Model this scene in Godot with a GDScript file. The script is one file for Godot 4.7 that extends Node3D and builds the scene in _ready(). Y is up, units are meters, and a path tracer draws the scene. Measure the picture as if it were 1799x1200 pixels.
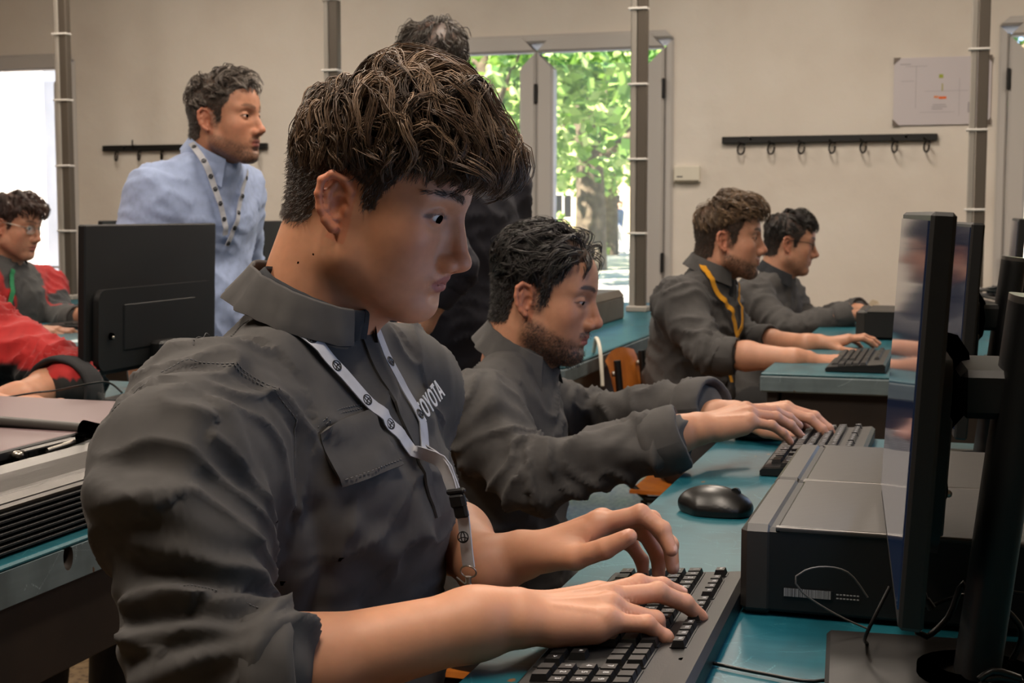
extends Node3D
# A workshop classroom: rows of turquoise benches, students at computers, glazed doors to a sunlit yard.
# World: x to the right along the far wall, y up, z towards the camera; metres. Floor at y = 0, bench tops at y = 0.88.

const TOP := 0.88
const WALL_Z := -7.2

# ------------------------------------------------------------------ mesh builder
class MB:
	var v := PackedVector3Array()
	var n := PackedVector3Array()
	var uv := PackedVector2Array()
	var c := PackedColorArray()
	var ix := PackedInt32Array()
	var col := Color.WHITE

	func vert(p: Vector3, nn: Vector3, t := Vector2.ZERO) -> int:
		v.append(p); n.append(nn); uv.append(t); c.append(col)
		return v.size() - 1

	func tri(a: int, b: int, d: int) -> void:
		ix.append(a); ix.append(b); ix.append(d)

	# flat polygon; the normal is turned away from the point "inside"
	func poly(pts: Array, inside: Vector3) -> void:
		var m := Vector3.ZERO
		for p in pts: m += p
		m /= pts.size()
		var nn: Vector3 = (pts[1] - pts[0]).cross(pts[2] - pts[0]).normalized()
		if nn.dot(m - inside) < 0.0:
			nn = -nn
			pts.reverse()
		var f := v.size()
		for p in pts: vert(p, nn, Vector2(p.x + p.z, p.y))
		for i in range(1, pts.size() - 1): tri(f, f + i + 1, f + i)

	func box(ce: Vector3, size: Vector3, bev := 0.0, b := Basis.IDENTITY) -> MB:
		var h := size * 0.5
		bev = minf(bev, minf(h.x, minf(h.y, h.z)) * 0.95)
		if bev <= 0.0:
			for a in 3:
				for s in [-1.0, 1.0]:
					var q := []
					for k in [[-1, -1], [1, -1], [1, 1], [-1, 1]]:
						var p := Vector3.ZERO
						p[a] = s * h[a]; p[(a + 1) % 3] = k[0] * h[(a + 1) % 3]; p[(a + 2) % 3] = k[1] * h[(a + 2) % 3]
						q.append(ce + b * p)
					poly(q, ce)
			return self
		var i := h - Vector3.ONE * bev
		for a in 3:
			var a1 := (a + 1) % 3
			var a2 := (a + 2) % 3
			for s in [-1.0, 1.0]:
				var q := []
				for k in [[-1, -1], [1, -1], [1, 1], [-1, 1]]:
					var p := Vector3.ZERO
					p[a] = s * h[a]; p[a1] = k[0] * i[a1]; p[a2] = k[1] * i[a2]
					q.append(ce + b * p)
				poly(q, ce)
				for t in [-1.0, 1.0]:
					var e := []
					for k in [[0, -1], [0, 1], [1, 1], [1, -1]]:
						var p := Vector3.ZERO
						p[a1] = s * (h[a1] if k[0] == 0 else i[a1]); p[a2] = t * (i[a2] if k[0] == 0 else h[a2]); p[a] = k[1] * i[a]
						e.append(ce + b * p)
					poly(e, ce)
		for sx in [-1.0, 1.0]:
			for sy in [-1.0, 1.0]:
				for sz in [-1.0, 1.0]:
					poly([ce + b * Vector3(sx * h.x, sy * i.y, sz * i.z), ce + b * Vector3(sx * i.x, sy * h.y, sz * i.z), ce + b * Vector3(sx * i.x, sy * i.y, sz * h.z)], ce)
		return self

	# extruded outline (x, y), from z0 to z1, then moved by t
	func prism(pts: PackedVector2Array, z0: float, z1: float, t := Transform3D.IDENTITY, smooth := false) -> MB:
		var k := pts.size()
		if Geometry2D.is_polygon_clockwise(pts): pts.reverse()
		var idx := Geometry2D.triangulate_polygon(pts)
		for s in 2:
			var z := z0 if s == 0 else z1
			var f := v.size()
			for p in pts: vert(t * Vector3(p.x, p.y, z), t.basis * Vector3(0, 0, -1 if s == 0 else 1), p)
			for j in range(0, idx.size(), 3):
				if s == 1: tri(f + idx[j], f + idx[j + 2], f + idx[j + 1])
				else: tri(f + idx[j], f + idx[j + 1], f + idx[j + 2])
		for j in k:
			var a := pts[j]
			var b := pts[(j + 1) % k]
			var na := (b - a).orthogonal().normalized()
			var nb := na
			if smooth:
				na = (na + (a - pts[(j + k - 1) % k]).orthogonal().normalized()).normalized()
				nb = (nb + (pts[(j + 2) % k] - b).orthogonal().normalized()).normalized()
			var f := v.size()
			vert(t * Vector3(a.x, a.y, z0), t.basis * Vector3(na.x, na.y, 0), Vector2(j, 0)); vert(t * Vector3(b.x, b.y, z0), t.basis * Vector3(nb.x, nb.y, 0), Vector2(j + 1, 0))
			vert(t * Vector3(b.x, b.y, z1), t.basis * Vector3(nb.x, nb.y, 0), Vector2(j + 1, 1)); vert(t * Vector3(a.x, a.y, z1), t.basis * Vector3(na.x, na.y, 0), Vector2(j, 1))
			tri(f, f + 2, f + 1); tri(f, f + 3, f + 2)
		return self

	# tube along a path; radius is a number or an array (one per point); flat squashes it along "flat_dir"
	func tube(path: Array, radius, sides := 8, caps := true, flat := 1.0, flat_dir := Vector3.UP, closed := false) -> MB:
		var k := path.size()
		var prev := Vector3.ZERO
		var first := v.size()
		for i in k:
			var p: Vector3 = path[i]
			var d: Vector3
			if closed: d = path[(i + 1) % k] - path[(i + k - 1) % k]
			else: d = path[mini(i + 1, k - 1)] - path[maxi(i - 1, 0)]
			d = d.normalized()
			var u: Vector3
			if flat != 1.0: u = flat_dir
			elif prev == Vector3.ZERO: u = Vector3.UP if absf(d.y) < 0.9 else Vector3.RIGHT
			else: u = prev
			u = (u - d * u.dot(d)).normalized()
			prev = u
			var w := d.cross(u)
			var r: float = radius[i] if radius is Array else radius
			for s in sides:
				var a := TAU * s / sides
				vert(p + (u * cos(a) * flat + w * sin(a)) * r, (u * cos(a) / flat + w * sin(a)).normalized(), Vector2(float(s) / sides, i))
		for i in (k if closed else k - 1):
			for s in sides:
				var a := first + i * sides + s
				var b := first + i * sides + (s + 1) % sides
				var a2 := first + ((i + 1) % k) * sides + s
				var b2 := first + ((i + 1) % k) * sides + (s + 1) % sides
				tri(a, a2, b); tri(b, a2, b2)
		if caps and not closed:
			for e in 2:
				var at := 0 if e == 0 else k - 1
				var d: Vector3 = (path[0] - path[1] if e == 0 else path[k - 1] - path[k - 2]).normalized()
				var f := vert(path[at], d)
				for s in sides: vert(v[first + at * sides + s], d)
				for s in sides:
					if e == 0: tri(f, f + 1 + s, f + 1 + (s + 1) % sides)
					else: tri(f, f + 1 + (s + 1) % sides, f + 1 + s)
		return self

	# profile of (radius, height) turned round the y axis of t
	func lathe(prof: Array, sides: int, t := Transform3D.IDENTITY, sharp := true) -> MB:
		for i in prof.size() - 1:
			var a: Vector2 = prof[i]
			var b: Vector2 = prof[i + 1]
			var nn := Vector2(b.y - a.y, a.x - b.x).normalized()
			var f := v.size()
			for s in sides + 1:
				var q := TAU * s / sides
				var e := Vector3(cos(q), 0, sin(q))
				vert(t * (e * a.x + Vector3.UP * a.y), (t.basis * (e * nn.x + Vector3.UP * nn.y)).normalized(), Vector2(float(s) / sides, 0))
				vert(t * (e * b.x + Vector3.UP * b.y), (t.basis * (e * nn.x + Vector3.UP * nn.y)).normalized(), Vector2(float(s) / sides, 1))
			for s in sides:
				tri(f + s * 2, f + s * 2 + 1, f + s * 2 + 2); tri(f + s * 2 + 1, f + s * 2 + 3, f + s * 2 + 2)
		return self

	# sheet of rows of points (rows x columns) with smooth normals; thick > 0 gives it a back and edges
	func sheet(rows: Array, thick := 0.0, colors: Array = []) -> MB:
		var R := rows.size()
		var C: int = rows[0].size()
		var nn := []
		for i in R:
			var l := []
			for j in C:
				var du: Vector3 = rows[i][mini(j + 1, C - 1)] - rows[i][maxi(j - 1, 0)]
				var dv: Vector3 = rows[mini(i + 1, R - 1)][j] - rows[maxi(i - 1, 0)][j]
				l.append(dv.cross(du).normalized())
			nn.append(l)
		for side in (2 if thick > 0.0 else 1):
			var f := v.size()
			for i in R:
				for j in C:
					if colors.size(): col = colors[i][j]
					vert(rows[i][j] - nn[i][j] * (thick * side), nn[i][j] * (1.0 - 2.0 * side), Vector2(float(j) / (C - 1), float(i) / (R - 1)))
			for i in R - 1:
				for j in C - 1:
					var a := f + i * C + j
					if side == 0: tri(a, a + 1, a + C); tri(a + 1, a + C + 1, a + C)
					else: tri(a, a + C, a + 1); tri(a + 1, a + C, a + C + 1)
		if thick > 0.0:
			var ring := []
			for j in C: ring.append([0, j])
			for i in range(1, R): ring.append([i, C - 1])
			for j in range(C - 2, -1, -1): ring.append([R - 1, j])
			for i in range(R - 2, -1, -1): ring.append([i, 0])
			for k in ring.size() - 1:
				var a: Vector3 = rows[ring[k][0]][ring[k][1]]
				var b: Vector3 = rows[ring[k + 1][0]][ring[k + 1][1]]
				var na: Vector3 = nn[ring[k][0]][ring[k][1]]
				var nb: Vector3 = nn[ring[k + 1][0]][ring[k + 1][1]]
				var o := (b - a).cross(na).normalized()
				var f := vert(a, o); vert(b, o); vert(b - nb * thick, o); vert(a - na * thick, o)
				tri(f, f + 1, f + 2); tri(f, f + 2, f + 3)
		return self

	func ball(ce: Vector3, r: Vector3, b := Basis.IDENTITY, seg := 12, ring := 8) -> MB:
		var f := v.size()
		for i in ring + 1:
			var t := PI * i / ring
			for j in seg + 1:
				var q := TAU * j / seg
				var e := Vector3(sin(t) * cos(q), cos(t), sin(t) * sin(q))
				vert(ce + b * (e * r), (b * (e / r)).normalized(), Vector2(float(j) / seg, float(i) / ring))
		for i in ring:
			for j in seg:
				var a := f + i * (seg + 1) + j
				tri(a, a + seg + 1, a + 1); tri(a + 1, a + seg + 1, a + seg + 2)
		return self

	# pushes the points from "first" on outwards by shape(p), then takes new normals from the faces
	func relief(shape: Callable, first := 0) -> MB:
		var count := v.size() - first
		var parts := 8
		var got := []
		got.resize(parts)
		var src := v.slice(first)
		var id := WorkerThreadPool.add_group_task(func(i: int) -> void:
			var c := PackedFloat32Array()
			for j in range(count * i / parts, count * (i + 1) / parts): c.append(shape.call(src[j]))
			got[i] = c, parts, -1, true)
		WorkerThreadPool.wait_for_group_task_completion(id)
		var at := first
		for c in got:
			for d in c:
				v[at] += n[at] * d
				at += 1
		for i in range(first, v.size()): n[i] = Vector3.ZERO
		for i in range(0, ix.size(), 3):
			var a := ix[i]
			if a < first: continue
			var b := ix[i + 1]
			var d := ix[i + 2]
			var f := (v[d] - v[a]).cross(v[b] - v[a])
			n[a] += f; n[b] += f; n[d] += f
		for i in range(first, v.size()): n[i] = n[i].normalized()
		return self

	func moved(t: Transform3D) -> MB:
		for i in v.size():
			v[i] = t * v[i]
			n[i] = (t.basis * n[i]).normalized()
		return self

	func done() -> ArrayMesh:
		var a := []
		a.resize(Mesh.ARRAY_MAX)
		a[Mesh.ARRAY_VERTEX] = v; a[Mesh.ARRAY_NORMAL] = n; a[Mesh.ARRAY_TEX_UV] = uv; a[Mesh.ARRAY_COLOR] = c; a[Mesh.ARRAY_INDEX] = ix
		var m := ArrayMesh.new()
		m.add_surface_from_arrays(Mesh.PRIMITIVE_TRIANGLES, a)
		return m

# ------------------------------------------------------------------ blended solids, meshed as surface nets
class Solid:
	var kind := PackedInt32Array()      # 0 tapered capsule, 1 ellipsoid, 2 carved capsule, 3 carved ellipsoid, 4 box
	var a := PackedVector3Array()
	var ba := PackedVector3Array()
	var inv := PackedFloat32Array()
	var r1 := PackedFloat32Array()
	var r2 := PackedFloat32Array()
	var k := PackedFloat32Array()
	var sd := PackedVector3Array()
	var ss := PackedFloat32Array()
	var m: Array[Basis] = []
	var m2: Array[Basis] = []
	var shape = null           # extra relief, metres outwards
	var all := PackedInt32Array()

	func _add(kd: int, at: Vector3, to: Vector3, ra: float, rb: float, kk: float, dir: Vector3, sc: float, bs: Basis, b2: Basis) -> void:
		var d := to - at
		d += dir * (d.dot(dir) * (sc - 1.0))
		kind.append(kd); a.append(at); ba.append(d); inv.append(1.0 / maxf(d.length_squared(), 1e-9)); r1.append(ra); r2.append(rb); k.append(maxf(kk, 1e-5)); sd.append(dir); ss.append(sc)
		m.append(bs); m2.append(b2)
		all.append(all.size())

	# sc below 1 widens the capsule along dir by 1 / sc
	func cap(at: Vector3, to: Vector3, ra: float, rb: float, kk := 0.01, dir := Vector3.UP, sc := 1.0) -> void:
		_add(0, at, to, ra, rb, kk, dir.normalized(), sc, Basis.IDENTITY, Basis.IDENTITY)

	func cut(at: Vector3, to: Vector3, ra: float, rb: float, kk := 0.005) -> void:
		_add(2, at, to, ra, rb, kk, Vector3.UP, 1.0, Basis.IDENTITY, Basis.IDENTITY)

	func egg(at: Vector3, r: Vector3, kk := 0.01, turn := Basis.IDENTITY, carve := false) -> void:
		var q := turn.transposed()
		_add(3 if carve else 1, at, at, minf(r.x, minf(r.y, r.z)), 0, kk, Vector3.UP, 1.0, Basis.from_scale(Vector3.ONE / r) * q, Basis.from_scale(Vector3.ONE / (r * r)) * q)

	func chain(pts: Array, rad: Array, kk := 0.01, dir := Vector3.UP, sc := 1.0) -> void:
		for i in pts.size() - 1: cap(pts[i], pts[i + 1], rad[i], rad[i + 1], kk, dir, sc)

	func one(i: int, p: Vector3) -> float:
		var q := p - a[i]
		if kind[i] & 1:
			var k0 := (m[i] * q).length()
			var k1 := (m2[i] * q).length()
			return k0 * (k0 - 1.0) / k1 if k1 > 1e-6 else -r1[i]
		if ss[i] != 1.0: q += sd[i] * (q.dot(sd[i]) * (ss[i] - 1.0))
		var t := clampf(q.dot(ba[i]) * inv[i], 0.0, 1.0)
		return (q - ba[i] * t).length() - r1[i] - (r2[i] - r1[i]) * t

	func at(p: Vector3, idx: PackedInt32Array) -> float:
		var d := 10.0
		for i in idx:
			var q := p - a[i]
			var e: float
			if kind[i] & 1:
				var k0 := (m[i] * q).length()
				var k1 := (m2[i] * q).length()
				e = k0 * (k0 - 1.0) / k1 if k1 > 1e-6 else -r1[i]
			else:
				if ss[i] != 1.0: q += sd[i] * (q.dot(sd[i]) * (ss[i] - 1.0))
				var t := clampf(q.dot(ba[i]) * inv[i], 0.0, 1.0)
				e = (q - ba[i] * t).length() - r1[i] - (r2[i] - r1[i]) * t
			var kk := k[i]
			if kind[i] < 2:
				var h := maxf(kk - absf(d - e), 0.0)
				d = minf(d, e) - h * h / kk * 0.25
			else:
				var h := maxf(kk - absf(d + e), 0.0)
				d = maxf(d, -e) + h * h / kk * 0.25
		return d

	func near(p: Vector3, reach: float) -> PackedInt32Array:
		var e := PackedFloat32Array()
		var low := 10.0
		for i in all:
			var q := one(i, p)
			e.append(q)
			if kind[i] < 2: low = minf(low, q)
		var out := PackedInt32Array()
		for i in all:
			if e[i] < (maxf(low, 0.0) + 2.0 * reach + k[i] if kind[i] < 2 else reach + k[i]): out.append(i)
		return out

	# the point of the surface nearest to p, moved out by "off"
	func onto(p: Vector3, off := 0.0, steps := 8) -> Vector3:
		var idx := near(p, 0.12)
		for s in steps:
			var d := at(p, idx) - off
			if shape != null: d -= shape.call(p)
			p -= grad(p, idx) * d * 0.9
			if absf(d) < 0.0002: break
		return p

	func grad(p: Vector3, idx: PackedInt32Array, e := 0.002) -> Vector3:
		var g := Vector3(at(p + Vector3(e, 0, 0), idx) - at(p - Vector3(e, 0, 0), idx), at(p + Vector3(0, e, 0), idx) - at(p - Vector3(0, e, 0), idx), at(p + Vector3(0, 0, e), idx) - at(p - Vector3(0, 0, e), idx))
		return g.normalized()

	# first hit from p along d
	func cast(p: Vector3, d: Vector3, far := 1.0) -> Vector3:
		var t := 0.0
		for s in 60:
			var e := at(p + d * t, all)
			if e < 0.0004: break
			t += e * 0.85
			if t > far: break
		return p + d * t

	# adds the surface inside box (lo, hi) to mb; paint(p) gives vertex colours; to moves it. Slabs run side by side and are joined in order
	func mesh(mb: MB, lo: Vector3, hi: Vector3, h: float, paint = null, to := Transform3D.IDENTITY) -> void:
		var nb := ((hi - lo) / (h * 4.0)).ceil()
		var nx := int(nb.x); var ny := int(nb.y); var nz := int(nb.z)
		var sy := nx * 4 + 2; var sz := sy * (ny * 4 + 2)
		var n := (nz + 3) / 4
		var out := []
		out.resize(n)
		var id := WorkerThreadPool.add_group_task(func(i: int) -> void: out[i] = slab(i * 4, nx, ny, nz, lo, h), n, -1, true)
		WorkerThreadPool.wait_for_group_task_completion(id)
		var cellv := {}
		var first := mb.v.size()
		for o in out:
			var keys: PackedInt32Array = o[2]
			var at0 := mb.v.size()
			for i in keys.size(): cellv[keys[i]] = at0 + i
			mb.v.append_array(o[0]); mb.n.append_array(o[1])
		var pts := mb.v.slice(first)
		var count := pts.size()
		var cols := PackedColorArray()
		cols.resize(count)
		cols.fill(mb.col)
		if paint != null and count > 0:
			var parts := 8
			var got := []
			got.resize(parts)
			var pid := WorkerThreadPool.add_group_task(func(i: int) -> void:
				var c := PackedColorArray()
				for j in range(count * i / parts, count * (i + 1) / parts): c.append(paint.call(pts[j]))
				got[i] = c, parts, -1, true)
			WorkerThreadPool.wait_for_group_task_completion(pid)
			cols = PackedColorArray()
			for c in got: cols.append_array(c)
		mb.c.append_array(cols)
		for i in count: mb.uv.append(Vector2(pts[i].x, pts[i].y))
		if to != Transform3D.IDENTITY:
			for i in range(first, mb.v.size()):
				mb.v[i] = to * mb.v[i]
				mb.n[i] = (to.basis * mb.n[i]).normalized()
		for o in out:
			var edges: PackedInt32Array = o[3]
			for e in range(0, edges.size(), 2):
				var key := edges[e]
				var ax := edges[e + 1] >> 1
				var u := sy if ax == 0 else (sz if ax == 1 else 1)
				var w := sz if ax == 0 else (1 if ax == 1 else sy)
				var q0: int = cellv.get(key, -1)
				var q1: int = cellv.get(key - u, -1)
				var q2: int = cellv.get(key - u - w, -1)
				var q3: int = cellv.get(key - w, -1)
				if q1 < 0 or q2 < 0 or q3 < 0: continue
				if edges[e + 1] & 1: mb.tri(q0, q1, q2); mb.tri(q0, q2, q3)
				else: mb.tri(q0, q2, q1); mb.tri(q0, q3, q2)

	func slab(gz: int, nx: int, ny: int, nz: int, lo: Vector3, h: float) -> Array:
		const B := 4
		var half := h * B * 0.8661
		var sy := nx * B + 2; var sz := sy * (ny * B + 2)
		var V := PackedVector3Array()
		var N := PackedVector3Array()
		var keys := PackedInt32Array()
		var edges := PackedInt32Array()
		var val := PackedFloat32Array()
		val.resize(125)
		for gy in range(0, ny, 4):
			for gx in range(0, nx, 4):
				var gc := lo + Vector3(gx + 2, gy + 2, gz + 2) * (h * B)
				var gi := near(gc, half * 4.0)
				if gi.is_empty(): continue
				if absf(at(gc, gi)) > half * 4.0 * 1.5: continue
				for bz in range(gz, mini(gz + 4, nz)):
					for by in range(gy, mini(gy + 4, ny)):
						for bx in range(gx, mini(gx + 4, nx)):
							var org := lo + Vector3(bx, by, bz) * (h * B)
							var ctr := org + Vector3.ONE * (h * B * 0.5)
							if absf(at(ctr, gi)) > half * 1.75: continue
							# keep only the shapes that matter here
							var low := 10.0
							var es := PackedFloat32Array()
							for i in gi:
								var q := one(i, ctr)
								es.append(q)
								if kind[i] < 2: low = minf(low, q)
							var idx := PackedInt32Array()
							for j in gi.size():
								var i := gi[j]
								if es[j] < (low + 2.8 * half + k[i] if kind[i] < 2 else 1.7 * half + k[i]): idx.append(i)
							var o := 0
							for z in 5:
								for y in 5:
									for x in 5:
										val[o] = at(org + Vector3(x, y, z) * h, idx)
										o += 1
							for z in B:
								for y in B:
									for x in B:
										var b := x + y * 5 + z * 25
										var v0 := val[b]; var v1 := val[b + 1]; var v2 := val[b + 5]; var v3 := val[b + 6]
										var v4 := val[b + 25]; var v5 := val[b + 26]; var v6 := val[b + 30]; var v7 := val[b + 31]
										var msk := int(v0 < 0.0) + int(v1 < 0.0) + int(v2 < 0.0) + int(v3 < 0.0) + int(v4 < 0.0) + int(v5 < 0.0) + int(v6 < 0.0) + int(v7 < 0.0)
										if msk == 0 or msk == 8: continue
										var s := Vector3.ZERO
										var cnt := 0
										if (v0 < 0.0) != (v1 < 0.0): s += Vector3(v0 / (v0 - v1), 0, 0); cnt += 1
										if (v2 < 0.0) != (v3 < 0.0): s += Vector3(v2 / (v2 - v3), 1, 0); cnt += 1
										if (v4 < 0.0) != (v5 < 0.0): s += Vector3(v4 / (v4 - v5), 0, 1); cnt += 1
										if (v6 < 0.0) != (v7 < 0.0): s += Vector3(v6 / (v6 - v7), 1, 1); cnt += 1
										if (v0 < 0.0) != (v2 < 0.0): s += Vector3(0, v0 / (v0 - v2), 0); cnt += 1
										if (v1 < 0.0) != (v3 < 0.0): s += Vector3(1, v1 / (v1 - v3), 0); cnt += 1
										if (v4 < 0.0) != (v6 < 0.0): s += Vector3(0, v4 / (v4 - v6), 1); cnt += 1
										if (v5 < 0.0) != (v7 < 0.0): s += Vector3(1, v5 / (v5 - v7), 1); cnt += 1
										if (v0 < 0.0) != (v4 < 0.0): s += Vector3(0, 0, v0 / (v0 - v4)); cnt += 1
										if (v1 < 0.0) != (v5 < 0.0): s += Vector3(1, 0, v1 / (v1 - v5)); cnt += 1
										if (v2 < 0.0) != (v6 < 0.0): s += Vector3(0, 1, v2 / (v2 - v6)); cnt += 1
										if (v3 < 0.0) != (v7 < 0.0): s += Vector3(1, 1, v3 / (v3 - v7)); cnt += 1
										s /= cnt
										V.append(org + (Vector3(x, y, z) + s) * h)
										N.append(Vector3(v1 - v0 + v3 - v2 + v5 - v4 + v7 - v6, v2 - v0 + v3 - v1 + v6 - v4 + v7 - v5, v4 - v0 + v5 - v1 + v6 - v2 + v7 - v3).normalized())
										var key := (bx * B + x + 1) + (by * B + y + 1) * sy + (bz * B + z + 1) * sz
										keys.append(key)
										if (v0 < 0.0) != (v1 < 0.0): edges.append(key); edges.append(0 if v0 < 0.0 else 1)
										if (v0 < 0.0) != (v2 < 0.0): edges.append(key); edges.append(2 if v0 < 0.0 else 3)
										if (v0 < 0.0) != (v4 < 0.0): edges.append(key); edges.append(4 if v0 < 0.0 else 5)
		return [V, N, keys, edges]

# ------------------------------------------------------------------ naming, materials
var used := {}
var M := {}

func numbered(called: String) -> String:
	if not used.has(called):
		used[called] = 0
		return called
	used[called] += 1
	return "%s_%03d" % [called, used[called]]

func tag(o: Node, label: String, category := "", group := "") -> Node:
	o.set_meta("label", label)
	if category != "": o.set_meta("category", category)
	if group != "": o.set_meta("group", group)
	return o

# a thing of several parts: a Node3D at its base
func thing(called: String, at: Vector3, label: String, category: String, group := "", turn := 0.0) -> Node3D:
	var o := Node3D.new()
	o.name = numbered(called)
	add_child(o)
	o.position = at
	o.rotation.y = turn
	tag(o, label, category, group)
	return o

# one mesh; under a parent it is a part (its points are given relative to that parent)
func obj(called: String, mb: MB, mat: Material, parent: Node = null) -> MeshInstance3D:
	var o := MeshInstance3D.new()
	o.mesh = mb.done()
	o.material_override = mat
	if parent == null:
		o.name = numbered(called)
		add_child(o)
	else:
		o.name = called
		parent.add_child(o, true)
	return o

# the same, its mesh given in world coordinates
func part(called: String, mb: MB, mat: Material, parent: Node3D) -> MeshInstance3D:
	var t := parent.transform
	var up := parent.get_parent()
	while up != self and up is Node3D:
		t = up.transform * t
		up = up.get_parent()
	mb.moved(t.affine_inverse())
	return obj(called, mb, mat, parent)

func struct(called: String, mb: MB, mat: Material) -> MeshInstance3D:
	var o := obj(called, mb, mat)
	o.set_meta("kind", "structure")
	return o

func mat(c: Color, rough := 0.7, metal := 0.0) -> StandardMaterial3D:
	var m := StandardMaterial3D.new()
	m.albedo_color = c
	m.roughness = rough
	m.metallic = metal
	return m

func noise_tex(freq: float, ramp: Array, seed_ := 1, size := 512, octaves := 4, kind := FastNoiseLite.TYPE_SIMPLEX_SMOOTH) -> NoiseTexture2D:
	var f := FastNoiseLite.new()
	f.seed = seed_
	f.noise_type = kind
	f.frequency = freq
	f.fractal_octaves = octaves
	var t := NoiseTexture2D.new()
	t.width = size
	t.height = size
	t.seamless = true
	t.noise = f
	if ramp.size():
		var g := Gradient.new()
		var offs := PackedFloat32Array()
		var cols := PackedColorArray()
		for r in ramp:
			offs.append(r[0]); cols.append(r[1])
		g.offsets = offs
		g.colors = cols
		t.color_ramp = g
	return t

func bumpy(m: StandardMaterial3D, tex: Texture2D, cm: float) -> StandardMaterial3D:
	m.heightmap_enabled = true
	m.heightmap_texture = tex
	m.heightmap_scale = cm
	return m

func tri_tex(m: StandardMaterial3D, tex: Texture2D, scale: float, world := true) -> StandardMaterial3D:
	m.albedo_texture = tex
	m.uv1_triplanar = true
	m.uv1_world_triplanar = world
	m.uv1_scale = Vector3.ONE * scale
	return m

# ------------------------------------------------------------------ the scene
func _ready() -> void:
	# camera: a 50 mm view at seated eye height, turned a little to the left of the room's axis
	var cam := Camera3D.new()
	cam.name = "camera"
	add_child(cam)
	cam.position = Vector3(0, 1.30, 0)
	cam.rotation = Vector3(deg_to_rad(-5.1428), deg_to_rad(17.5), 0)
	cam.fov = 26.991
	cam.near = 0.05
	cam.far = 300.0
	var lens := CameraAttributesPhysical.new()
	lens.frustum_focal_length = 50.0
	lens.frustum_focus_distance = 1.5
	lens.exposure_aperture = 16.0
	lens.frustum_near = 0.05
	lens.frustum_far = 300.0
	cam.attributes = lens
	cam.current = true

	# sky, sun, exposure
	var we := WorldEnvironment.new()
	we.name = "environment"
	var e := Environment.new()
	var sky := Sky.new()
	var ps := ProceduralSkyMaterial.new()
	ps.sky_top_color = Color(0.42, 0.60, 0.88)
	ps.sky_horizon_color = Color(0.80, 0.88, 0.96)
	ps.ground_bottom_color = Color(0.35, 0.34, 0.32)
	ps.ground_horizon_color = Color(0.72, 0.74, 0.74)
	ps.energy_multiplier = 2.6
	sky.sky_material = ps
	e.background_mode = Environment.BG_SKY
	e.sky = sky
	e.ambient_light_source = Environment.AMBIENT_SOURCE_DISABLED
	e.tonemap_mode = Environment.TONE_MAPPER_LINEAR
	e.tonemap_exposure = 1.08
	e.sdfgi_enabled = true
	e.ssao_enabled = true
	e.ssil_enabled = true
	we.environment = e
	add_child(we)
	var sun := DirectionalLight3D.new()
	sun.name = "sun"
	sun.rotation = Vector3(deg_to_rad(-52), deg_to_rad(-28), 0)
	sun.light_color = Color(1.0, 0.95, 0.86)
	sun.light_energy = 11.0
	sun.light_angular_distance = 0.6
	sun.shadow_enabled = true
	sun.sky_mode = DirectionalLight3D.SKY_MODE_LIGHT_ONLY
	add_child(sun)

	materials()
	room()
	ceiling_lamps()
	yard()
	benches()
	wall_things()
	desk_things()
	left_bench_things()
	people()

func fill(i: Image, r: Rect2, c: Color) -> void:
	i.fill_rect(Rect2i(r), c)

# painted bench top: brush streaks, scratches down to pale primer, chips down to wood
func paint_image(base: Color, pale: Color, wood: Color, seed_: int, scratches: int, chips: int) -> ImageTexture:
	var n := 768
	var rng := RandomNumberGenerator.new()
	rng.seed = seed_
	var f := FastNoiseLite.new()
	f.seed = seed_
	f.frequency = 0.012
	f.fractal_octaves = 4
	var im := Image.create(n, n, false, Image.FORMAT_RGB8)
	for y in n:
		for x in n:
			var q := f.get_noise_2d(x * 1.0, y * 0.35)
			var g := f.get_noise_2d(x * 0.5 + 900.0, y * 6.0)
			im.set_pixel(x, y, base.lerp(pale, clampf(0.05 + q * 0.16 + g * 0.10, 0.0, 0.35)).darkened(clampf(-q * 0.25, 0.0, 0.2)))
	for k in scratches:
		var p := Vector2(rng.randf() * n, rng.randf() * n)
		var d := Vector2.from_angle(rng.randfn(0.15, 0.5) + (PI * 0.5 if rng.randf() < 0.25 else 0.0))
		var bend := rng.randfn(0, 0.01)
		var str := rng.randf_range(0.15, 0.75)
		for s in int(rng.randf_range(6, 60)):
			p += d
			d = d.rotated(bend)
			if rng.randf() < 0.82: 
				var px := posmod(int(p.x), n); var py := posmod(int(p.y), n)
				im.set_pixel(px, py, im.get_pixel(px, py).lerp(pale, str))
	for k in chips:
		var p := Vector2(rng.randf() * n, rng.randf() * n)
		var r := rng.randf_range(1.2, 4.5)
		for y in range(-6, 7):
			for x in range(-6, 7):
				if Vector2(x, y * 0.6).length() < r * (0.7 + 0.5 * f.get_noise_2d((p.x + x) * 20, (p.y + y) * 20)):
					im.set_pixel(posmod(int(p.x) + x, n), posmod(int(p.y) + y, n), wood.lerp(pale, 0.25 if rng.randf() < 0.3 else 0.0))
	return ImageTexture.create_from_image(im)

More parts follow.
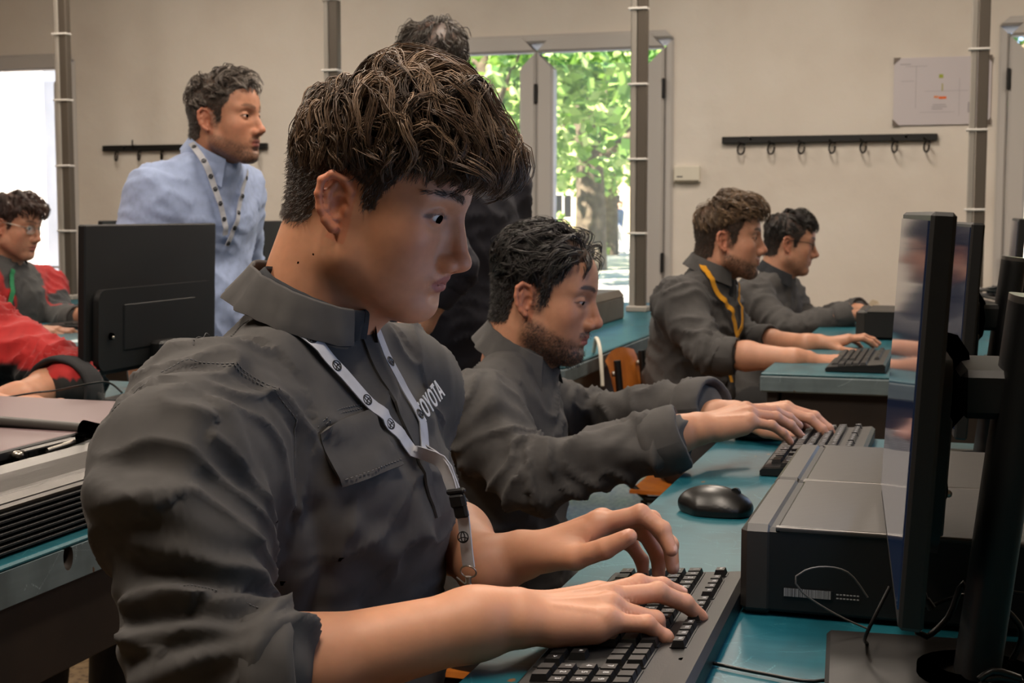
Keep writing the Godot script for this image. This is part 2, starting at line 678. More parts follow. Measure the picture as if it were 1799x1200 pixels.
func materials() -> void:
	M.wall = tri_tex(mat(Color.WHITE, 0.9), noise_tex(0.006, [[0.0, Color(0.835, 0.80, 0.76)], [0.45, Color(0.86, 0.83, 0.79)], [1.0, Color(0.88, 0.855, 0.82)]], 3, 512, 5), 0.45)
	bumpy(M.wall, noise_tex(0.03, [], 9, 512, 5), 0.25)
	M.stain = tri_tex(mat(Color.WHITE, 0.95), noise_tex(0.016, [[0.25, Color(0.83, 0.79, 0.73)], [0.5, Color(0.76, 0.70, 0.60)], [0.62, Color(0.82, 0.77, 0.70)], [0.85, Color(0.68, 0.61, 0.49)]], 21, 512, 5), 1.1)
	M.ceiling = mat(Color(0.88, 0.87, 0.84), 0.95)
	M.floor = tri_tex(mat(Color.WHITE, 0.45), noise_tex(0.045, [[0.0, Color(0.30, 0.23, 0.16)], [0.28, Color(0.46, 0.37, 0.26)], [0.42, Color(0.60, 0.50, 0.37)], [1.0, Color(0.68, 0.58, 0.44)]], 5, 512, 3, FastNoiseLite.TYPE_CELLULAR), 1.6)
	M.alu = bumpy(mat(Color(0.74, 0.725, 0.71), 0.5), noise_tex(0.02, [], 4), 0.02)
	M.black = mat(Color(0.018, 0.018, 0.019), 0.5)
	M.black_soft = bumpy(tri_tex(mat(Color(0.030, 0.030, 0.031), 0.55), noise_tex(0.1, [[0, Color(0.85, 0.85, 0.85)], [1, Color.WHITE]], 8), 4.0, false), noise_tex(0.35, [], 8, 256, 2), 0.012)
	M.black_gloss = mat(Color(0.012, 0.012, 0.013), 0.18)
	M.glass = mat(Color(0.93, 0.97, 0.96, 0.08), 0.02)
	M.glass.transparency = BaseMaterial3D.TRANSPARENCY_ALPHA
	M.pc = bumpy(mat(Color(0.165, 0.152, 0.140), 0.45), noise_tex(0.35, [], 17, 256, 2), 0.01)
	M.pc_edge = mat(Color(0.30, 0.285, 0.27), 0.3, 0.3)
	M.pc_dark = mat(Color(0.022, 0.022, 0.024), 0.5)
	M.key = mat(Color(0.035, 0.035, 0.036), 0.42)
	M.kb = bumpy(mat(Color(0.075, 0.070, 0.065), 0.42), noise_tex(0.35, [], 18, 256, 2), 0.008)
	M.print_ = mat(Color(0.80, 0.80, 0.80), 0.7)
	M.steel = mat(Color(0.62, 0.60, 0.57), 0.3, 0.9)
	M.alu_bar = bumpy(mat(Color(0.40, 0.39, 0.38), 0.34, 0.9), noise_tex(0.02, [], 12), 0.01)
	M.rose = mat(Color(0.44, 0.355, 0.36), 0.4, 0.35)
	M.cable = mat(Color(0.02, 0.02, 0.02), 0.4)
	M.cable_grey = mat(Color(0.32, 0.31, 0.30), 0.45)
	M.white_plastic = mat(Color(0.86, 0.84, 0.78), 0.5)
	M.teal = tri_tex(mat(Color.WHITE, 0.42), paint_image(Color(0.045, 0.325, 0.375), Color(0.40, 0.58, 0.60), Color(0.50, 0.33, 0.20), 11, 900, 30), 1.0)
	M.edge = tri_tex(mat(Color.WHITE, 0.55), paint_image(Color(0.36, 0.42, 0.44), Color(0.62, 0.70, 0.72), Color(0.30, 0.20, 0.13), 12, 300, 70), 1.0)
	M.apron = bumpy(tri_tex(mat(Color.WHITE, 0.6), noise_tex(0.01, [[0, Color(0.10, 0.075, 0.055)], [1, Color(0.17, 0.13, 0.10)]], 6), 1.0), noise_tex(0.02, [], 6), 0.05)
	M.apron_grey = bumpy(tri_tex(mat(Color.WHITE, 0.6), noise_tex(0.01, [[0, Color(0.30, 0.28, 0.25)], [1, Color(0.38, 0.355, 0.32)]], 6), 1.0), noise_tex(0.02, [], 6), 0.05)
	M.wood = tri_tex(mat(Color.WHITE, 0.4), noise_tex(0.02, [[0, Color(0.66, 0.36, 0.12)], [1, Color(0.80, 0.48, 0.18)]], 7), 1.5, false)
	M.pole = mat(Color(0.34, 0.31, 0.275), 0.5, 0.2)
	M.pole_light = mat(Color(0.58, 0.56, 0.53), 0.5)
	M.tie = mat(Color(0.85, 0.84, 0.82), 0.5)
	M.hook = mat(Color(0.10, 0.09, 0.085), 0.35, 0.7)

# ------------------------------------------------------------------ room shell
func room() -> void:
	struct("floor", MB.new().box(Vector3(0.0, -0.1, -0.1), Vector3(14.6, 0.2, 14.8)), M.floor)
	struct("ceiling", MB.new().box(Vector3(0.0, 3.7, -0.1), Vector3(14.6, 0.2, 14.8)), M.ceiling)
	# far wall: piers between the glazed doors and a lintel above them, 0.3 m thick
	var w := MB.new()
	for s in [[-7.3, -6.30], [-4.92, -2.85], [-1.41, 0.145], [1.55, 7.3]]:
		w.box(Vector3((s[0] + s[1]) * 0.5, 1.09, WALL_Z - 0.15), Vector3(s[1] - s[0], 2.18, 0.3))
	w.box(Vector3(0.0, 2.89, WALL_Z - 0.15), Vector3(14.6, 1.42, 0.3))
	struct("wall_back", w, M.wall)
	# bare plaster where the paint has come off above the bench line
	var st := MB.new()
	var f := FastNoiseLite.new()
	f.seed = 5; f.frequency = 1.6; f.fractal_octaves = 4
	for s in [[-4.9, -2.87], [-1.39, 0.13]]:
		var pts := PackedVector2Array([Vector2(s[0], 0.02), Vector2(s[1], 0.02)])
		for i in 60:
			var x := lerpf(s[1], s[0], i / 59.0)
			pts.append(Vector2(x, 0.83 + f.get_noise_1d(x * 3.0) * 0.10))
		st.prism(pts, WALL_Z - 0.002, WALL_Z + 0.004)
	var stm := struct("trim_1", st, M.stain)
	struct("wall_left", MB.new().box(Vector3(-7.15, 1.8, -0.1), Vector3(0.3, 3.6, 14.2)), M.wall)
	struct("wall_right", MB.new().box(Vector3(7.15, 1.8, -0.1), Vector3(0.3, 3.6, 14.2)), M.wall)
	struct("wall_front", MB.new().box(Vector3(0.0, 1.8, 7.15), Vector3(14.6, 3.6, 0.3)), M.wall)
	# unseen upper storey, added to throw shade on the yard by the doors
	struct("added_upper_storey", MB.new().box(Vector3(0.0, 6.3, -0.1), Vector3(14.6, 5.0, 14.8)), M.wall)
	door(1, -6.30, -4.92, 1, M.alu)
	door(2, -2.85, -1.41, 2, M.alu)
	door(3, 0.145, 1.55, 2, M.alu)

# bar of rounded aluminium section with mitred ends, from a to b in the wall's plane; w is its width to the inner side
func mitred(mb: MB, a: Vector2, b: Vector2, inner: Vector2, wd: float, z0: float, z1: float) -> void:
	var d := (b - a).normalized()
	var q := [a, b, b + inner * wd - d * wd, a + inner * wd + d * wd]
	var bev := 0.012
	var c := Vector3((a.x + b.x) * 0.5 + inner.x * wd * 0.5, (a.y + b.y) * 0.5 + inner.y * wd * 0.5, (z0 + z1) * 0.5)
	var lo := []
	var hi := []
	var tp := []
	for k in 4:
		lo.append(Vector3(q[k].x, q[k].y, z0)); hi.append(Vector3(q[k].x, q[k].y, z1 - bev))
	var iq := [a + inner * bev + d * bev, b + inner * bev - d * bev, b + inner * (wd - bev) - d * (wd - bev), a + inner * (wd - bev) + d * (wd - bev)]
	for k in 4: tp.append(Vector3(iq[k].x, iq[k].y, z1))
	mb.poly([tp[0], tp[1], tp[2], tp[3]], c)
	for k in [0, 2]:
		mb.poly([hi[k], hi[k + 1], tp[k + 1], tp[k]], c)
		mb.poly([lo[k], lo[k + 1], hi[k + 1], hi[k]], c)
	for k in [1, 3]:
		mb.poly([hi[k], hi[(k + 1) % 4], tp[(k + 1) % 4], tp[k]], c)
	mb.poly([lo[0], lo[1], lo[2], lo[3]], c)

func door(num: int, x0: float, x1: float, leaves: int, m: Material) -> void:
	var z := WALL_Z
	var root := Node3D.new()
	root.name = "door_%d" % num
	root.position = Vector3((x0 + x1) * 0.5, 0, z)
	root.set_meta("kind", "structure")
	add_child(root)
	var h := 2.18
	var fr := MB.new()
	mitred(fr, Vector2(x0, 0), Vector2(x0, h), Vector2.RIGHT, 0.045, z - 0.06, z + 0.02)
	mitred(fr, Vector2(x1, 0), Vector2(x1, h), Vector2.LEFT, 0.045, z - 0.06, z + 0.02)
	mitred(fr, Vector2(x0, h), Vector2(x1, h), Vector2.DOWN, 0.045, z - 0.06, z + 0.02)
	part("frame", fr, m, root)
	var lw := (x1 - x0 - 0.09) / leaves
	for i in leaves:
		var a := x0 + 0.045 + lw * i + 0.002
		var b := a + lw - 0.004
		var lf := MB.new()
		var t := h - 0.048
		mitred(lf, Vector2(a, 0.01), Vector2(a, t), Vector2.RIGHT, 0.088, z - 0.05, z + 0.035)
		mitred(lf, Vector2(b, 0.01), Vector2(b, t), Vector2.LEFT, 0.088, z - 0.05, z + 0.035)
		mitred(lf, Vector2(a, t), Vector2(b, t), Vector2.DOWN, 0.088, z - 0.05, z + 0.035)
		mitred(lf, Vector2(a, 0.01), Vector2(b, 0.01), Vector2.UP, 0.16, z - 0.05, z + 0.035)
		if num == 1: lf.box(Vector3((a + b) * 0.5, 0.985, z - 0.01), Vector3(b - a - 0.17, 0.012, 0.03), 0.003)
		var leaf := part("leaf", lf, m, root)
		var g := MB.new().box(Vector3((a + b) * 0.5, 1.11, z - 0.012), Vector3(b - a - 0.165, t - 0.22, 0.006))
		obj("pane", g.moved(Transform3D(Basis.IDENTITY, -root.position)), M.glass, leaf)
		for y in [1.93, 1.05, 0.25]:
			var hx := b + 0.002 if i == leaves - 1 else a - 0.002
			if num == 2 and i == 1: hx = b + 0.002
			obj("hinge", MB.new().box(Vector3(hx, y, z + 0.036) - root.position, Vector3(0.016, 0.10, 0.014), 0.003), M.black, leaf)
			if num == 2 and i == 1: obj("hinge", MB.new().box(Vector3(a - 0.002, y - 0.01, z + 0.036) - root.position, Vector3(0.016, 0.10, 0.014), 0.003), M.black, leaf)

func ceiling_lamps() -> void:
	var glow := mat(Color(1, 1, 1), 0.6)
	glow.emission_enabled = true
	glow.emission = Color(1.0, 0.93, 0.82)
	glow.emission_energy_multiplier = 1.5
	var spots := [[-3.6, -5.3], [-0.8, -5.3], [2.0, -5.3], [-3.6, -3.2], [-0.9, -3.2], [-1.8, -1.0], [-0.35, -0.85]]
	var names := ["over the far left doors", "over the far middle doors", "over the far right doors", "over the left benches, middle row", "over the aisle, middle row", "over the near aisle behind the front student", "over the front student's keyboard"]
	for i in spots.size():
		var at := Vector3(spots[i][0], 3.10, spots[i][1])
		var t := thing("ceiling_lamp", at, "white fluorescent tube fitting " + names[i], "lamp", "ceiling lamps")
		obj("housing", MB.new().prism(PackedVector2Array([Vector2(-0.13, 0.0), Vector2(0.13, 0.0), Vector2(0.06, 0.07), Vector2(-0.06, 0.07)]), -0.65, 0.65), M.white_plastic, t)
		for s in [-0.06, 0.06]:
			obj("tube", MB.new().tube([Vector3(s, -0.03, -0.6), Vector3(s, -0.03, 0.6)], 0.014, 10), glow, t)
		obj("stem", MB.new().tube([Vector3(0, 0.06, 0), Vector3(0, 0.50, 0)], 0.008, 8), M.white_plastic, t)
		var l := AreaLight3D.new()
		l.name = "light"
		l.area_size = Vector2(0.22, 1.2)
		l.rotation = Vector3(-PI / 2, 0, 0)
		l.position = Vector3(0, -0.06, 0)
		l.light_color = Color(1.0, 0.935, 0.865)
		l.light_energy = LAMP
		l.area_range = 14.0
		l.shadow_enabled = true
		t.add_child(l)

const LAMP := 3.5

# ------------------------------------------------------------------ outdoors
func leaf_cloud(mb: MB, c: Vector3, r: Vector3, count: int, size: float, rng: RandomNumberGenerator, cols: Array) -> void:
	for i in count:
		var d := Vector3(rng.randfn(), rng.randfn(), rng.randfn()).normalized() * pow(rng.randf(), 0.4)
		var p := c + d * r
		var u := Vector3(rng.randfn(), rng.randfn() * 0.5, rng.randfn()).normalized()
		var w := u.cross(Vector3(rng.randfn(), rng.randfn(), rng.randfn())).normalized()
		var s := size * rng.randf_range(0.6, 1.3)
		var nn := u.cross(w)
		mb.col = cols[rng.randi() % cols.size()]
		var f := mb.vert(p - u * s, nn); mb.vert(p + w * s * 0.55, nn); mb.vert(p + u * s, nn); mb.vert(p - w * s * 0.55, nn)
		mb.tri(f, f + 1, f + 2); mb.tri(f, f + 2, f + 3)

func yard() -> void:
	var shaded_asphalt := tri_tex(mat(Color.WHITE, 0.9), noise_tex(0.02, [[0, Color(0.50, 0.50, 0.50)], [1, Color(0.62, 0.62, 0.61)]], 31), 0.3)  # darker tone carries the shade on the ground near the building
	var gravel := tri_tex(mat(Color.WHITE, 0.95), noise_tex(0.03, [[0, Color(0.72, 0.70, 0.62)], [1, Color(0.88, 0.86, 0.80)]], 32), 0.2)  # paler tone carries the sunlight on the ground farther out
	struct("ground", MB.new().box(Vector3(-8, -0.15, -17.0), Vector3(90, 0.2, 19.0)), shaded_asphalt)
	struct("ground_far", MB.new().box(Vector3(-8, -0.145, -66.0), Vector3(150, 0.2, 79.0)), gravel)
	var bark := tri_tex(mat(Color.WHITE, 0.95), noise_tex(0.02, [[0, Color(0.20, 0.17, 0.14)], [0.5, Color(0.36, 0.32, 0.27)], [1, Color(0.48, 0.44, 0.38)]], 33), 0.5)
	var leafm := mat(Color.WHITE, 0.6)
	leafm.vertex_color_use_as_albedo = true
	leafm.backlight_enabled = true
	leafm.backlight = Color(0.55, 0.6, 0.25)
	var greens := [Color(0.16, 0.30, 0.07), Color(0.24, 0.40, 0.10), Color(0.34, 0.50, 0.16), Color(0.10, 0.22, 0.06), Color(0.45, 0.58, 0.25)]
	var rng := RandomNumberGenerator.new()
	rng.seed = 77
	# x, z of the trunk, trunk radius, fork height, crown radius, how it is told apart
	var trees := [
		[Vector3(-8.414, 0.962, -32.997), 0.33, 2.6, 5.5, "thick tree trunk in the middle of the double door's right pane"],
		[Vector3(-10.824, 0.843, -44.820), 0.26, 2.9, 6.0, "slimmer tree right behind the thick trunk"],
		[Vector3(-8.509, 1.032, -25.627), 0.22, 2.6, 4.5, "leafy tree behind the double door's left pane"],
		[Vector3(0.663, 1.082, -23.277), 0.2, 2.2, 4.0, "leafy tree beyond the glazed door at the right edge"],
		[Vector3(-7.769, 0.903, -39.492), 0.3, 2.6, 6.0, "leafy tree hidden behind the door's right jamb"],
		[Vector3(-16.673, 0.704, -57.655), 0.3, 3.0, 7.0, "leafy tree at the far side of the yard"]]
	for t in trees:
		var o := thing("tree", Vector3(t[0].x, -0.05, t[0].z), t[4], "tree", "trees in the yard")
		var h: float = t[2]
		var r: float = t[1]
		var path := []
		var rad := []
		for i in 9:
			var q := i / 8.0
			path.append(Vector3(sin(q * 3.0) * 0.12 - q * 0.35, q * (h + 3.0), cos(q * 2.0) * 0.1)); rad.append(r * (1.25 - 0.55 * q))
		obj("trunk", MB.new().tube(path, rad, 10), bark, o)
		for k in 6:
			var a := TAU * k / 6.0 + rng.randf()
			var bp := []
			var br := []
			for i in 6:
				var q := i / 5.0
				bp.append(Vector3(cos(a) * q * t[3] * 0.6 - 0.2, h * 0.9 + k * 0.3 + q * (2.4 - q * 0.6), sin(a) * q * t[3] * 0.6)); br.append(r * 0.42 * (1.0 - 0.75 * q))
			obj("branch", MB.new().tube(bp, br, 7), bark, o)
		var fo := MB.new()
		for k in 20:
			var a := rng.randf() * TAU
			var q: float = sqrt(rng.randf()) * t[3]
			leaf_cloud(fo, Vector3(cos(a) * q, h + rng.randf_range(0.1, 5.2) - 0.06 * q, sin(a) * q), Vector3(1.5, 0.9, 1.5), 240, 0.17, rng, greens)
		var fm := obj("foliage", fo, leafm, o)
		fm.set_meta("kind", "stuff")
	# low shrub
	for s in [[Vector3(-9.347, 0.943, -34.800).x, Vector3(-9.347, 0.943, -34.800).z, 0.7, "small green shrub on the bright gravel by the tree trunk"], [Vector3(-10.483, 0.962, -32.345).x, Vector3(-10.483, 0.962, -32.345).z, 1.4, "rounded green hedge bush behind the door's left pane"]]:
		var sh := MB.new()
		leaf_cloud(sh, Vector3(0, s[2] * 0.6, 0), Vector3(s[2] * 1.3, s[2] * 0.7, s[2]), 900, 0.12, rng, greens)
		var o := thing("shrub", Vector3(s[0], -0.05, s[1]), s[3], "shrub", "shrubs in the yard")
		obj("foliage", sh, leafm, o).set_meta("kind", "stuff")
		obj("stem", MB.new().tube([Vector3.ZERO, Vector3(0.05, s[2] * 0.5, 0)], 0.04, 6), bark, o)
	# sunlit houses closing the yard
	house(Vector3(-16, -0.05, -90), Vector3(26, 9, 8), Color(0.88, 0.80, 0.62), "pale yellow house at the far end of the yard")
	house(Vector3(14, -0.05, -88), Vector3(24, 8, 8), Color(0.86, 0.85, 0.82), "white house at the far end of the yard")
	house(Vector3(-20.0, -0.05, -16.5), Vector3(20, 7, 5), Color(0.93, 0.90, 0.88), "sunlit white outbuilding filling the left door's glass")
	# somebody crossing the yard
	var skin := mat(Color(0.72, 0.52, 0.42), 0.6)
	var p := thing("person", Vector3(Vector3(-10.984, 0.823, -46.866).x, -0.05, Vector3(-10.984, 0.823, -46.866).z), "distant person in blue top and pale trousers walking in the yard", "person")
	var b := Solid.new()
	b.cap(Vector3(0, 0.95, 0), Vector3(0.02, 1.38, 0), 0.13, 0.15, 0.05)
	b.egg(Vector3(0.03, 1.66, 0), Vector3(0.095, 0.12, 0.08), 0.02)
	b.cap(Vector3(0.02, 1.4, 0), Vector3(0.03, 1.58, 0), 0.06, 0.05, 0.04)
	for s in [-1.0, 1.0]:
		b.chain([Vector3(0, 1.38, 0.17 * s), Vector3(-0.03, 1.10, 0.22 * s), Vector3(0.08, 0.88, 0.2 * s)], [0.055, 0.045, 0.035], 0.03)
		b.chain([Vector3(0, 0.92, 0.09 * s), Vector3(0.06 * s, 0.48, 0.1 * s), Vector3(0.10 * s, 0.06, 0.1 * s), Vector3(0.10 * s + 0.13, 0.04, 0.1 * s)], [0.09, 0.065, 0.045, 0.04], 0.03)
	var mb := MB.new()
	b.mesh(mb, Vector3(-0.4, -0.02, -0.4), Vector3(0.4, 1.85, 0.4), 0.03, func(q: Vector3) -> Color: return Color(0.16, 0.22, 0.36) if q.y > 0.93 and q.y < 1.5 else (Color(0.62, 0.60, 0.58) if q.y <= 0.93 else (Color(0.06, 0.04, 0.03) if q.y > 1.69 else Color(0.45, 0.25, 0.17))))
	skin.albedo_color = Color.WHITE
	skin.vertex_color_use_as_albedo = true
	obj("body", mb, skin, p)

func house(at: Vector3, size: Vector3, c: Color, label: String) -> void:
	var o := thing("house", at, label, "building", "houses round the yard")
	var m := tri_tex(mat(c, 0.9), noise_tex(0.01, [[0, Color(0.88, 0.88, 0.88)], [1, Color.WHITE]], 41), 0.2)
	obj("wall", MB.new().box(Vector3(0, size.y * 0.5, 0), size), m, o)
	obj("roof", MB.new().prism(PackedVector2Array([Vector2(-size.z * 0.55, 0), Vector2(size.z * 0.55, 0), Vector2(0, size.z * 0.22)]), -size.x * 0.52, size.x * 0.52, Transform3D(Basis(Vector3.UP, PI / 2), Vector3(0, size.y, 0))), mat(Color(0.62, 0.33, 0.22), 0.9), o)
	var n := int(size.x / 3.2)
	for f in 2:
		for i in n:
			var x := (i - (n - 1) * 0.5) * 3.1
			var w := obj("window", MB.new().box(Vector3(x, 1.8 + f * 3.2, size.z * 0.5 + 0.01), Vector3(1.2, 1.6, 0.12), 0.02), M.white_plastic, o)
			for s in [-0.29, 0.29]:
				obj("pane", MB.new().box(Vector3(x + s, 1.8 + f * 3.2, size.z * 0.5 + 0.075), Vector3(0.48, 1.4, 0.02)), M.black_gloss, w)

# ------------------------------------------------------------------ benches
# x0..x1 across, z0 (far) .. z1 (near)
func bench(x0: float, x1: float, z0: float, z1: float, label: String, ap: Material, knot := Vector3.ZERO) -> Node3D:
	var c := Vector3((x0 + x1) * 0.5, 0, (z0 + z1) * 0.5)
	var o := thing("workbench", c, label, "bench", "turquoise workbenches")
	var w := x1 - x0
	var l := z1 - z0
	# thick painted slab: turquoise board on a grey lipping
	obj("top", MB.new().box(Vector3(0, TOP - 0.004, 0), Vector3(w - 0.004, 0.008, l - 0.004), 0.003), M.teal, o)
	if knot == Vector3.ZERO:
		obj("lipping", MB.new().box(Vector3(0, TOP - 0.029, 0), Vector3(w, 0.044, l), 0.004), M.edge, o)
	else:
		# an old knot has fallen out of this edge
		var lip := CSGBox3D.new()
		lip.name = "lipping"
		lip.size = Vector3(w, 0.044, l)
		lip.position = Vector3(0, TOP - 0.029, 0)
		lip.material = M.edge
		var hole := CSGSphere3D.new()
		hole.name = "knot_hole"
		hole.operation = CSGShape3D.OPERATION_SUBTRACTION
		hole.radius = 0.014
		hole.radial_segments = 20
		hole.rings = 12
		hole.scale = Vector3(1.3, 1.25, 0.75)
		hole.position = knot - c - lip.position
		hole.material = M.apron
		lip.add_child(hole)
		o.add_child(lip)
	for s in [-1.0, 1.0]:
		obj("apron", MB.new().box(Vector3(s * (w * 0.5 - 0.03), TOP - 0.112, 0), Vector3(0.03, 0.12, l - 0.06), 0.003), ap, o)
		obj("apron", MB.new().box(Vector3(0, TOP - 0.112, s * (l * 0.5 - 0.05)), Vector3(w - 0.1, 0.12, 0.03), 0.003), ap, o)
		for t in [-1.0, 1.0]:
			obj("leg", MB.new().box(Vector3(s * (w * 0.5 - 0.07), 0.415, t * (l * 0.5 - 0.09)), Vector3(0.05, 0.83, 0.05), 0.004), M.black_soft, o)
		obj("stretcher", MB.new().box(Vector3(0, 0.16, s * (l * 0.5 - 0.09)), Vector3(w - 0.19, 0.04, 0.03), 0.003), M.black_soft, o)
	return o

func benches() -> void:
	bench(-0.425, 0.56, -2.72, -0.55, "near turquoise workbench with keyboard, mouse and stacked computers", M.apron)
	bench(-0.50, 0.56, -6.06, -3.77, "turquoise workbench behind, where the yellow lanyard student sits", M.apron)
	bench(-2.06, -1.08, -3.10, -0.75, "turquoise workbench at lower left carrying an opened machine", M.apron, Vector3(-1.080, 0.862, -1.536))
	bench(-1.93, -1.03, -6.6, -3.75, "turquoise workbench by the double door carrying a grey duct", M.apron_grey)
	bench(-3.45, -1.97, -6.1, -3.90, "turquoise workbench at far left where the student in red types", M.apron)

# ------------------------------------------------------------------ things on the far wall, conduit posts
func hook_rail(x0: float, x1: float, y: float, hooks: int, label: String, up_hooks: bool) -> void:
	var o := thing("coat_rail", Vector3((x0 + x1) * 0.5, y, WALL_Z), label, "coat rail", "black coat rails")
	obj("rail", MB.new().box(Vector3(0, 0, 0.016), Vector3(x1 - x0, 0.034, 0.03), 0.003), M.black, o)
	for s in [-0.36, 0.36]:
		obj("screw", MB.new().lathe([Vector2(0.0, 0.0), Vector2(0.006, 0.0), Vector2(0.006, 0.003), Vector2(0.0, 0.004)], 10, Transform3D(Basis(Vector3.RIGHT, PI / 2), Vector3(s * (x1 - x0), 0.004, 0.031))), M.steel, o)
	var proto: MeshInstance3D
	for i in hooks:
		var x := lerpf(x0 + 0.05, x1 - 0.08, i / float(hooks - 1)) - (x0 + x1) * 0.5
		# bent wire: out of the rail, down, round into a ring that points into the room
		var pts := [Vector3(0, 0.0, 0.03), Vector3(0, -0.010, 0.045)]
		for k in 15:
			var a := PI * 0.75 - TAU * 0.92 * k / 14.0
			pts.append(Vector3(sin(a * 0.5) * 0.004, -0.045 + sin(a) * 0.027, 0.064 - cos(a) * 0.027))
		var mb := MB.new().tube(pts, 0.0046, 6)
		mb.moved(Transform3D(Basis(Vector3.UP, 0.9 - i * 0.06), Vector3(x, 0, 0)))
		obj("hook", mb, M.hook, o)
		if up_hooks and i == 1:
			obj("hook", MB.new().tube([Vector3(x, 0.0, 0.03), Vector3(x + 0.01, 0.02, 0.05), Vector3(x + 0.012, 0.045, 0.052)], 0.0045, 6), M.hook, o)

func wall_things() -> void:
	hook_rail(-1.16, -0.124, 1.665, 7, "black coat rail with seven ring hooks, right of the double door", false)
	hook_rail(-4.736, -3.69, 1.672, 7, "black coat rail with hooks behind the man in the blue shirt", true)
	# evacuation plan behind a clear sheet with corner clips
	var p := thing("wall_plan", Vector3(-0.11, 1.884, WALL_Z), "framed white plan with small coloured marks beside the conduit post", "sign")
	obj("panel", MB.new().box(Vector3(0, 0, 0.006), Vector3(0.448, 0.322, 0.01), 0.002), mat(Color(0.78, 0.755, 0.77), 0.35), p)
	var ink := mat(Color(0.62, 0.60, 0.62), 0.6)
	for r in [[-0.12, 0.12, 0.10, 0.002], [-0.12, 0.02, 0.002, 0.2], [-0.16, 0.05, 0.06, 0.002], [0.02, 0.0, 0.2, 0.0015], [0.08, -0.03, 0.0015, 0.18], [-0.02, -0.10, 0.16, 0.0015], [-0.17, 0.13, 0.05, 0.004], [0.13, -0.08, 0.02, 0.05], [-0.01, -0.075, 0.07, 0.004], [-0.02, -0.085, 0.05, 0.004], [-0.01, -0.065, 0.06, 0.004]]:
		obj("printed_line", MB.new().box(Vector3(r[0], r[1], 0.0116), Vector3(r[2], r[3], 0.0008)), ink, p)
	for r in [[-0.005, 0.07, 0.02, 0.018, Color(0.62, 0.66, 0.25)], [0.002, 0.018, 0.006, 0.035, Color(0.66, 0.64, 0.40)], [0.004, -0.032, 0.036, 0.012, Color(0.90, 0.42, 0.14)], [-0.026, -0.028, 0.02, 0.010, Color(0.86, 0.55, 0.36)]]:
		obj("coloured_mark", MB.new().box(Vector3(r[0], r[1], 0.0118), Vector3(r[2], r[3], 0.0008)), mat(r[4], 0.6), p)
	for sx in [-1.0, 1.0]:
		for sy in [-1.0, 1.0]:
			obj("corner_clip", MB.new().prism(PackedVector2Array([Vector2(0, 0), Vector2(-0.034 * sx, 0), Vector2(0, -0.034 * sy)]), 0.011, 0.015, Transform3D(Basis.IDENTITY, Vector3(0.226 * sx, 0.163 * sy, 0))), mat(Color(0.42, 0.38, 0.35), 0.4, 0.4), p)
	var t := thing("thermostat", Vector3(-1.335, 1.497, WALL_Z), "small cream control box between double door and coat rail", "thermostat")
	obj("body", MB.new().box(Vector3(0, 0, 0.016), Vector3(0.135, 0.085, 0.032), 0.006), M.white_plastic, t)
	obj("lower_strip", MB.new().box(Vector3(0, -0.034, 0.017), Vector3(0.125, 0.012, 0.034), 0.003), mat(Color(0.45, 0.42, 0.36), 0.6), t)
	obj("print", MB.new().box(Vector3(-0.035, -0.012, 0.0325), Vector3(0.03, 0.006, 0.001)), mat(Color(0.3, 0.3, 0.3), 0.6), t)
	var where := ["by the far right door", "in front of the double door", "rising behind the front student's hair", "beside the bright left door"]
	var xs := [0.052, -1.32, -2.74, -4.16]
	for i in 4:
		var o := thing("conduit_post", Vector3(xs[i], TOP, -5.99), "grey conduit post with white cable ties " + where[i], "post", "conduit posts")
		obj("post", MB.new().box(Vector3(0.012, 1.36, 0), Vector3(0.042, 2.72, 0.042), 0.004), M.pole, o)
		obj("conduit", MB.new().box(Vector3(-0.024, 1.36, 0.006), Vector3(0.026, 2.70, 0.03), 0.005), M.pole_light, o)
		obj("foot", MB.new().box(Vector3(0, 0.012, 0), Vector3(0.09, 0.024, 0.09), 0.004), M.pole_light, o)
		for k in 8:
			obj("cable_tie", MB.new().box(Vector3(-0.006, 0.12 + k * 0.315 - (i % 2) * 0.1, 0.002), Vector3(0.082, 0.009, 0.052), 0.002), M.tie, o)

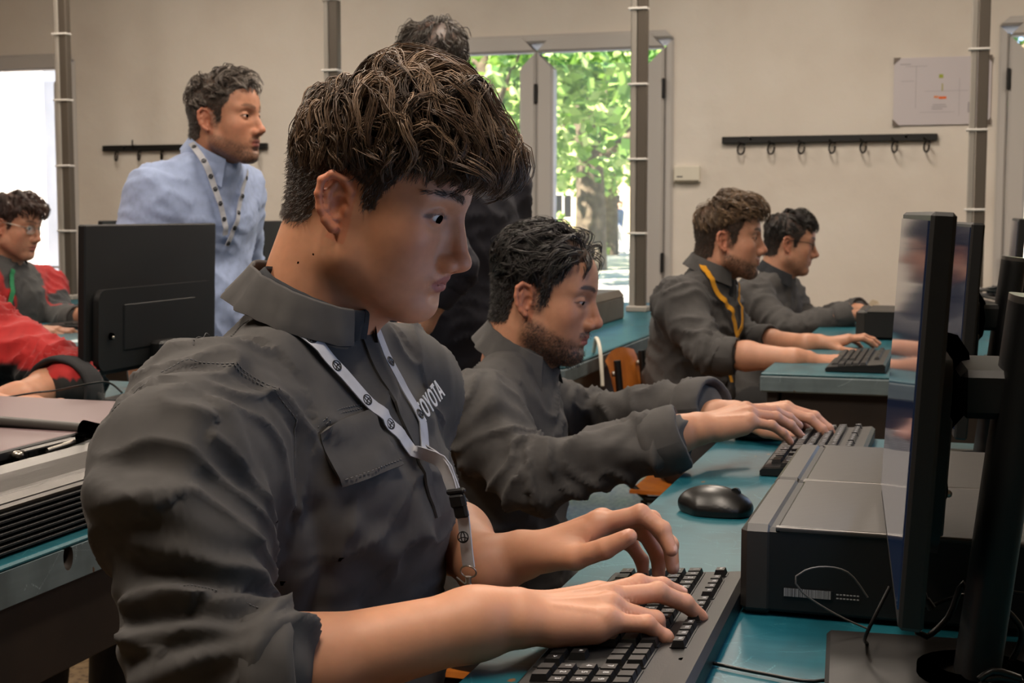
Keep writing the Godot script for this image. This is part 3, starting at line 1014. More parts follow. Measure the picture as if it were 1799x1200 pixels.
# ------------------------------------------------------------------ screens
# user side is local -x; origin on the bench under the stand; at is the middle of the panel's lower edge relative to it
func monitor(at: Vector3, yaw: float, tilt: float, bottom: float, label: String, wide := false, sz := 0.0) -> Node3D:
	var o := thing("monitor", at, label, "monitor", "flat computer screens", yaw)
	var W := 0.545
	var Hh := 0.322
	var b := Basis(Vector3.BACK, -tilt)
	var pb := Transform3D(b, Vector3(-0.045, bottom, 0))
	var body := MB.new().box(Vector3(0.010, Hh * 0.5, 0), Vector3(0.019, Hh, W), 0.003)
	obj("panel", body.moved(pb), M.black_soft, o)
	var scr := obj("display", MB.new().box(Vector3(-0.0002, Hh * 0.5 + 0.004, 0), Vector3(0.0016, Hh - 0.022, W - 0.014)).moved(pb), M.screen, o)
	# electronics hump, rounded at its corners, with vents
	var hp := PackedVector2Array()
	var hw := 0.245 if wide else 0.17
	var ht := 0.185 if wide else 0.20
	var hl := 0.012 if wide else 0.035
	for q in [[hw, ht, 0], [-hw, ht, 1], [-hw, hl, 2], [hw, hl, 3]]:
		for k in 5:
			var a: float = PI * 0.5 * (q[2] + k / 4.0)
			hp.append(Vector2(q[0] * 1.0 - signf(q[0]) * 0.025 + cos(a) * 0.025, q[1] - signf(q[1] - 0.1) * 0.025 + sin(a) * 0.025))
	var hb := Basis(Vector3(0, 0, 1), Vector3(0, 1, 0), Vector3(-1, 0, 0))
	var hump := obj("rear_housing", MB.new().prism(hp, -0.034, -0.019, Transform3D(hb, Vector3.ZERO), true).box(Vector3(0.034, 0.100, 0), Vector3(0.004 if wide else 0.008, 0.10, 0.30), 0.0015).moved(pb), M.black_soft, o)
	obj("lock_port", MB.new().lathe([Vector2(0, 0), Vector2(0.008, 0), Vector2(0.007, 0.006), Vector2(0, 0.007)], 10, pb * Transform3D(Basis(Vector3.BACK, -PI / 2), Vector3(0.034, 0.085, hw - 0.045))), M.black_gloss, o)
	obj("lock_screw", MB.new().ball(pb * Vector3(0.041, 0.083, hw - 0.044), Vector3.ONE * 0.0035, Basis.IDENTITY, 8, 6), M.steel, o)
	if wide:
		obj("neck", MB.new().box(Vector3(0.0, bottom * 0.5 + 0.03, 0), Vector3(0.04, bottom + 0.06, 0.09), 0.006), M.black, o)
		obj("base_plate", MB.new().box(Vector3(0.0, 0.005, 0), Vector3(0.20, 0.01, 0.24), 0.004), M.base_plate, o)
	else:
		obj("hub", MB.new().lathe([Vector2(0.0, 0.0), Vector2(0.047, 0.0), Vector2(0.045, 0.010), Vector2(0.03, 0.021), Vector2(0, 0.022)], 24, pb * Transform3D(Basis(Vector3.BACK, -PI / 2), Vector3(0.038, 0.165, 0))), M.black, o)
		var y: float = bottom + 0.165
		obj("arm", MB.new().box(Vector3(0.034, y, sz * 0.5), Vector3(0.05, 0.042, 0.06 + sz), 0.006), M.black, o)
		var cp := PackedVector2Array()
		for k in 20:
			var a := TAU * k / 20.0
			cp.append(Vector2(signf(cos(a)) * pow(absf(cos(a)), 0.6) * 0.018, signf(sin(a)) * pow(absf(sin(a)), 0.6) * 0.045))
		var lean := Basis(Vector3.RIGHT, -PI / 2)
		obj("column", MB.new().prism(cp, 0.008, 0.345, Transform3D(Basis(Vector3.BACK, -0.11) * lean, Vector3(0.030, 0, sz)), true), M.black, o)
		obj("column_cap", MB.new().prism(cp, 0.345, 0.351, Transform3D(Basis(Vector3.BACK, -0.11) * lean, Vector3(0.030, 0, sz)), true), M.pc_edge, o)
		obj("column_collar", MB.new().lathe([Vector2(0.05, 0.0), Vector2(0.05, 0.012), Vector2(0.035, 0.014)], 24, Transform3D(Basis.IDENTITY, Vector3(0.030, 0.006, sz))), M.black, o)
		obj("base_plate", MB.new().box(Vector3(0.01, 0.005, sz), Vector3(0.22, 0.01, 0.235), 0.004), M.base_plate, o)
	return o

func text_mesh(s: String, size: float, depth: float) -> TextMesh:
	var f := SystemFont.new()
	f.font_names = PackedStringArray(["Droid Sans"])
	f.font_weight = 700
	var t := TextMesh.new()
	t.text = s
	t.font = f
	t.font_size = 48
	t.pixel_size = size / 48.0
	t.depth = depth
	return t

# full-size keyboard; local x away from the user, z to the user's right, origin at its middle
func keyboard(at: Vector3, yaw: float, label: String, detail: bool) -> void:
	var o := thing("keyboard", at, label, "keyboard", "black keyboards", yaw)
	var D := 0.155
	var L := 0.44
	var prof := PackedVector2Array([Vector2(-D / 2, 0.002), Vector2(D / 2, 0.002), Vector2(D / 2, 0.020), Vector2(D / 2 - 0.006, 0.0245), Vector2(D / 2 - 0.03, 0.022), Vector2(-D / 2 + 0.004, 0.0125), Vector2(-D / 2, 0.009)])
	obj("case", MB.new().prism(prof, -L / 2, L / 2), M.kb, o)
	var slope := Basis(Vector3.BACK, 0.082)
	var on := func(x: float, z: float, lift: float) -> Vector3: return Vector3(x, 0.0125 + (x + D / 2 - 0.004) * 0.079 + lift, z)
	# dark wells under the blocks of keys
	for w in [[-0.073, 0.030, -0.213, 0.072], [-0.073, 0.030, 0.079, 0.135], [-0.073, 0.030, 0.142, 0.214], [0.040, 0.056, -0.213, -0.195], [0.040, 0.056, -0.177, -0.10], [0.040, 0.056, -0.088, -0.012], [0.040, 0.056, 0.0, 0.072]]:
		var m: Vector3 = on.call((w[0] + w[1]) * 0.5, (w[2] + w[3]) * 0.5, 0.0003)
		obj("key_well", MB.new().box(m, Vector3(w[1] - w[0], 0.0012, w[3] - w[2]), 0.0, slope), M.black, o)
	# keys: row (x), then widths in units of 19 mm
	var u := 0.019
	var rows := [
		[0.020, [["\\", 1], ["1", 1], ["2", 1], ["3", 1], ["4", 1], ["5", 1], ["6", 1], ["7", 1], ["8", 1], ["9", 1], ["0", 1], ["'", 1], ["^", 1], ["<-", 2]]],
		[0.001, [["Tab", 1.5], ["Q", 1], ["W", 1], ["E", 1], ["R", 1], ["T", 1], ["Y", 1], ["U", 1], ["I", 1], ["O", 1], ["P", 1], ["[", 1], ["]", 1], ["", 1.5]]],
		[-0.018, [["Caps", 1.75], ["A", 1], ["S", 1], ["D", 1], ["F", 1], ["G", 1], ["H", 1], ["J", 1], ["K", 1], ["L", 1], [";", 1], ["@", 1], ["#", 1], ["", 1.25]]],
		[-0.037, [["", 1.25], ["<", 1], ["Z", 1], ["X", 1], ["C", 1], ["V", 1], ["B", 1], ["N", 1], ["M", 1], [",", 1], [".", 1], ["-", 1], ["", 2.75]]],
		[-0.056, [["Ctrl", 1.25], ["", 1.25], ["Alt", 1.25], ["", 6.25], ["Alt", 1.25], ["", 1.25], ["", 1.25], ["Ctrl", 1.25]]]]
	var cap := func(x: float, z: float, dx: float, dz: float, legend: String) -> void:
		var lo: Vector3 = on.call(x, z, 0.001)
		var mb := MB.new()
		var c: Vector3 = on.call(x, z, 0.004)
		var q := []
		for s in [[-1, -1], [1, -1], [1, 1], [-1, 1]]:
			q.append([on.call(x + s[0] * dx * 0.5, z + s[1] * dz * 0.5, 0.001), on.call(x + s[0] * (dx * 0.5 - 0.0018), z + s[1] * (dz * 0.5 - 0.0016), 0.0075)])
		mb.poly([q[0][1], q[1][1], q[2][1], q[3][1]], c)
		for s in 4: mb.poly([q[s][0], q[(s + 1) % 4][0], q[(s + 1) % 4][1], q[s][1]], c)
		var key := obj("key", mb, M.key, o)
		if detail and legend != "":
			var tm := MeshInstance3D.new()
			tm.name = "legend"
			tm.mesh = text_mesh(legend, 0.0075 if legend.length() < 2 else 0.0045, 0.0002)
			tm.material_override = M.print_
			tm.transform = Transform3D(slope * Basis(Vector3(0, 0, 1), Vector3(1, 0, 0), Vector3(0, 1, 0)), on.call(x + 0.001, z, 0.0077))
			key.add_child(tm)
	for r in rows:
		var z := -0.2115
		for kx in r[1]:
			cap.call(r[0], z + kx[1] * u * 0.5, u - 0.0025, kx[1] * u - 0.0025, kx[0])
			z += kx[1] * u
	for g in [[-0.213, 1], [-0.177, 4], [-0.088, 4], [0.0, 4]]:
		for i in g[1]: cap.call(0.048, g[0] + 0.009 + i * 0.019, 0.013, 0.0165, "F%d" % (i + 1) if g[1] > 1 else "Esc")
	for i in 3:
		for x in [0.020, 0.001]: cap.call(x, 0.0885 + i * 0.0185, u - 0.0025, 0.0165, "")
		cap.call(-0.056, 0.0885 + i * 0.0185, u - 0.0025, 0.0165, "<" if i == 0 else (">" if i == 2 else ""))
	cap.call(-0.037, 0.107, u - 0.0025, 0.0165, "^")
	for i in 4:
		for x in [0.020, 0.001, -0.018, -0.037]: cap.call(x, 0.1515 + i * 0.0185, u - 0.0025, 0.0165, "789456123"[absi(int((0.001 - x) / 0.019)) * 3 + i] if i < 3 and x < 0.01 else "")
		if i < 2: cap.call(-0.056, 0.1515 + i * 0.0185, u - 0.0025, 0.0165, "")
	obj("logo", MB.new().lathe([Vector2(0, 0), Vector2(0.004, 0), Vector2(0.004, 0.0004), Vector2(0, 0.0004)], 16, Transform3D(slope, on.call(0.058, 0.105, -0.0002))), M.black, o)

func mouse(at: Vector3, yaw: float, label: String) -> void:
	var o := thing("mouse", at, label, "mouse", "black computer mice", yaw)
	var s := Solid.new()
	s.egg(Vector3(-0.008, 0.012, 0), Vector3(0.052, 0.028, 0.031), 0.01)
	s.cap(Vector3(-0.02, 0.008, 0), Vector3(0.035, 0.008, 0), 0.010, 0.008, 0.02, Vector3.BACK, 0.36)
	s.egg(Vector3(0, -0.028, 0), Vector3(0.09, 0.0295, 0.06), 0.004, Basis.IDENTITY, true)
	var mb := MB.new()
	s.mesh(mb, Vector3(-0.075, -0.004, -0.045), Vector3(0.07, 0.05, 0.045), 0.0028)
	obj("shell", mb, M.mouse, o)
	obj("wheel", MB.new().tube([Vector3(0.024, 0.032, -0.003), Vector3(0.024, 0.032, 0.003)], 0.007, 14), M.black, o)
	obj("button_split", MB.new().tube([Vector3(0.008, 0.0385, 0), Vector3(0.024, 0.034, 0), Vector3(0.038, 0.024, 0)], 0.0008, 5), M.black, o)

# small desktop computer lying flat, its front towards the user (-x)
func small_pc(at: Vector3, label: String, detail := false, sz := Vector3(0.34, 0.095, 0.272)) -> void:
	var o := thing("desktop_computer", at, label, "computer", "low black desktop computers")
	obj("chassis", MB.new().box(Vector3(sz.x * 0.5, sz.y * 0.5 + 0.002, 0), Vector3(sz.x - 0.002, sz.y - 0.006, sz.z - 0.004), 0.004), M.pc_dark, o)
	obj("lid", MB.new().box(Vector3(sz.x * 0.5 + 0.018, sz.y - 0.002, 0), Vector3(sz.x - 0.038, 0.008, sz.z), 0.003), M.pc, o)
	obj("front_bezel", MB.new().box(Vector3(0.017, sz.y * 0.5 + 0.002, 0), Vector3(0.035, sz.y, sz.z), 0.007), M.pc, o)
	for s in [-1.0, 1.0]:
		obj("lid_edge", MB.new().tube([Vector3(0.036, sz.y - 0.001, s * (sz.z * 0.5 - 0.003)), Vector3(sz.x - 0.004, sz.y - 0.001, s * (sz.z * 0.5 - 0.003))], 0.003, 8), M.pc_edge, o)
	obj("front_grille", MB.new().box(Vector3(-0.0005, sz.y * 0.45, 0), Vector3(0.002, sz.y * 0.5, sz.z * 0.8)), M.black, o)
	if detail:
		var st := obj("sticker", MB.new().box(Vector3(0.07, 0.028, sz.z * 0.5 - 0.001), Vector3(0.05, 0.009, 0.0012)), M.black, o)
		var rng := RandomNumberGenerator.new()
		rng.seed = 4
		var x := 0.046
		while x < 0.093:
			var w := rng.randf_range(0.0004, 0.0011)
			obj("bar", MB.new().box(Vector3(x, 0.028, sz.z * 0.5), Vector3(w, 0.0085, 0.0004)), M.sticker, st)
			x += w + rng.randf_range(0.0003, 0.0008)
		for q in [[0.112, 0.0295, "5CG0214"], [0.112, 0.0255, "SFF 400"]]:
			for k in 7:
				obj("printed_sign", MB.new().box(Vector3(q[0] - 0.012 + k * 0.0034, q[1], sz.z * 0.5 - 0.0004), Vector3(0.0024, 0.0013, 0.0004)), M.sticker, st)

func cable(pts: Array, r: float, m: Material, label: String) -> MeshInstance3D:
	var c := Curve3D.new()
	for i in pts.size():
		var d: Vector3 = (pts[mini(i + 1, pts.size() - 1)] - pts[maxi(i - 1, 0)]) * 0.17
		c.add_point(pts[i], -d, d)
	c.bake_interval = 0.012
	var o := obj("cable", MB.new().tube(Array(c.get_baked_points()), r, 7), m)
	tag(o, label, "cable", "loose cables")
	return o

# bent-plywood school chair on a steel tube frame; seat height h, front towards +x
func chair(at: Vector3, yaw: float, label: String, h := 0.47, back := 0.40) -> void:
	var o := thing("school_chair", at, label, "chair", "plywood school chairs", yaw)
	var rows := []
	for i in 9:
		var r := []
		for j in 9:
			var u := (j / 8.0 - 0.5) * 0.38
			r.append(Vector3((i / 8.0 - 0.5) * 0.38, h + 0.012 - 0.010 * cos(u * 8.0) * cos((i / 8.0 - 0.5) * 2.4) + (0.0 if i < 7 else -(i - 6) * 0.006), u))
		rows.append(r)
	obj("seat", MB.new().sheet(rows, 0.011), M.wood, o)
	rows = []
	for i in 6:
		var r := []
		for j in 9:
			var u := (j / 8.0 - 0.5)
			r.append(Vector3(-0.215 - 0.05 * (0.25 - u * u) - i * 0.010, h + back - 0.20 + i * 0.04 - (0.02 * u * u * 4.0 if i == 5 else 0.0), u * 0.38))
		rows.append(r)
	obj("backrest", MB.new().sheet(rows, -0.011), M.wood, o)
	for s in [-1.0, 1.0]:
		obj("leg", MB.new().tube([Vector3(0.20, 0.0, 0.19 * s), Vector3(0.17, h - 0.03, 0.165 * s), Vector3(0.12, h - 0.008, 0.165 * s), Vector3(-0.14, h - 0.008, 0.165 * s), Vector3(-0.20, h + 0.04, 0.165 * s), Vector3(-0.235, h + back - 0.02, 0.165 * s)], 0.011, 8), M.black, o)
		obj("leg", MB.new().tube([Vector3(-0.24, 0.0, 0.19 * s), Vector3(-0.15, h - 0.012, 0.165 * s)], 0.011, 8), M.black, o)
		obj("bolt", MB.new().ball(Vector3(-0.245, h + back - 0.06, 0.165 * s), Vector3.ONE * 0.009, Basis.IDENTITY, 8, 6), M.steel, o)

func desk_things() -> void:
	M.screen = mat(Color(0.030, 0.034, 0.042), 0.06)
	M.screen.emission_enabled = true
	M.screen.emission = Color(0.30, 0.40, 0.60)
	M.screen.emission_energy_multiplier = 0.05
	M.base_plate = bumpy(mat(Color(0.085, 0.078, 0.072), 0.45), noise_tex(0.35, [], 19, 256, 2), 0.01)
	M.mouse = mat(Color(0.035, 0.033, 0.032), 0.35)
	M.sticker = mat(Color(0.55, 0.55, 0.55), 0.6)
	monitor(Vector3(-0.015, TOP, -1.385), deg_to_rad(4.3), deg_to_rad(3.0), 0.100, "black monitor seen edge-on in front of the front student", false, 0.085)
	monitor(Vector3(0.015, TOP, -2.47), deg_to_rad(5.5), deg_to_rad(3.0), 0.085, "black monitor edge-on in front of the dark-haired bearded student")
	screen_light(Vector3(-0.10, 1.14, -1.385))
	screen_light(Vector3(-0.09, 1.12, -2.47))
	small_pc(Vector3(-0.212, TOP, -1.604), "low black desktop computer with barcode sticker, nearer of the pair", true)
	small_pc(Vector3(-0.212, TOP, -1.880), "low black desktop computer without sticker, farther of the pair")
	keyboard(Vector3(-0.288, TOP, -1.335), 0.02, "black full-size keyboard under the front student's hands", true)
	keyboard(Vector3(-0.222, TOP, -2.49), 0.0, "black keyboard under the bearded student's hands", true)
	keyboard(Vector3(-0.26, TOP, -4.06), 0.0, "black keyboard under the yellow lanyard student's hands", false)
	mouse(Vector3(-0.315, TOP, -1.965), -0.15, "black mouse on bench beside the stacked computers")
	mouse(Vector3(-0.34, TOP, -2.66), 0.2, "black mouse at the bench end, under the bearded student's wrist")
	small_pc(Vector3(-0.33, TOP, -5.02), "low black desktop computer in front of the student with glasses", false, Vector3(0.34, 0.095, 0.30))
	keyboard(Vector3(-0.23, TOP, -5.62), 0.0, "black keyboard under the hands of student with glasses", false)
	monitor(Vector3(0.17, TOP, -4.25), 0.0, deg_to_rad(3.0), 0.085, "black monitor on the second bench, nearest one, mostly hidden")
	cable([Vector3(-0.218, 0.884, -1.292), Vector3(-0.207, 0.884, -1.285), Vector3(-0.162, 0.884, -1.270), Vector3(-0.115, 0.884, -1.262), Vector3(-0.089, 0.884, -1.302), Vector3(-0.077, 0.886, -1.376), Vector3(-0.075, 0.91, -1.33), Vector3(-0.055, 0.955, -1.34)], 0.0018, M.cable, "thin black keyboard cable curling in front of the monitor foot")
	cable([Vector3(-0.076, 0.895, -1.402), Vector3(-0.107, 0.910, -1.392), Vector3(-0.139, 0.932, -1.382), Vector3(-0.145, 0.948, -1.380), Vector3(-0.124, 0.957, -1.387), Vector3(-0.097, 0.952, -1.395), Vector3(-0.078, 0.927, -1.401)], 0.0010, M.cable_grey, "thin grey cable looping in front of the near computer")
	cable([Vector3(-0.048, 0.970, -1.348), Vector3(-0.037, 0.951, -1.351), Vector3(-0.028, 0.943, -1.354), Vector3(-0.029, 0.922, -1.354), Vector3(-0.030, 0.910, -1.354), Vector3(-0.021, 0.906, -1.357), Vector3(-0.003, 0.924, -1.362), Vector3(0.004, 0.943, -1.364), Vector3(0.009, 0.957, -1.366), Vector3(0.014, 0.949, -1.367)], 0.003, M.cable, "black video cable hanging below the near monitor")
	cable([Vector3(-0.050, 0.923, -1.379), Vector3(-0.027, 0.924, -1.386), Vector3(-0.006, 0.932, -1.393), Vector3(0.014, 0.938, -1.399), Vector3(0.045, 0.941, -1.409), Vector3(0.076, 0.937, -1.419)], 0.002, M.cable, "black cable running behind the near monitor's column")
	cable([Vector3(0.045, 0.947, -1.325), Vector3(0.058, 0.933, -1.329), Vector3(0.061, 0.918, -1.330), Vector3(0.052, 0.897, -1.327), Vector3(0.042, 0.886, -1.324), Vector3(0.033, 0.878, -1.321)], 0.003, M.cable, "black cable dropping beside the column at the right edge")
	cable([Vector3(0.023, 0.925, -1.182), Vector3(0.033, 0.932, -1.185), Vector3(0.047, 0.929, -1.189), Vector3(0.058, 0.923, -1.193), Vector3(0.049, 0.918, -1.190), Vector3(0.032, 0.919, -1.184), Vector3(0.025, 0.923, -1.182), Vector3(0.036, 0.927, -1.186), Vector3(0.053, 0.924, -1.191)], 0.003, M.cable, "coil of black cable at the lower right corner")
	# plug on the hanging cable
	var pl := thing("cable_plug", Vector3(-0.033, 0.948, -1.353), "black plug body on the hanging video cable", "plug")
	obj("shell", MB.new().box(Vector3.ZERO, Vector3(0.026, 0.011, 0.014), 0.004, Basis(Vector3.BACK, -0.5)), M.black_soft, pl)
	obj("collar", MB.new().tube([Vector3(0.010, -0.006, 0), Vector3(0.016, -0.014, 0)], 0.004, 8), M.black, pl)
	# snarl of cables at the foot of the conduit post
	var rng := RandomNumberGenerator.new()
	rng.seed = 6
	for i in 5:
		var c := Vector3(0.10 + 0.05 * i - 0.1, TOP + 0.02 + i * 0.022, -5.65)
		var pts := []
		for k in 9: pts.append(c + Vector3(sin(k * 1.7 + i) * 0.11, absf(sin(k * 2.3 + i)) * 0.05, cos(k * 1.3 + i * 2) * 0.06))
		cable(pts, 0.006, M.cable if i % 2 == 0 else M.cable_grey, ["black cable at the bottom of the snarl by the right conduit post", "grey cable low in the snarl by the right conduit post", "black cable in the middle of the snarl by the right conduit post", "grey cable near the top of the snarl by the right conduit post", "topmost black cable of the snarl by the right conduit post"][i])
	# seats
	chair(Vector3(-0.72, 0, -4.22), 0.0, "plywood school chair under the student with the yellow lanyard", 0.47, 0.42)
	chair(Vector3(-0.72, 0, -1.46), 0.0, "plywood school chair under the front student", 0.46, 0.24)
	chair(Vector3(-0.90, 0, -2.50), 0.0, "plywood school chair under the dark-haired bearded student", 0.47, 0.36)
	chair(Vector3(-0.72, 0, -5.55), 0.0, "plywood school chair under the student with glasses", 0.47, 0.36)
	chair(Vector3(-3.86, 0, -5.0), 0.0, "plywood school chair under the glasses student in red", 0.47, 0.36)
	chair(Vector3(-2.52, 0, -2.95), 0.0, "plywood school chair under the nearest student in red", 0.47, 0.36)

# the faint light of a screen that is switched on
func screen_light(at: Vector3) -> void:
	var l := AreaLight3D.new()
	l.name = "screen_glow_light"
	l.area_size = Vector2(0.5, 0.28)
	l.rotation = Vector3(0, PI / 2, 0)
	l.position = at
	l.light_color = Color(0.74, 0.84, 1.0)
	l.light_energy = SCREEN
	l.area_range = 6.0
	l.shadow_enabled = true
	add_child(l)

const SCREEN := 0.07

func left_bench_things() -> void:
	monitor(Vector3(-1.72, TOP, -2.83), 0.0, deg_to_rad(2.0), 0.075, "large black monitor back in front of the man in blue", true)
	monitor(Vector3(-2.10, TOP, -4.36), 0.0, deg_to_rad(2.0), 0.075, "black monitor back right of the man in blue, behind the front student", true)
	monitor(Vector3(-2.71, TOP, -4.38), 0.0, deg_to_rad(3.0), 0.075, "black monitor whose edge shows left of the large monitor back", true)
	monitor(Vector3(-4.35, TOP, -5.75), 0.35, deg_to_rad(2.0), 0.10, "black monitor behind the head of the glasses student in red")
	bench(-4.75, -3.95, -6.35, -5.35, "turquoise workbench behind the glasses student in red", M.apron)
	# grey cable duct lying on the bench by the double door
	var d := thing("cable_duct", Vector3(-1.35, TOP, -5.0), "long grey cable duct lying on bench by the double door", "duct")
	obj("body", MB.new().box(Vector3(0, 0.045, 0), Vector3(0.13, 0.09, 1.15), 0.006), M.apron_grey, d)
	obj("lid", MB.new().prism(PackedVector2Array([Vector2(-0.065, 0.09), Vector2(0.065, 0.09), Vector2(0.045, 0.115), Vector2(-0.045, 0.115)]), -0.575, 0.575), M.apron_grey, d)
	cable([Vector3(-1.05, 0.884, -4.15), Vector3(-1.03, 0.93, -4.1), Vector3(-1.00, 0.90, -4.03), Vector3(-0.985, 0.80, -4.0)], 0.006, M.white_plastic, "white cable hanging over the bench edge behind the bearded student")
	# opened rack machine with rose-grey covers and an aluminium front bar
	var o := thing("rack_machine", Vector3(-1.50, TOP, -1.50), "opened machine with rose-grey covers and ribbed aluminium bar", "machine")
	var bk: Material = M.black_soft
	part("base", MB.new().box(Vector3(-1.50, TOP + 0.025, -1.50), Vector3(0.72, 0.05, 1.30), 0.004), bk, o)
	# finned front face: stacked dark fins
	for i in 7:
		part("fin", MB.new().box(Vector3(-1.13, TOP + 0.006 + i * 0.0078, -1.50), Vector3(0.05, 0.0042, 1.30), 0.001), M.black_soft, o)
	# extruded aluminium bar with grooves
	var prof := PackedVector2Array([Vector2(-0.05, 0.0), Vector2(0.040, 0.0), Vector2(0.043, 0.006), Vector2(0.038, 0.009), Vector2(0.038, 0.011), Vector2(0.030, 0.018), Vector2(0.022, 0.0175), Vector2(0.019, 0.0145), Vector2(0.015, 0.0185), Vector2(-0.005, 0.028), Vector2(-0.010, 0.0265), Vector2(-0.020, 0.031), Vector2(-0.05, 0.034)])
	part("aluminium_bar", MB.new().prism(prof, -0.65, 0.65, Transform3D(Basis.IDENTITY, Vector3(-1.150, TOP + 0.055, -1.50))), M.alu_bar, o)
	# bay behind the bar: brackets, honeycomb vent, rods and knobs
	part("back_panel", MB.new().box(Vector3(-1.255, TOP + 0.065, -1.50), Vector3(0.01, 0.05, 1.30)), M.black, o)
	for i in 5:
		part("bracket", MB.new().box(Vector3(-1.238, TOP + 0.072 + 0.003 * (i % 2), -1.655 - i * 0.022), Vector3(0.010, 0.034, 0.016), 0.0015), mat(Color(0.20, 0.21, 0.22), 0.4, 0.5), o)
	part("strip", MB.new().box(Vector3(-1.230, TOP + 0.092, -1.71), Vector3(0.010, 0.005, 0.12), 0.0015), M.alu_bar, o)
	for r in 3:
		for c in 5:
			part("vent_ring", MB.new().lathe([Vector2(0.0042, 0.0), Vector2(0.0056, 0.0), Vector2(0.0056, 0.003), Vector2(0.0042, 0.003), Vector2(0.0042, 0.0)], 6, Transform3D(Basis(Vector3.BACK, -PI / 2), Vector3(-1.246, TOP + 0.062 + r * 0.0095, -1.565 - c * 0.011 - (r % 2) * 0.0055))), M.apron_grey, o)
	part("cover", MB.new().box(Vector3(-1.54, TOP + 0.094, -1.38), Vector3(0.59, 0.006, 0.85), 0.002), M.rose, o)
	part("cover", MB.new().box(Vector3(-1.54, TOP + 0.092, -1.985), Vector3(0.59, 0.006, 0.30), 0.002), M.rose, o)
	part("cover_rim", MB.new().box(Vector3(-1.246, TOP + 0.089, -1.38), Vector3(0.010, 0.014, 0.85), 0.002), M.black, o)
	part("cover_rim", MB.new().box(Vector3(-1.242, TOP + 0.085, -1.985), Vector3(0.010, 0.012, 0.30), 0.002), M.black, o)
	part("cross_rod", MB.new().tube([Vector3(-1.84, TOP + 0.112, -1.84), Vector3(-1.245, TOP + 0.100, -1.812)], 0.009, 12), mat(Color(0.24, 0.23, 0.22), 0.4), o)
	part("knob", MB.new().lathe([Vector2(0, 0), Vector2(0.0125, 0), Vector2(0.0125, 0.028), Vector2(0.010, 0.030), Vector2(0.009, 0.027), Vector2(0, 0.027)], 18, Transform3D(Basis(Vector3.BACK, -PI / 2 - 0.15), Vector3(-1.243, TOP + 0.101, -1.812))), M.steel, o)
	part("knob", MB.new().lathe([Vector2(0, 0), Vector2(0.0055, 0), Vector2(0.0055, 0.02), Vector2(0.007, 0.022), Vector2(0.007, 0.028), Vector2(0, 0.030)], 14, Transform3D(Basis.IDENTITY, Vector3(-1.215, TOP + 0.072, -1.765))), M.steel, o)
	part("knob", MB.new().ball(Vector3(-1.236, TOP + 0.088, -1.648), Vector3(0.010, 0.006, 0.008)), M.steel, o)
	part("cross_rod", MB.new().tube([Vector3(-1.222, TOP + 0.090, -1.77), Vector3(-1.226, TOP + 0.086, -1.70)], 0.004, 8), M.steel, o)
	part("hose", MB.new().tube([Vector3(-1.21, TOP + 0.078, -1.88), Vector3(-1.205, TOP + 0.088, -1.80), Vector3(-1.205, TOP + 0.083, -1.73), Vector3(-1.21, TOP + 0.07, -1.66)], 0.0055, 8), M.black_soft, o)
	cable([Vector3(-1.778, 0.941, -2.323), Vector3(-1.715, 0.952, -2.343), Vector3(-1.672, 0.957, -2.356), Vector3(-1.590, 0.974, -2.330), Vector3(-1.537, 0.981, -2.326), Vector3(-1.500, 0.964, -2.316)], 0.002, M.cable, "thin black cable crossing the forearm of the student in red")
	# laptop and mouse used by the student in red glasses
	var lp := thing("keyboard_tray", Vector3(-3.05, TOP, -4.55), "thin black keyboard pad under the red student's hand", "keyboard")
	obj("body", MB.new().box(Vector3(0, 0.008, 0), Vector3(0.30, 0.016, 0.22), 0.004), M.kb, lp)
	for r in 4:
		for c in 9: obj("key", MB.new().box(Vector3(-0.06 + r * 0.035, 0.018, -0.085 + c * 0.021), Vector3(0.028, 0.005, 0.017), 0.0015), M.key, lp)
	mouse(Vector3(-3.22, TOP, -4.30), 0.0, "black mouse under the glasses student's hand")
	# sheet of paper on that bench
	tag(obj("paper", MB.new().box(Vector3(-2.70, TOP + 0.001, -4.06), Vector3(0.21, 0.001, 0.15)), mat(Color(0.80, 0.86, 0.88), 0.8)), "sheet of white paper lying on the far left bench", "paper")

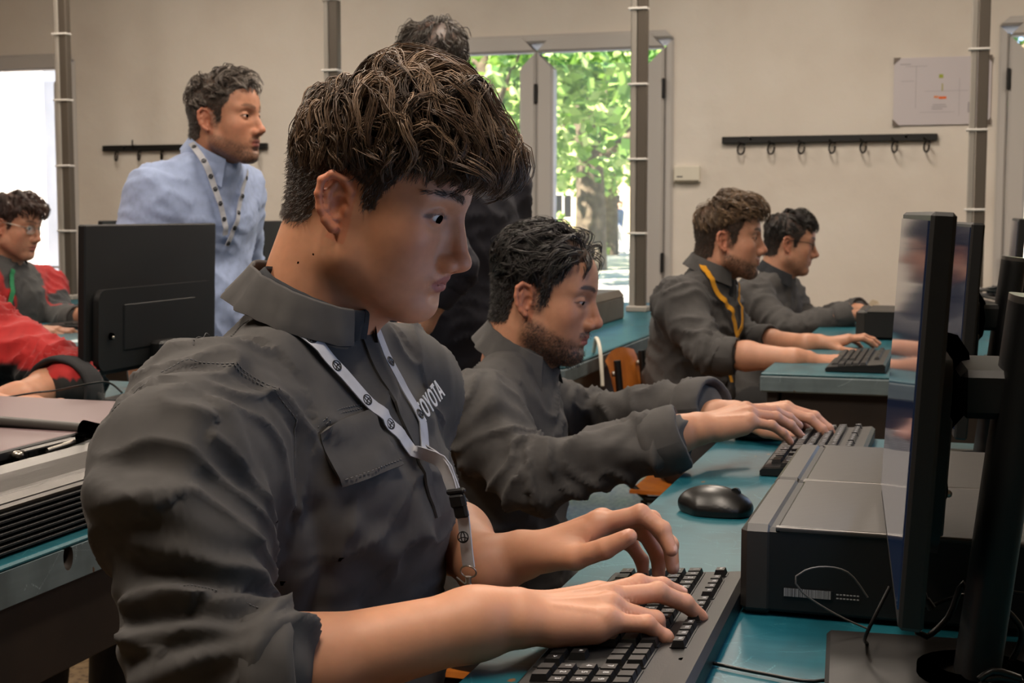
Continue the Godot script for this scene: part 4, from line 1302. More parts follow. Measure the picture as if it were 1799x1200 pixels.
# ------------------------------------------------------------------ people: shared anatomy
# head space: x forwards, y up, z to the person's right; origin midway between the ear holes
func head_solid(s: Solid, o: Dictionary) -> void:
	var jw: float = o.get("jaw", 1.0)
	var ns: float = o.get("nose", 1.0)
	var nd: float = o.get("nose_drop", 0.0)      # lower nose tip
	var md: float = o.get("mouth_drop", 0.0)     # lower mouth
	s.egg(Vector3(-0.006, 0.050, 0), Vector3(0.098, 0.086, 0.077), 0.02)
	s.egg(Vector3(0.040, 0.048, 0), Vector3(0.053, 0.052, 0.060), 0.03)
	s.egg(Vector3(0.043, -0.015, 0), Vector3(0.047, 0.074, 0.061 * jw), 0.03)
	s.egg(Vector3(0.035, -0.060, 0), Vector3(0.046, 0.036, 0.046 * jw), 0.03)
	s.egg(Vector3(0.069, -0.057, 0), Vector3(0.025, 0.034, 0.034), 0.022)
	s.egg(Vector3(0.078, -0.094, 0), Vector3(0.0185, 0.0175, 0.023), 0.016)
	for z: float in [-1.0, 1.0]:
		s.egg(Vector3(0.054, -0.014, 0.045 * z), Vector3(0.026, 0.020, 0.016), 0.028)
		s.egg(Vector3(0.040, -0.048, 0.038 * z * jw), Vector3(0.030, 0.034, 0.018), 0.030)
		s.cap(Vector3(0.000, -0.004, 0.058 * z), Vector3(0.006, -0.052, 0.051 * z * jw), 0.015, 0.018, 0.022)
		s.cap(Vector3(0.006, -0.054, 0.050 * z * jw), Vector3(0.066, -0.095, 0.018 * z), 0.019, 0.018, 0.024)
		s.cap(Vector3(0.086, 0.035, 0.008 * z), Vector3(0.070, 0.037, 0.046 * z), 0.0095, 0.008, 0.016)
	s.cap(Vector3(0.090, 0.026, 0), Vector3(0.1115 * ns, -0.018 - nd, 0), 0.0078, 0.0088, 0.010)
	s.cap(Vector3(0.080, 0.020, 0), Vector3(0.091, -0.028 - nd, 0), 0.0105, 0.0140, 0.012)
	s.egg(Vector3(0.1125 * ns, -0.0245 - nd, 0), Vector3(0.0125, 0.0105, 0.0115), 0.007)
	s.cap(Vector3(0.110 * ns, -0.031 - nd, 0), Vector3(0.096, -0.040 - nd, 0), 0.0052, 0.006, 0.006)
	for z: float in [-1.0, 1.0]:
		s.egg(Vector3(0.1005, -0.0305 - nd, 0.0135 * z), Vector3(0.0115, 0.0088, 0.0072), 0.007)
		s.egg(Vector3(0.107, -0.0385 - nd, 0.0075 * z), Vector3(0.006, 0.0035, 0.0035), 0.002, Basis.IDENTITY, true)
		# eye: hollow, lids, slit
		s.egg(Vector3(0.101, 0.0160, 0.0345 * z), Vector3(0.0225, 0.0135, 0.0215), 0.014, Basis(Vector3.UP, -0.25 * z), true)
		s.egg(Vector3(0.0750, 0.0152, 0.0318 * z), Vector3(0.0158, 0.0140, 0.0170), 0.005)
		s.egg(Vector3(0.0920, o.get("slit", 0.0143), 0.0335 * z), Vector3(0.0105, o.get("open", 0.0042), 0.0145), 0.0012, Basis(Vector3.UP, -0.30 * z) * Basis(Vector3.RIGHT, -0.08 * z), true)
	# lips
	s.egg(Vector3(0.0932, -0.0540 - md, 0), Vector3(0.0085, 0.0064, 0.0215), 0.008)
	s.egg(Vector3(0.0915, -0.0672 - md, 0), Vector3(0.0085, 0.0066, 0.0185), 0.008)
	for z: float in [-1.0, 1.0]: s.cut(Vector3(0.1045, -0.0605 - md, 0), Vector3(0.086, -0.0615 - md, 0.0225 * z), 0.0016, 0.0012, 0.003)
	s.egg(Vector3(0.1005, -0.0785 - md, 0), Vector3(0.010, 0.005, 0.016), 0.008, Basis.IDENTITY, true)
	# ears
	for z: float in [-1.0, 1.0]:
		var ex := Vector3(0.93, 0, -0.36 * z)
		var ey := Vector3(-0.16, 0.987, 0.0)
		var ez := Vector3(0.36, 0.0, 0.93 * z)
		var at := Vector3(-0.012, 0.0, 0.0735 * z)
		var q := func(u: float, v: float, w: float) -> Vector3: return at + ex * u + ey * v + ez * w
		var hx := [[0.013, 0.004, 0.002], [0.015, 0.018, 0.003], [0.008, 0.030, 0.005], [-0.006, 0.033, 0.007], [-0.016, 0.024, 0.008], [-0.0185, 0.008, 0.008], [-0.0155, -0.008, 0.007], [-0.009, -0.019, 0.005], [-0.001, -0.026, 0.003]]
		var pts := []
		for h in hx: pts.append(q.call(h[0], h[1], h[2] + 0.0022))
		s.chain(pts, [0.0038, 0.004, 0.0042, 0.0043, 0.0042, 0.004, 0.004, 0.0048, 0.0062], 0.003)
		s.egg(q.call(-0.002, 0.0065, 0.0015), Vector3(0.0170, 0.0290, 0.0042), 0.003, Basis(ex, ey, ez).orthonormalized())
		s.chain([q.call(-0.003, 0.022, 0.004), q.call(-0.010, 0.010, 0.0055), q.call(-0.0085, -0.006, 0.005), q.call(-0.001, -0.015, 0.004)], [0.003, 0.0036, 0.0036, 0.003], 0.003)
		s.egg(q.call(0.004, -0.002, 0.0065), Vector3(0.0085, 0.012, 0.0065), 0.003, Basis(ex, ey, ez).orthonormalized(), true)
		s.egg(q.call(0.0115, -0.004, 0.003), Vector3(0.004, 0.006, 0.004), 0.003)

func smooth(a: float, b: float, x: float) -> float:
	return smoothstep(a, b, x)

# pigment of the face, in linear values
func face_paint(o: Dictionary) -> Callable:
	var skin: Color = o.skin
	var hairc: Color = o.hair_color
	var nd: float = o.get("nose_drop", 0.0)
	var md: float = o.get("mouth_drop", 0.0)
	var lip: Color = o.get("lip", Color(0.36, 0.115, 0.09))
	var slit: float = o.get("slit", 0.0143)
	var open_: float = o.get("open", 0.0042)
	var beard: float = o.get("beard", 0.0)
	var chin: float = o.get("chin_beard", 0.0)
	var mous: float = o.get("moustache", 0.0)
	var brow: float = o.get("brow", 0.8)
	var side: PackedVector2Array = o.get("side", PackedVector2Array())
	var f := FastNoiseLite.new()
	f.seed = o.get("seed", 1)
	f.frequency = 60.0
	f.fractal_octaves = 3
	return func(p: Vector3) -> Color:
		var n := f.get_noise_3dv(p)
		var n2 := f.get_noise_3dv(p * 6.0)
		var az := absf(p.z)
		var c := skin * (1.0 + n * 0.10)
		# blood near the surface: nose, cheeks, ears
		var red := exp(-(p - Vector3(0.112, -0.025 - nd, 0)).length_squared() / 0.0004) * 0.5 + exp(-(Vector3(p.x, p.y, az) - Vector3(0.07, -0.02, 0.045)).length_squared() / 0.0006) * 0.35
		if az > 0.068 and p.x < 0.008 and p.y < 0.045 and p.y > -0.04: red += 0.55
		c = c.lerp(Color(skin.r * 0.98, skin.g * 0.66, skin.b * 0.62), clampf(red, 0.0, 0.8))
		if p.x > 0.084:
			var l := pow((p.y + 0.0605 + md) / 0.0125, 2.0) + pow(p.z / 0.0225, 2.0)
			c = c.lerp(lip, 1.0 - smoothstep(0.75, 1.05, l))
		# lash line along the upper lid
		if p.x > 0.062 and absf(p.y - slit) < 0.012:
			var lv := pow((p.y - slit - 0.0006) / (open_ * 1.05), 2.0) + pow((az - 0.0335) / 0.0140, 2.0)
			if p.y > slit - 0.001: c = c.lerp(Color(0.05, 0.03, 0.025), 0.8 * smoothstep(0.6, 0.9, lv) * (1.0 - smoothstep(1.5, 2.3, lv)))
			else: c = c.lerp(Color(0.30, 0.13, 0.10), 0.5 * smoothstep(0.6, 0.9, lv) * (1.0 - smoothstep(1.3, 1.8, lv)))
		if brow > 0.0 and p.x > 0.045 and p.y > 0.02:
			var by := 0.0375 + 0.006 * sin(clampf((az - 0.010) / 0.045, 0.0, 1.0) * 2.6)
			var bw := 0.0048 * (1.0 - smoothstep(0.040, 0.056, az)) * smoothstep(0.006, 0.013, az)
			c = c.lerp(hairc, brow * (1.0 - smoothstep(0.050, 0.055, az)) * (1.0 - smoothstep(bw * 0.6, bw * 1.3 + 0.0006, absf(p.y - by + n2 * 0.001))))
		if beard > 0.0 or chin > 0.0 or mous > 0.0:
			var line := -0.022 - 0.42 * p.x
			var m := beard * smoothstep(0.0, -0.018, p.y - line + n * 0.004) * smoothstep(-0.025, 0.0, p.x) * smoothstep(-0.145, -0.112, p.y + 0.35 * (0.05 - p.x) * float(p.x < 0.05))
			m = maxf(m, beard * smoothstep(-0.004, 0.004, p.x) * (1.0 - smoothstep(0.018, 0.026, p.x)) * smoothstep(0.055, 0.058, az) * smoothstep(-0.03, -0.01, p.y) * (1.0 - smoothstep(0.02, 0.05, p.y)))
			m = maxf(m, chin * smoothstep(-0.074, -0.086, p.y + n * 0.004) * smoothstep(0.045, 0.070, p.x))
			m = maxf(m, chin * 0.8 * (1.0 - smoothstep(0.003, 0.007, absf(p.z))) * (1.0 - smoothstep(0.003, 0.007, absf(p.y + 0.0765 + md))) * smoothstep(0.08, 0.09, p.x))
			m = maxf(m, mous * (1.0 - smoothstep(0.0040, 0.0075, absf(p.y + 0.0455 + md + az * 0.22))) * (1.0 - smoothstep(0.024, 0.031, az)) * smoothstep(0.082, 0.088, p.x))
			if p.x > 0.088: m *= smoothstep(0.85, 1.15, pow((p.y + 0.0605 + md) / 0.0125, 2.0) + pow(p.z / 0.0225, 2.0))
			c = c.lerp(hairc, clampf(m * (0.9 + n2 * 0.8), 0.0, 0.95))
		if side.size():
			var q := Vector2(p.x + n * 0.004, p.y + n2 * 0.003)
			if (az > 0.045 or p.x < -0.05 or p.y > 0.062) and not (az > 0.0785 and p.x < 0.006 and p.y < 0.036) and Geometry2D.is_point_in_polygon(q, side):
				c = c.lerp(hairc, clampf(0.92 + n2 * 0.25, 0.72, 0.97))
		c.a = 1.0
		return c

# one strand, tapering
func strand(mb: MB, pts: Array, r: float, sides := 3) -> void:
	var rad := []
	var k := pts.size()
	for i in k: rad.append(r * (1.0 - 0.8 * pow(i / float(k - 1), 1.6)) * (0.55 if i == 0 else 1.0))
	mb.tube(pts, rad, sides, false)

# hair combed over an envelope. h: crown, forward, guides, kids, length, gravity, curl, thick, cols, front(y at front), back(y at back)
func hair_strands(mb: MB, xf: Transform3D, env: Solid, h: Dictionary, seed_: int) -> void:
	var rng := RandomNumberGenerator.new()
	rng.seed = seed_
	var C := Vector3(-0.004, 0.05, 0)
	var NA := 48
	var NE := 24
	var tab := PackedFloat32Array()
	for j in NE + 1:
		for i in NA:
			var el := -PI / 2 + PI * j / NE
			var az := TAU * i / NA - PI
			var d := Vector3(cos(el) * cos(az), sin(el), cos(el) * sin(az))
			var p := env.cast(C + d * 0.26, -d, 0.26)
			tab.append((p - C).length())
	var outer := func(d: Vector3) -> float:
		var x := (atan2(d.z, d.x) + PI) / TAU * NA
		var y := (asin(clampf(d.y, -1, 1)) + PI / 2) / PI * NE
		var i := int(x) % NA
		var j := mini(int(y), NE - 1)
		var fx := x - floorf(x)
		var fy := y - j
		return lerpf(lerpf(tab[j * NA + i], tab[j * NA + (i + 1) % NA], fx), lerpf(tab[(j + 1) * NA + i], tab[(j + 1) * NA + (i + 1) % NA], fx), fy)
	var crown: Vector3 = h.crown.normalized()
	var cols: Array = h.cols
	var steps: int = h.get("steps", 8)
	var made := 0
	var tries := 0
	while made < h.guides and tries < h.guides * 20:
		tries += 1
		var d := Vector3(rng.randfn(), rng.randfn(), rng.randfn()).normalized()
		var er := Vector3(0.100, 0.088, 0.079)
		var sr := 1.0 / (d / er).length()
		var root := C + d * sr
		var lim: float = h.front + (root.x - 0.02) * 0.45 if root.x > 0.02 else lerpf(h.front, h.back, clampf((0.02 - root.x) / 0.08, 0.0, 1.0))
		if root.y < lim: continue
		made += 1
		var t0 := (d - crown * d.dot(crown)).normalized()
		var tf := (Vector3.RIGHT - d * d.x).normalized()
		var fw: float = h.forward * smoothstep(-0.9, 0.3, d.x) * clampf(d.y * 1.4, 0.15, 1.0)
		var hd: Vector3 = (t0 * (1.0 - fw) + tf * fw + Vector3(rng.randfn(), rng.randfn(), rng.randfn()) * h.get("messy", 0.25)).normalized()
		var lenf: float = h.length * rng.randf_range(0.65, 1.15) * (1.0 if root.y > 0.08 else h.get("side_length", 0.6))
		var da := lenf / 0.12 / steps
		var layer := rng.randf_range(0.72, 1.0) if rng.randf() < 0.75 else rng.randf_range(0.97, 1.05)
		var ph := rng.randf() * TAU
		var fr: float = h.get("curl_freq", 0.9) * rng.randf_range(0.7, 1.3)
		var g := []
		var dd := d
		for i in steps + 1:
			var q := i / float(steps)
			var R := lerpf(sr * 0.985, maxf(outer.call(dd) * layer, sr * 1.01), smoothstep(0.0, 0.45, q))
			var p := C + dd * R
			var low: float = h.get("low_front", 0.052) if p.x > 0.05 else lerpf(h.get("low_front", 0.052), h.get("low_back", 0.035), clampf((0.05 - p.x) / 0.1, 0.0, 1.0))
			if i > 2 and p.y < low + rng.randf_range(-0.5, 1.0) * h.get("low_var", 0.007): break
			g.append(p)
			hd = (hd - dd * hd.dot(dd)).normalized()
			var wob: float = h.curl * sin(ph + i * fr)
			hd = hd.rotated(dd, wob * 0.5)
			var down := (Vector3.DOWN - dd * -dd.y)
			hd = (hd + down * (h.gravity * q)).normalized()
			dd = (dd + hd * da).normalized()
		if g.size() < 3: continue
		var base: Color = cols[rng.randi() % cols.size()]
		for k in h.kids:
			var off: Vector3 = Vector3(rng.randfn(), rng.randfn(), rng.randfn()) * h.get("clump", 0.0035)
			var pts := []
			var w := rng.randf() * TAU
			for i in g.size():
				var q := i / float(g.size() - 1)
				pts.append(xf * (g[i] + off * (1.0 - 0.65 * q) + Vector3(sin(w + i * 0.8), cos(w * 1.3 + i * 0.9), sin(w * 2.1 + i * 0.7)) * (h.get("fray", 0.0012) * (0.4 + q))))
			mb.col = base * rng.randf_range(0.7, 1.35)
			mb.col.a = 1.0
			strand(mb, pts, h.thick * rng.randf_range(0.7, 1.2))
	mb.col = Color.WHITE

# short hair on the parts of a meshed head where keep(p) is true
func short_hair(mb: MB, skinmb: MB, from: int, to: int, xf: Transform3D, keep: Callable, dir: Vector3, length: float, thick: float, density: float, cols: Array, seed_: int) -> void:
	var rng := RandomNumberGenerator.new()
	rng.seed = seed_
	var inv := xf.affine_inverse()
	for i in range(from, to):
		var p := inv * skinmb.v[i]
		if not keep.call(p): continue
		var nn := (inv.basis * skinmb.n[i]).normalized()
		var cnt := int(density) + int(rng.randf() < density - floorf(density))
		for k in cnt:
			var r := p + Vector3(rng.randfn(), rng.randfn(), rng.randfn()) * 0.0016
			var t := (dir + nn * 0.35 + Vector3(rng.randfn(), rng.randfn(), rng.randfn()) * 0.3)
			t = (t - nn * minf(t.dot(nn) - 0.25, 0.0)).normalized()
			mb.col = cols[rng.randi() % cols.size()] * rng.randf_range(0.7, 1.2)
			mb.col.a = 1.0
			strand(mb, [xf * (r - nn * 0.0006), xf * (r + t * length * 0.5), xf * (r + t * length - nn * length * 0.12)], thick)
	mb.col = Color.WHITE

# hand in its own frame: fwd to the knuckles, up out of the back of the hand, side +1 right, -1 left
# flex: four fingers of three angles (radians, towards the palm); th: three thumb directions (fwd, towards thumb side, up)
func hand_solid(s: Solid, w: Vector3, fwd: Vector3, up: Vector3, side: float, flex: Array, spread: Array, th: Array, nails: Array, sc := 1.0) -> void:
	fwd = fwd.normalized()
	up = (up - fwd * up.dot(fwd)).normalized()
	var tside := fwd.cross(up) * -side
	var along := [0.086, 0.090, 0.085, 0.076]
	var across := [0.0255, 0.0085, -0.0095, -0.0265]
	var lift := [0.000, 0.003, 0.001, -0.005]
	var lens := [[0.044, 0.026, 0.022], [0.049, 0.030, 0.023], [0.045, 0.028, 0.023], [0.035, 0.021, 0.020]]
	var rads := [[0.0098, 0.0088, 0.0079, 0.0066], [0.0100, 0.0090, 0.0080, 0.0068], [0.0096, 0.0086, 0.0077, 0.0064], [0.0086, 0.0076, 0.0068, 0.0057]]
	var base := s.all.size()
	# palm
	for i in 4:
		var m: Vector3 = w + (fwd * along[i] + tside * across[i] + up * (lift[i] - 0.004)) * sc
		s.cap(w + (tside * across[i] * 0.55 + fwd * 0.004 - up * 0.003) * sc, m, 0.0150 * sc, 0.0108 * sc, 0.014 * sc)
		s.cap(w + (tside * across[i] * 0.75 + fwd * 0.030 - up * 0.012) * sc, m - (up * 0.006 + fwd * 0.012) * sc, 0.0105 * sc, 0.009 * sc, 0.014 * sc)
	# knuckles and tendons on the back of the hand
	for i in 4:
		var m: Vector3 = w + (fwd * along[i] + tside * across[i] + up * lift[i]) * sc
		s.egg(m + up * 0.0025 * sc, Vector3(0.0105, 0.0085, 0.0090) * sc, 0.005, Basis(fwd, up, fwd.cross(up)))
		s.cap(w + (fwd * 0.030 + tside * across[i] * 0.62 + up * 0.0105) * sc, m + (up * 0.0075 - fwd * 0.008) * sc, 0.0012 * sc, 0.0022 * sc, 0.005)
	var cmc := w + (fwd * 0.018 + tside * 0.020 - up * 0.008) * sc
	var tp := [cmc]
	var tl := [0.046, 0.034, 0.027]
	for k in 3:
		var d: Vector3 = (fwd * th[k][0] + tside * th[k][1] + up * th[k][2]).normalized()
		tp.append(tp[k] + d * tl[k] * sc)
	s.cap(tp[0], tp[1], 0.0155 * sc, 0.0122 * sc, 0.016 * sc)
	s.cap(tp[1], tp[2], 0.0116 * sc, 0.0102 * sc, 0.004)
	s.cap(tp[2], tp[3], 0.0104 * sc, 0.0080 * sc, 0.003)
	var td: Vector3 = (tp[3] - tp[2]).normalized()
	var tn := (up - td * up.dot(td)).normalized() if absf(td.dot(up)) < 0.95 else tside
	tn = (tn + tside * 0.6).normalized()
	nails.append([tp[3] + td * 0.002 + tn * 0.008 * sc, tn])
	for i in 4:
		var p: Vector3 = w + (fwd * along[i] + tside * across[i] + up * (lift[i] - 0.003)) * sc
		var f := (fwd * cos(spread[i]) + tside * sin(spread[i])).normalized()
		var a := 0.0
		for k in 3:
			a += flex[i][k]
			var d := f * cos(a) - up * sin(a)
			var q: Vector3 = p + d * lens[i][k] * sc
			s.cap(p, q, rads[i][k] * sc, rads[i][k + 1] * sc, 0.006 if k == 0 else 0.0025)
			# knuckle
			if k < 2: s.egg(q + up * cos(a) * 0.0012, Vector3.ONE * rads[i][k + 1] * sc * 1.06, 0.003)
			if k == 2: nails.append([q + d * 0.001 + (f * sin(a) + up * cos(a)) * rads[i][3] * sc * 0.9, f * sin(a) + up * cos(a)])
			p = q

func hand_paint(skin: Color, nails: Array, seed_: int) -> Callable:
	var f := FastNoiseLite.new()
	f.seed = seed_
	f.frequency = 45.0
	return func(p: Vector3) -> Color:
		var n := f.get_noise_3dv(p)
		var c := skin * (1.0 + n * 0.09)
		for k in nails:
			var q: Vector3 = p - k[0]
			var e := q.length()
			if e < 0.016:
				c = c.lerp(Color(skin.r * 0.95, skin.g * 0.72, skin.b * 0.68), 0.5 * (1.0 - e / 0.016))
				var nn: Vector3 = k[1]
				if e < 0.0062 and q.dot(nn) > -0.0022: c = Color(minf(skin.r * 1.25, 0.72), skin.g * 1.45, skin.b * 1.8)
		c.a = 1.0
		return c

# jacket solid for somebody sitting or standing; k: joints
func jacket_solid(s: Solid, k: Dictionary) -> void:
	var lat: Vector3 = (k.shR - k.shL).normalized()
	var mid: Vector3 = (k.shR + k.shL) * 0.5
	var bulk: float = k.get("bulk", 1.0)
	var fw: Vector3 = lat.cross(Vector3.UP).normalized() * -1.0
	s.cap(k.shR - lat * 0.03, k.shL + lat * 0.03, 0.066 * bulk, 0.066 * bulk, 0.04)
	s.cap(k.neck - Vector3(0, 0.02, 0), mid - Vector3(0, 0.05, 0), 0.062, 0.095, 0.06, lat, 0.75)
	# trapezius slopes
	for q in [k.shR, k.shL]: s.cap(k.neck - Vector3(0, 0.012, 0), q + Vector3(0, 0.012, 0), 0.050, 0.052 * bulk, 0.04)
	s.cap(k.chest, k.waist, 0.122 * bulk, 0.118 * bulk, 0.07, lat, 0.66)
	s.cap(mid - Vector3(0, 0.06, 0) + fw * 0.01, k.chest, 0.095 * bulk, 0.122 * bulk, 0.06, lat, 0.66)
	s.cap(k.waist, k.hip, 0.118 * bulk, 0.125 * bulk, 0.07, lat, 0.68)
	for q in [["shR", "elR", "cuR"], ["shL", "elL", "cuL"]]:
		var a: Vector3 = k[q[0]]
		var b: Vector3 = k[q[1]]
		var c: Vector3 = k[q[2]]
		var ar: float = k.get("arm", 1.0)
		s.cap(a, b, 0.070 * ar, 0.060 * ar, 0.05)
		s.cap(b, c, 0.060 * ar, k.get("cuff", 0.052) * ar, 0.03)

# relief of loose cloth: soft billows, creases across the sleeves, and single folds given as [points, height, width]
func cloth(k: Dictionary, seed_: int, amp: float, folds: Array = []) -> Callable:
	var f := FastNoiseLite.new()
	f.seed = seed_
	f.frequency = 1.0
	f.fractal_octaves = 1
	var segs := [[k.shR, k.elR], [k.elR, k.cuR], [k.shL, k.elL], [k.elL, k.cuL]]
	var A := []
	for q in segs:
		var d: Vector3 = q[1] - q[0]
		A.append([q[0], d.normalized(), d.length()])
	var slant := Vector3(0.35, 0.85, 0.2).normalized()
	var fa := PackedVector3Array()
	var fb := PackedVector3Array()
	var fh := PackedFloat32Array()
	var fw := PackedFloat32Array()
	for q in folds:
		for i in q[0].size() - 1:
			fa.append(q[0][i]); fb.append(q[0][i + 1] - q[0][i])
			fh.append(q[1]); fw.append(q[2])
	return func(p: Vector3) -> float:
		var ax := slant
		var best := 0.105
		var am := amp
		for q in A:
			var r: Vector3 = p - q[0]
			var t: float = clampf(r.dot(q[1]), 0.0, q[2])
			var e: float = (r - q[1] * t).length()
			if e < best:
				best = e
				ax = q[1]
				am = amp * (1.0 + 1.2 * absf(t / q[2] - 0.4))
		var w := Vector3(f.get_noise_3dv(p * 5.0), f.get_noise_3dv(p * 5.0 + Vector3(5, 5, 5)), 0.0) * 0.6
		var s := p * 4.5 + ax * (p.dot(ax) * 10.0) + w
		var n := f.get_noise_3dv(s)
		var n2 := f.get_noise_3dv(p * 8.0 + Vector3(9, 3, 1))
		var n3 := f.get_noise_3dv(s * 2.0 + Vector3(2, 7, 4))
		var d := am * (pow(1.0 - absf(n), 3.0) * 1.5 - 0.6 + n2 * 0.6 + n3 * 0.35)
		var i := 0
		while i < fa.size():
			# strongest of the pieces of one fold
			var h := fh[i]
			var m := 0.0
			while i < fa.size() and fh[i] == h:
				var r := p - fa[i]
				var t := clampf(r.dot(fb[i]) / fb[i].length_squared(), 0.0, 1.0)
				var e := (r - fb[i] * t).length_squared() / (fw[i] * fw[i])
				if e < 6.0: m = maxf(m, exp(-e))
				i += 1
			d += h * m
		return d

# a turned-back cuff: ring of cloth round the forearm
func cuff_ring(mb: MB, c: Vector3, axis: Vector3, r: float, wide: float, seed_: int, squash := 0.92) -> void:
	var f := FastNoiseLite.new()
	f.seed = seed_
	f.frequency = 0.7
	axis = axis.normalized()
	var u := axis.cross(Vector3.UP).normalized()
	var w := u.cross(axis).normalized()
	var rows := []
	var prof := [[-0.55, -0.012], [-0.5, 0.002], [-0.3, 0.007], [0.0, 0.008], [0.3, 0.0075], [0.46, 0.005], [0.5, 0.0], [0.42, -0.005], [0.1, -0.008]]
	for i in 41:
		var a := TAU * i / 40.0
		var d := u * cos(a) + w * sin(a) * squash
		var r2 := []
		for q in prof:
			var n := f.get_noise_3d(cos(a) * 2.2 + q[0] * 0.6, sin(a) * 2.2, seed_ * 3.1 + q[0])
			var n2 := f.get_noise_3d(cos(a) * 1.1, sin(a) * 1.1, seed_ * 1.7)
			r2.append(c + axis * (q[0] * wide + n2 * 0.008) + d * (r + q[1] + n * 0.003))
		rows.append(r2)
	mb.sheet(rows)

# fold-over collar round the neck; a runs from the right front tip round the back to the left one
func collar_sheet(mb: MB, c: Vector3, fwd: Vector3, up: Vector3, rf: float, rl: float, o: Dictionary) -> void:
	var lat := fwd.cross(up).normalized()
	var open_: float = o.get("open", 0.5)
	var rows := []
	var n := 36
	var f := FastNoiseLite.new()
	f.seed = o.get("seed", 2)
	f.frequency = 1.4
	for i in n + 1:
		var t := i / float(n)
		var a := lerpf(open_, TAU - open_, t)
		var fr := 0.5 + 0.5 * cos(a)                 # 1 at the front, 0 at the back
		var st: float = lerpf(o.stand_back, o.stand_front, fr)
		var fall: float = lerpf(o.fall_back, o.fall_front, pow(fr, 2.0))
		var flare: float = lerpf(o.get("flare_back", 0.012), o.get("flare_front", 0.02), fr)
		var e := fwd * (rf * cos(a)) + lat * (rl * sin(a))
		var out := (fwd * cos(a) + lat * sin(a)).normalized()
		var wob := f.get_noise_2d(cos(a) * 2.0, sin(a) * 2.0) * 0.006
		var lean: float = o.get("lean", 0.0) * fr
		var b: Vector3 = c + e + up * (o.get("slope", 0.0) * -fr)
		var top: Vector3 = b + up * st - out * 0.006 + out * wob + fwd * lean
		var r := []
		r.append(b - up * 0.015 - out * 0.004)
		r.append(b.lerp(top, 0.5) - out * 0.003)
		r.append(top - up * 0.003)
		r.append(top + out * 0.0015 + up * 0.0008)
		r.append(top + out * 0.0040 - up * 0.0012)
		r.append(top + out * (0.0055 + flare * 0.25) - up * (fall * 0.33))
		r.append(top + out * (0.0060 + flare * 0.58 + wob) - up * (fall * 0.68))
		r.append(top + out * (0.0060 + flare + wob) - up * fall)
		r.append(top + out * (0.0038 + flare + wob) - up * (fall + 0.0010))
		r.append(top + out * (0.0030 + flare * 0.55 + wob) - up * (fall * 0.70))
		rows.append(r)
	mb.sheet(rows)

# flat strap laid over a solid along a list of points
func strap(s: Solid, pts: Array, width: float, lift: float, across_hint = null) -> Array:
	var c := Curve3D.new()
	for i in pts.size():
		var d: Vector3 = (pts[mini(i + 1, pts.size() - 1)] - pts[maxi(i - 1, 0)]) * 0.17
		c.add_point(pts[i], -d, d)
	c.bake_interval = 0.012
	var line := []
	for p in c.get_baked_points(): line.append(s.onto(p, lift, 4) if s != null else p)
	var rows := []
	for i in line.size():
		var d: Vector3 = (line[mini(i + 1, line.size() - 1)] - line[maxi(i - 1, 0)]).normalized()
		var g: Vector3 = s.grad(line[i], s.near(line[i], 0.05), 0.006) if s != null else across_hint
		var w := d.cross(g).normalized()
		if s == null: w = (across_hint - d * d.dot(across_hint)).normalized()
		rows.append([line[i] + w * width * 0.5, line[i], line[i] - w * width * 0.5] if s != null else [line[i] - w * width * 0.5, line[i], line[i] + w * width * 0.5])
	return rows

func skin_mat(rough := 0.52) -> StandardMaterial3D:
	var m := mat(Color.WHITE, rough)
	m.vertex_color_use_as_albedo = true
	m.subsurf_scatter_enabled = true
	m.subsurf_scatter_strength = 0.12
	return m

func hair_mat(rough := 0.38) -> StandardMaterial3D:
	var m := mat(Color.WHITE, rough)
	m.vertex_color_use_as_albedo = true
	return m

func head_xf(ear: Vector3, yaw: float, pitch: float, roll: float, sc: Vector3) -> Transform3D:
	# ear: the right ear's centre in the room
	var b := Basis(Vector3.UP, yaw) * Basis(Vector3.BACK, pitch) * Basis(Vector3.RIGHT, roll)
	b = b * Basis.from_scale(sc)
	return Transform3D(b, ear - b * Vector3(-0.012, 0.002, 0.078))

func eyes(xf: Transform3D, parent: Node3D, gaze: Vector3, iris: Color) -> void:
	for z: float in [-1.0, 1.0]:
		var c := Vector3(0.0757, 0.0152, 0.0315 * z)
		var mb := MB.new().ball(c, Vector3.ONE * 0.0134, Basis.IDENTITY, 20, 14).moved(xf)
		var e := part("eye", mb, M.eye_white, parent)
		var g := gaze.normalized()
		var b := Basis(Quaternion(Vector3.UP, g))
		var im := MB.new().lathe([Vector2(0.0062, 0.0), Vector2(0.0058, 0.0011), Vector2(0.0030, 0.0021), Vector2(0.0, 0.0023)], 18, Transform3D(b, c + g * 0.01195))
		part("iris", im.moved(xf), mat(iris, 0.12), e)
		var pm := MB.new().lathe([Vector2(0.0021, 0.0), Vector2(0.0019, 0.0006), Vector2(0.0, 0.0008)], 14, Transform3D(b, c + g * 0.0138))
		part("pupil", pm.moved(xf), M.black_gloss, e)


# dashed stitching laid on a solid along the points
func stitches(mb: MB, s: Solid, pts: Array, lift := 0.0006) -> void:
	var c := Curve3D.new()
	for i in pts.size():
		var d: Vector3 = (pts[mini(i + 1, pts.size() - 1)] - pts[maxi(i - 1, 0)]) * 0.17
		c.add_point(pts[i], -d, d)
	var L := c.get_baked_length()
	var t := 0.0
	while t < L - 0.003:
		var a := s.onto(c.sample_baked(t), lift, 3)
		var b := s.onto(c.sample_baked(t + 0.0026), lift, 3)
		mb.tube([a, b], 0.00055, 4, false)
		t += 0.0044

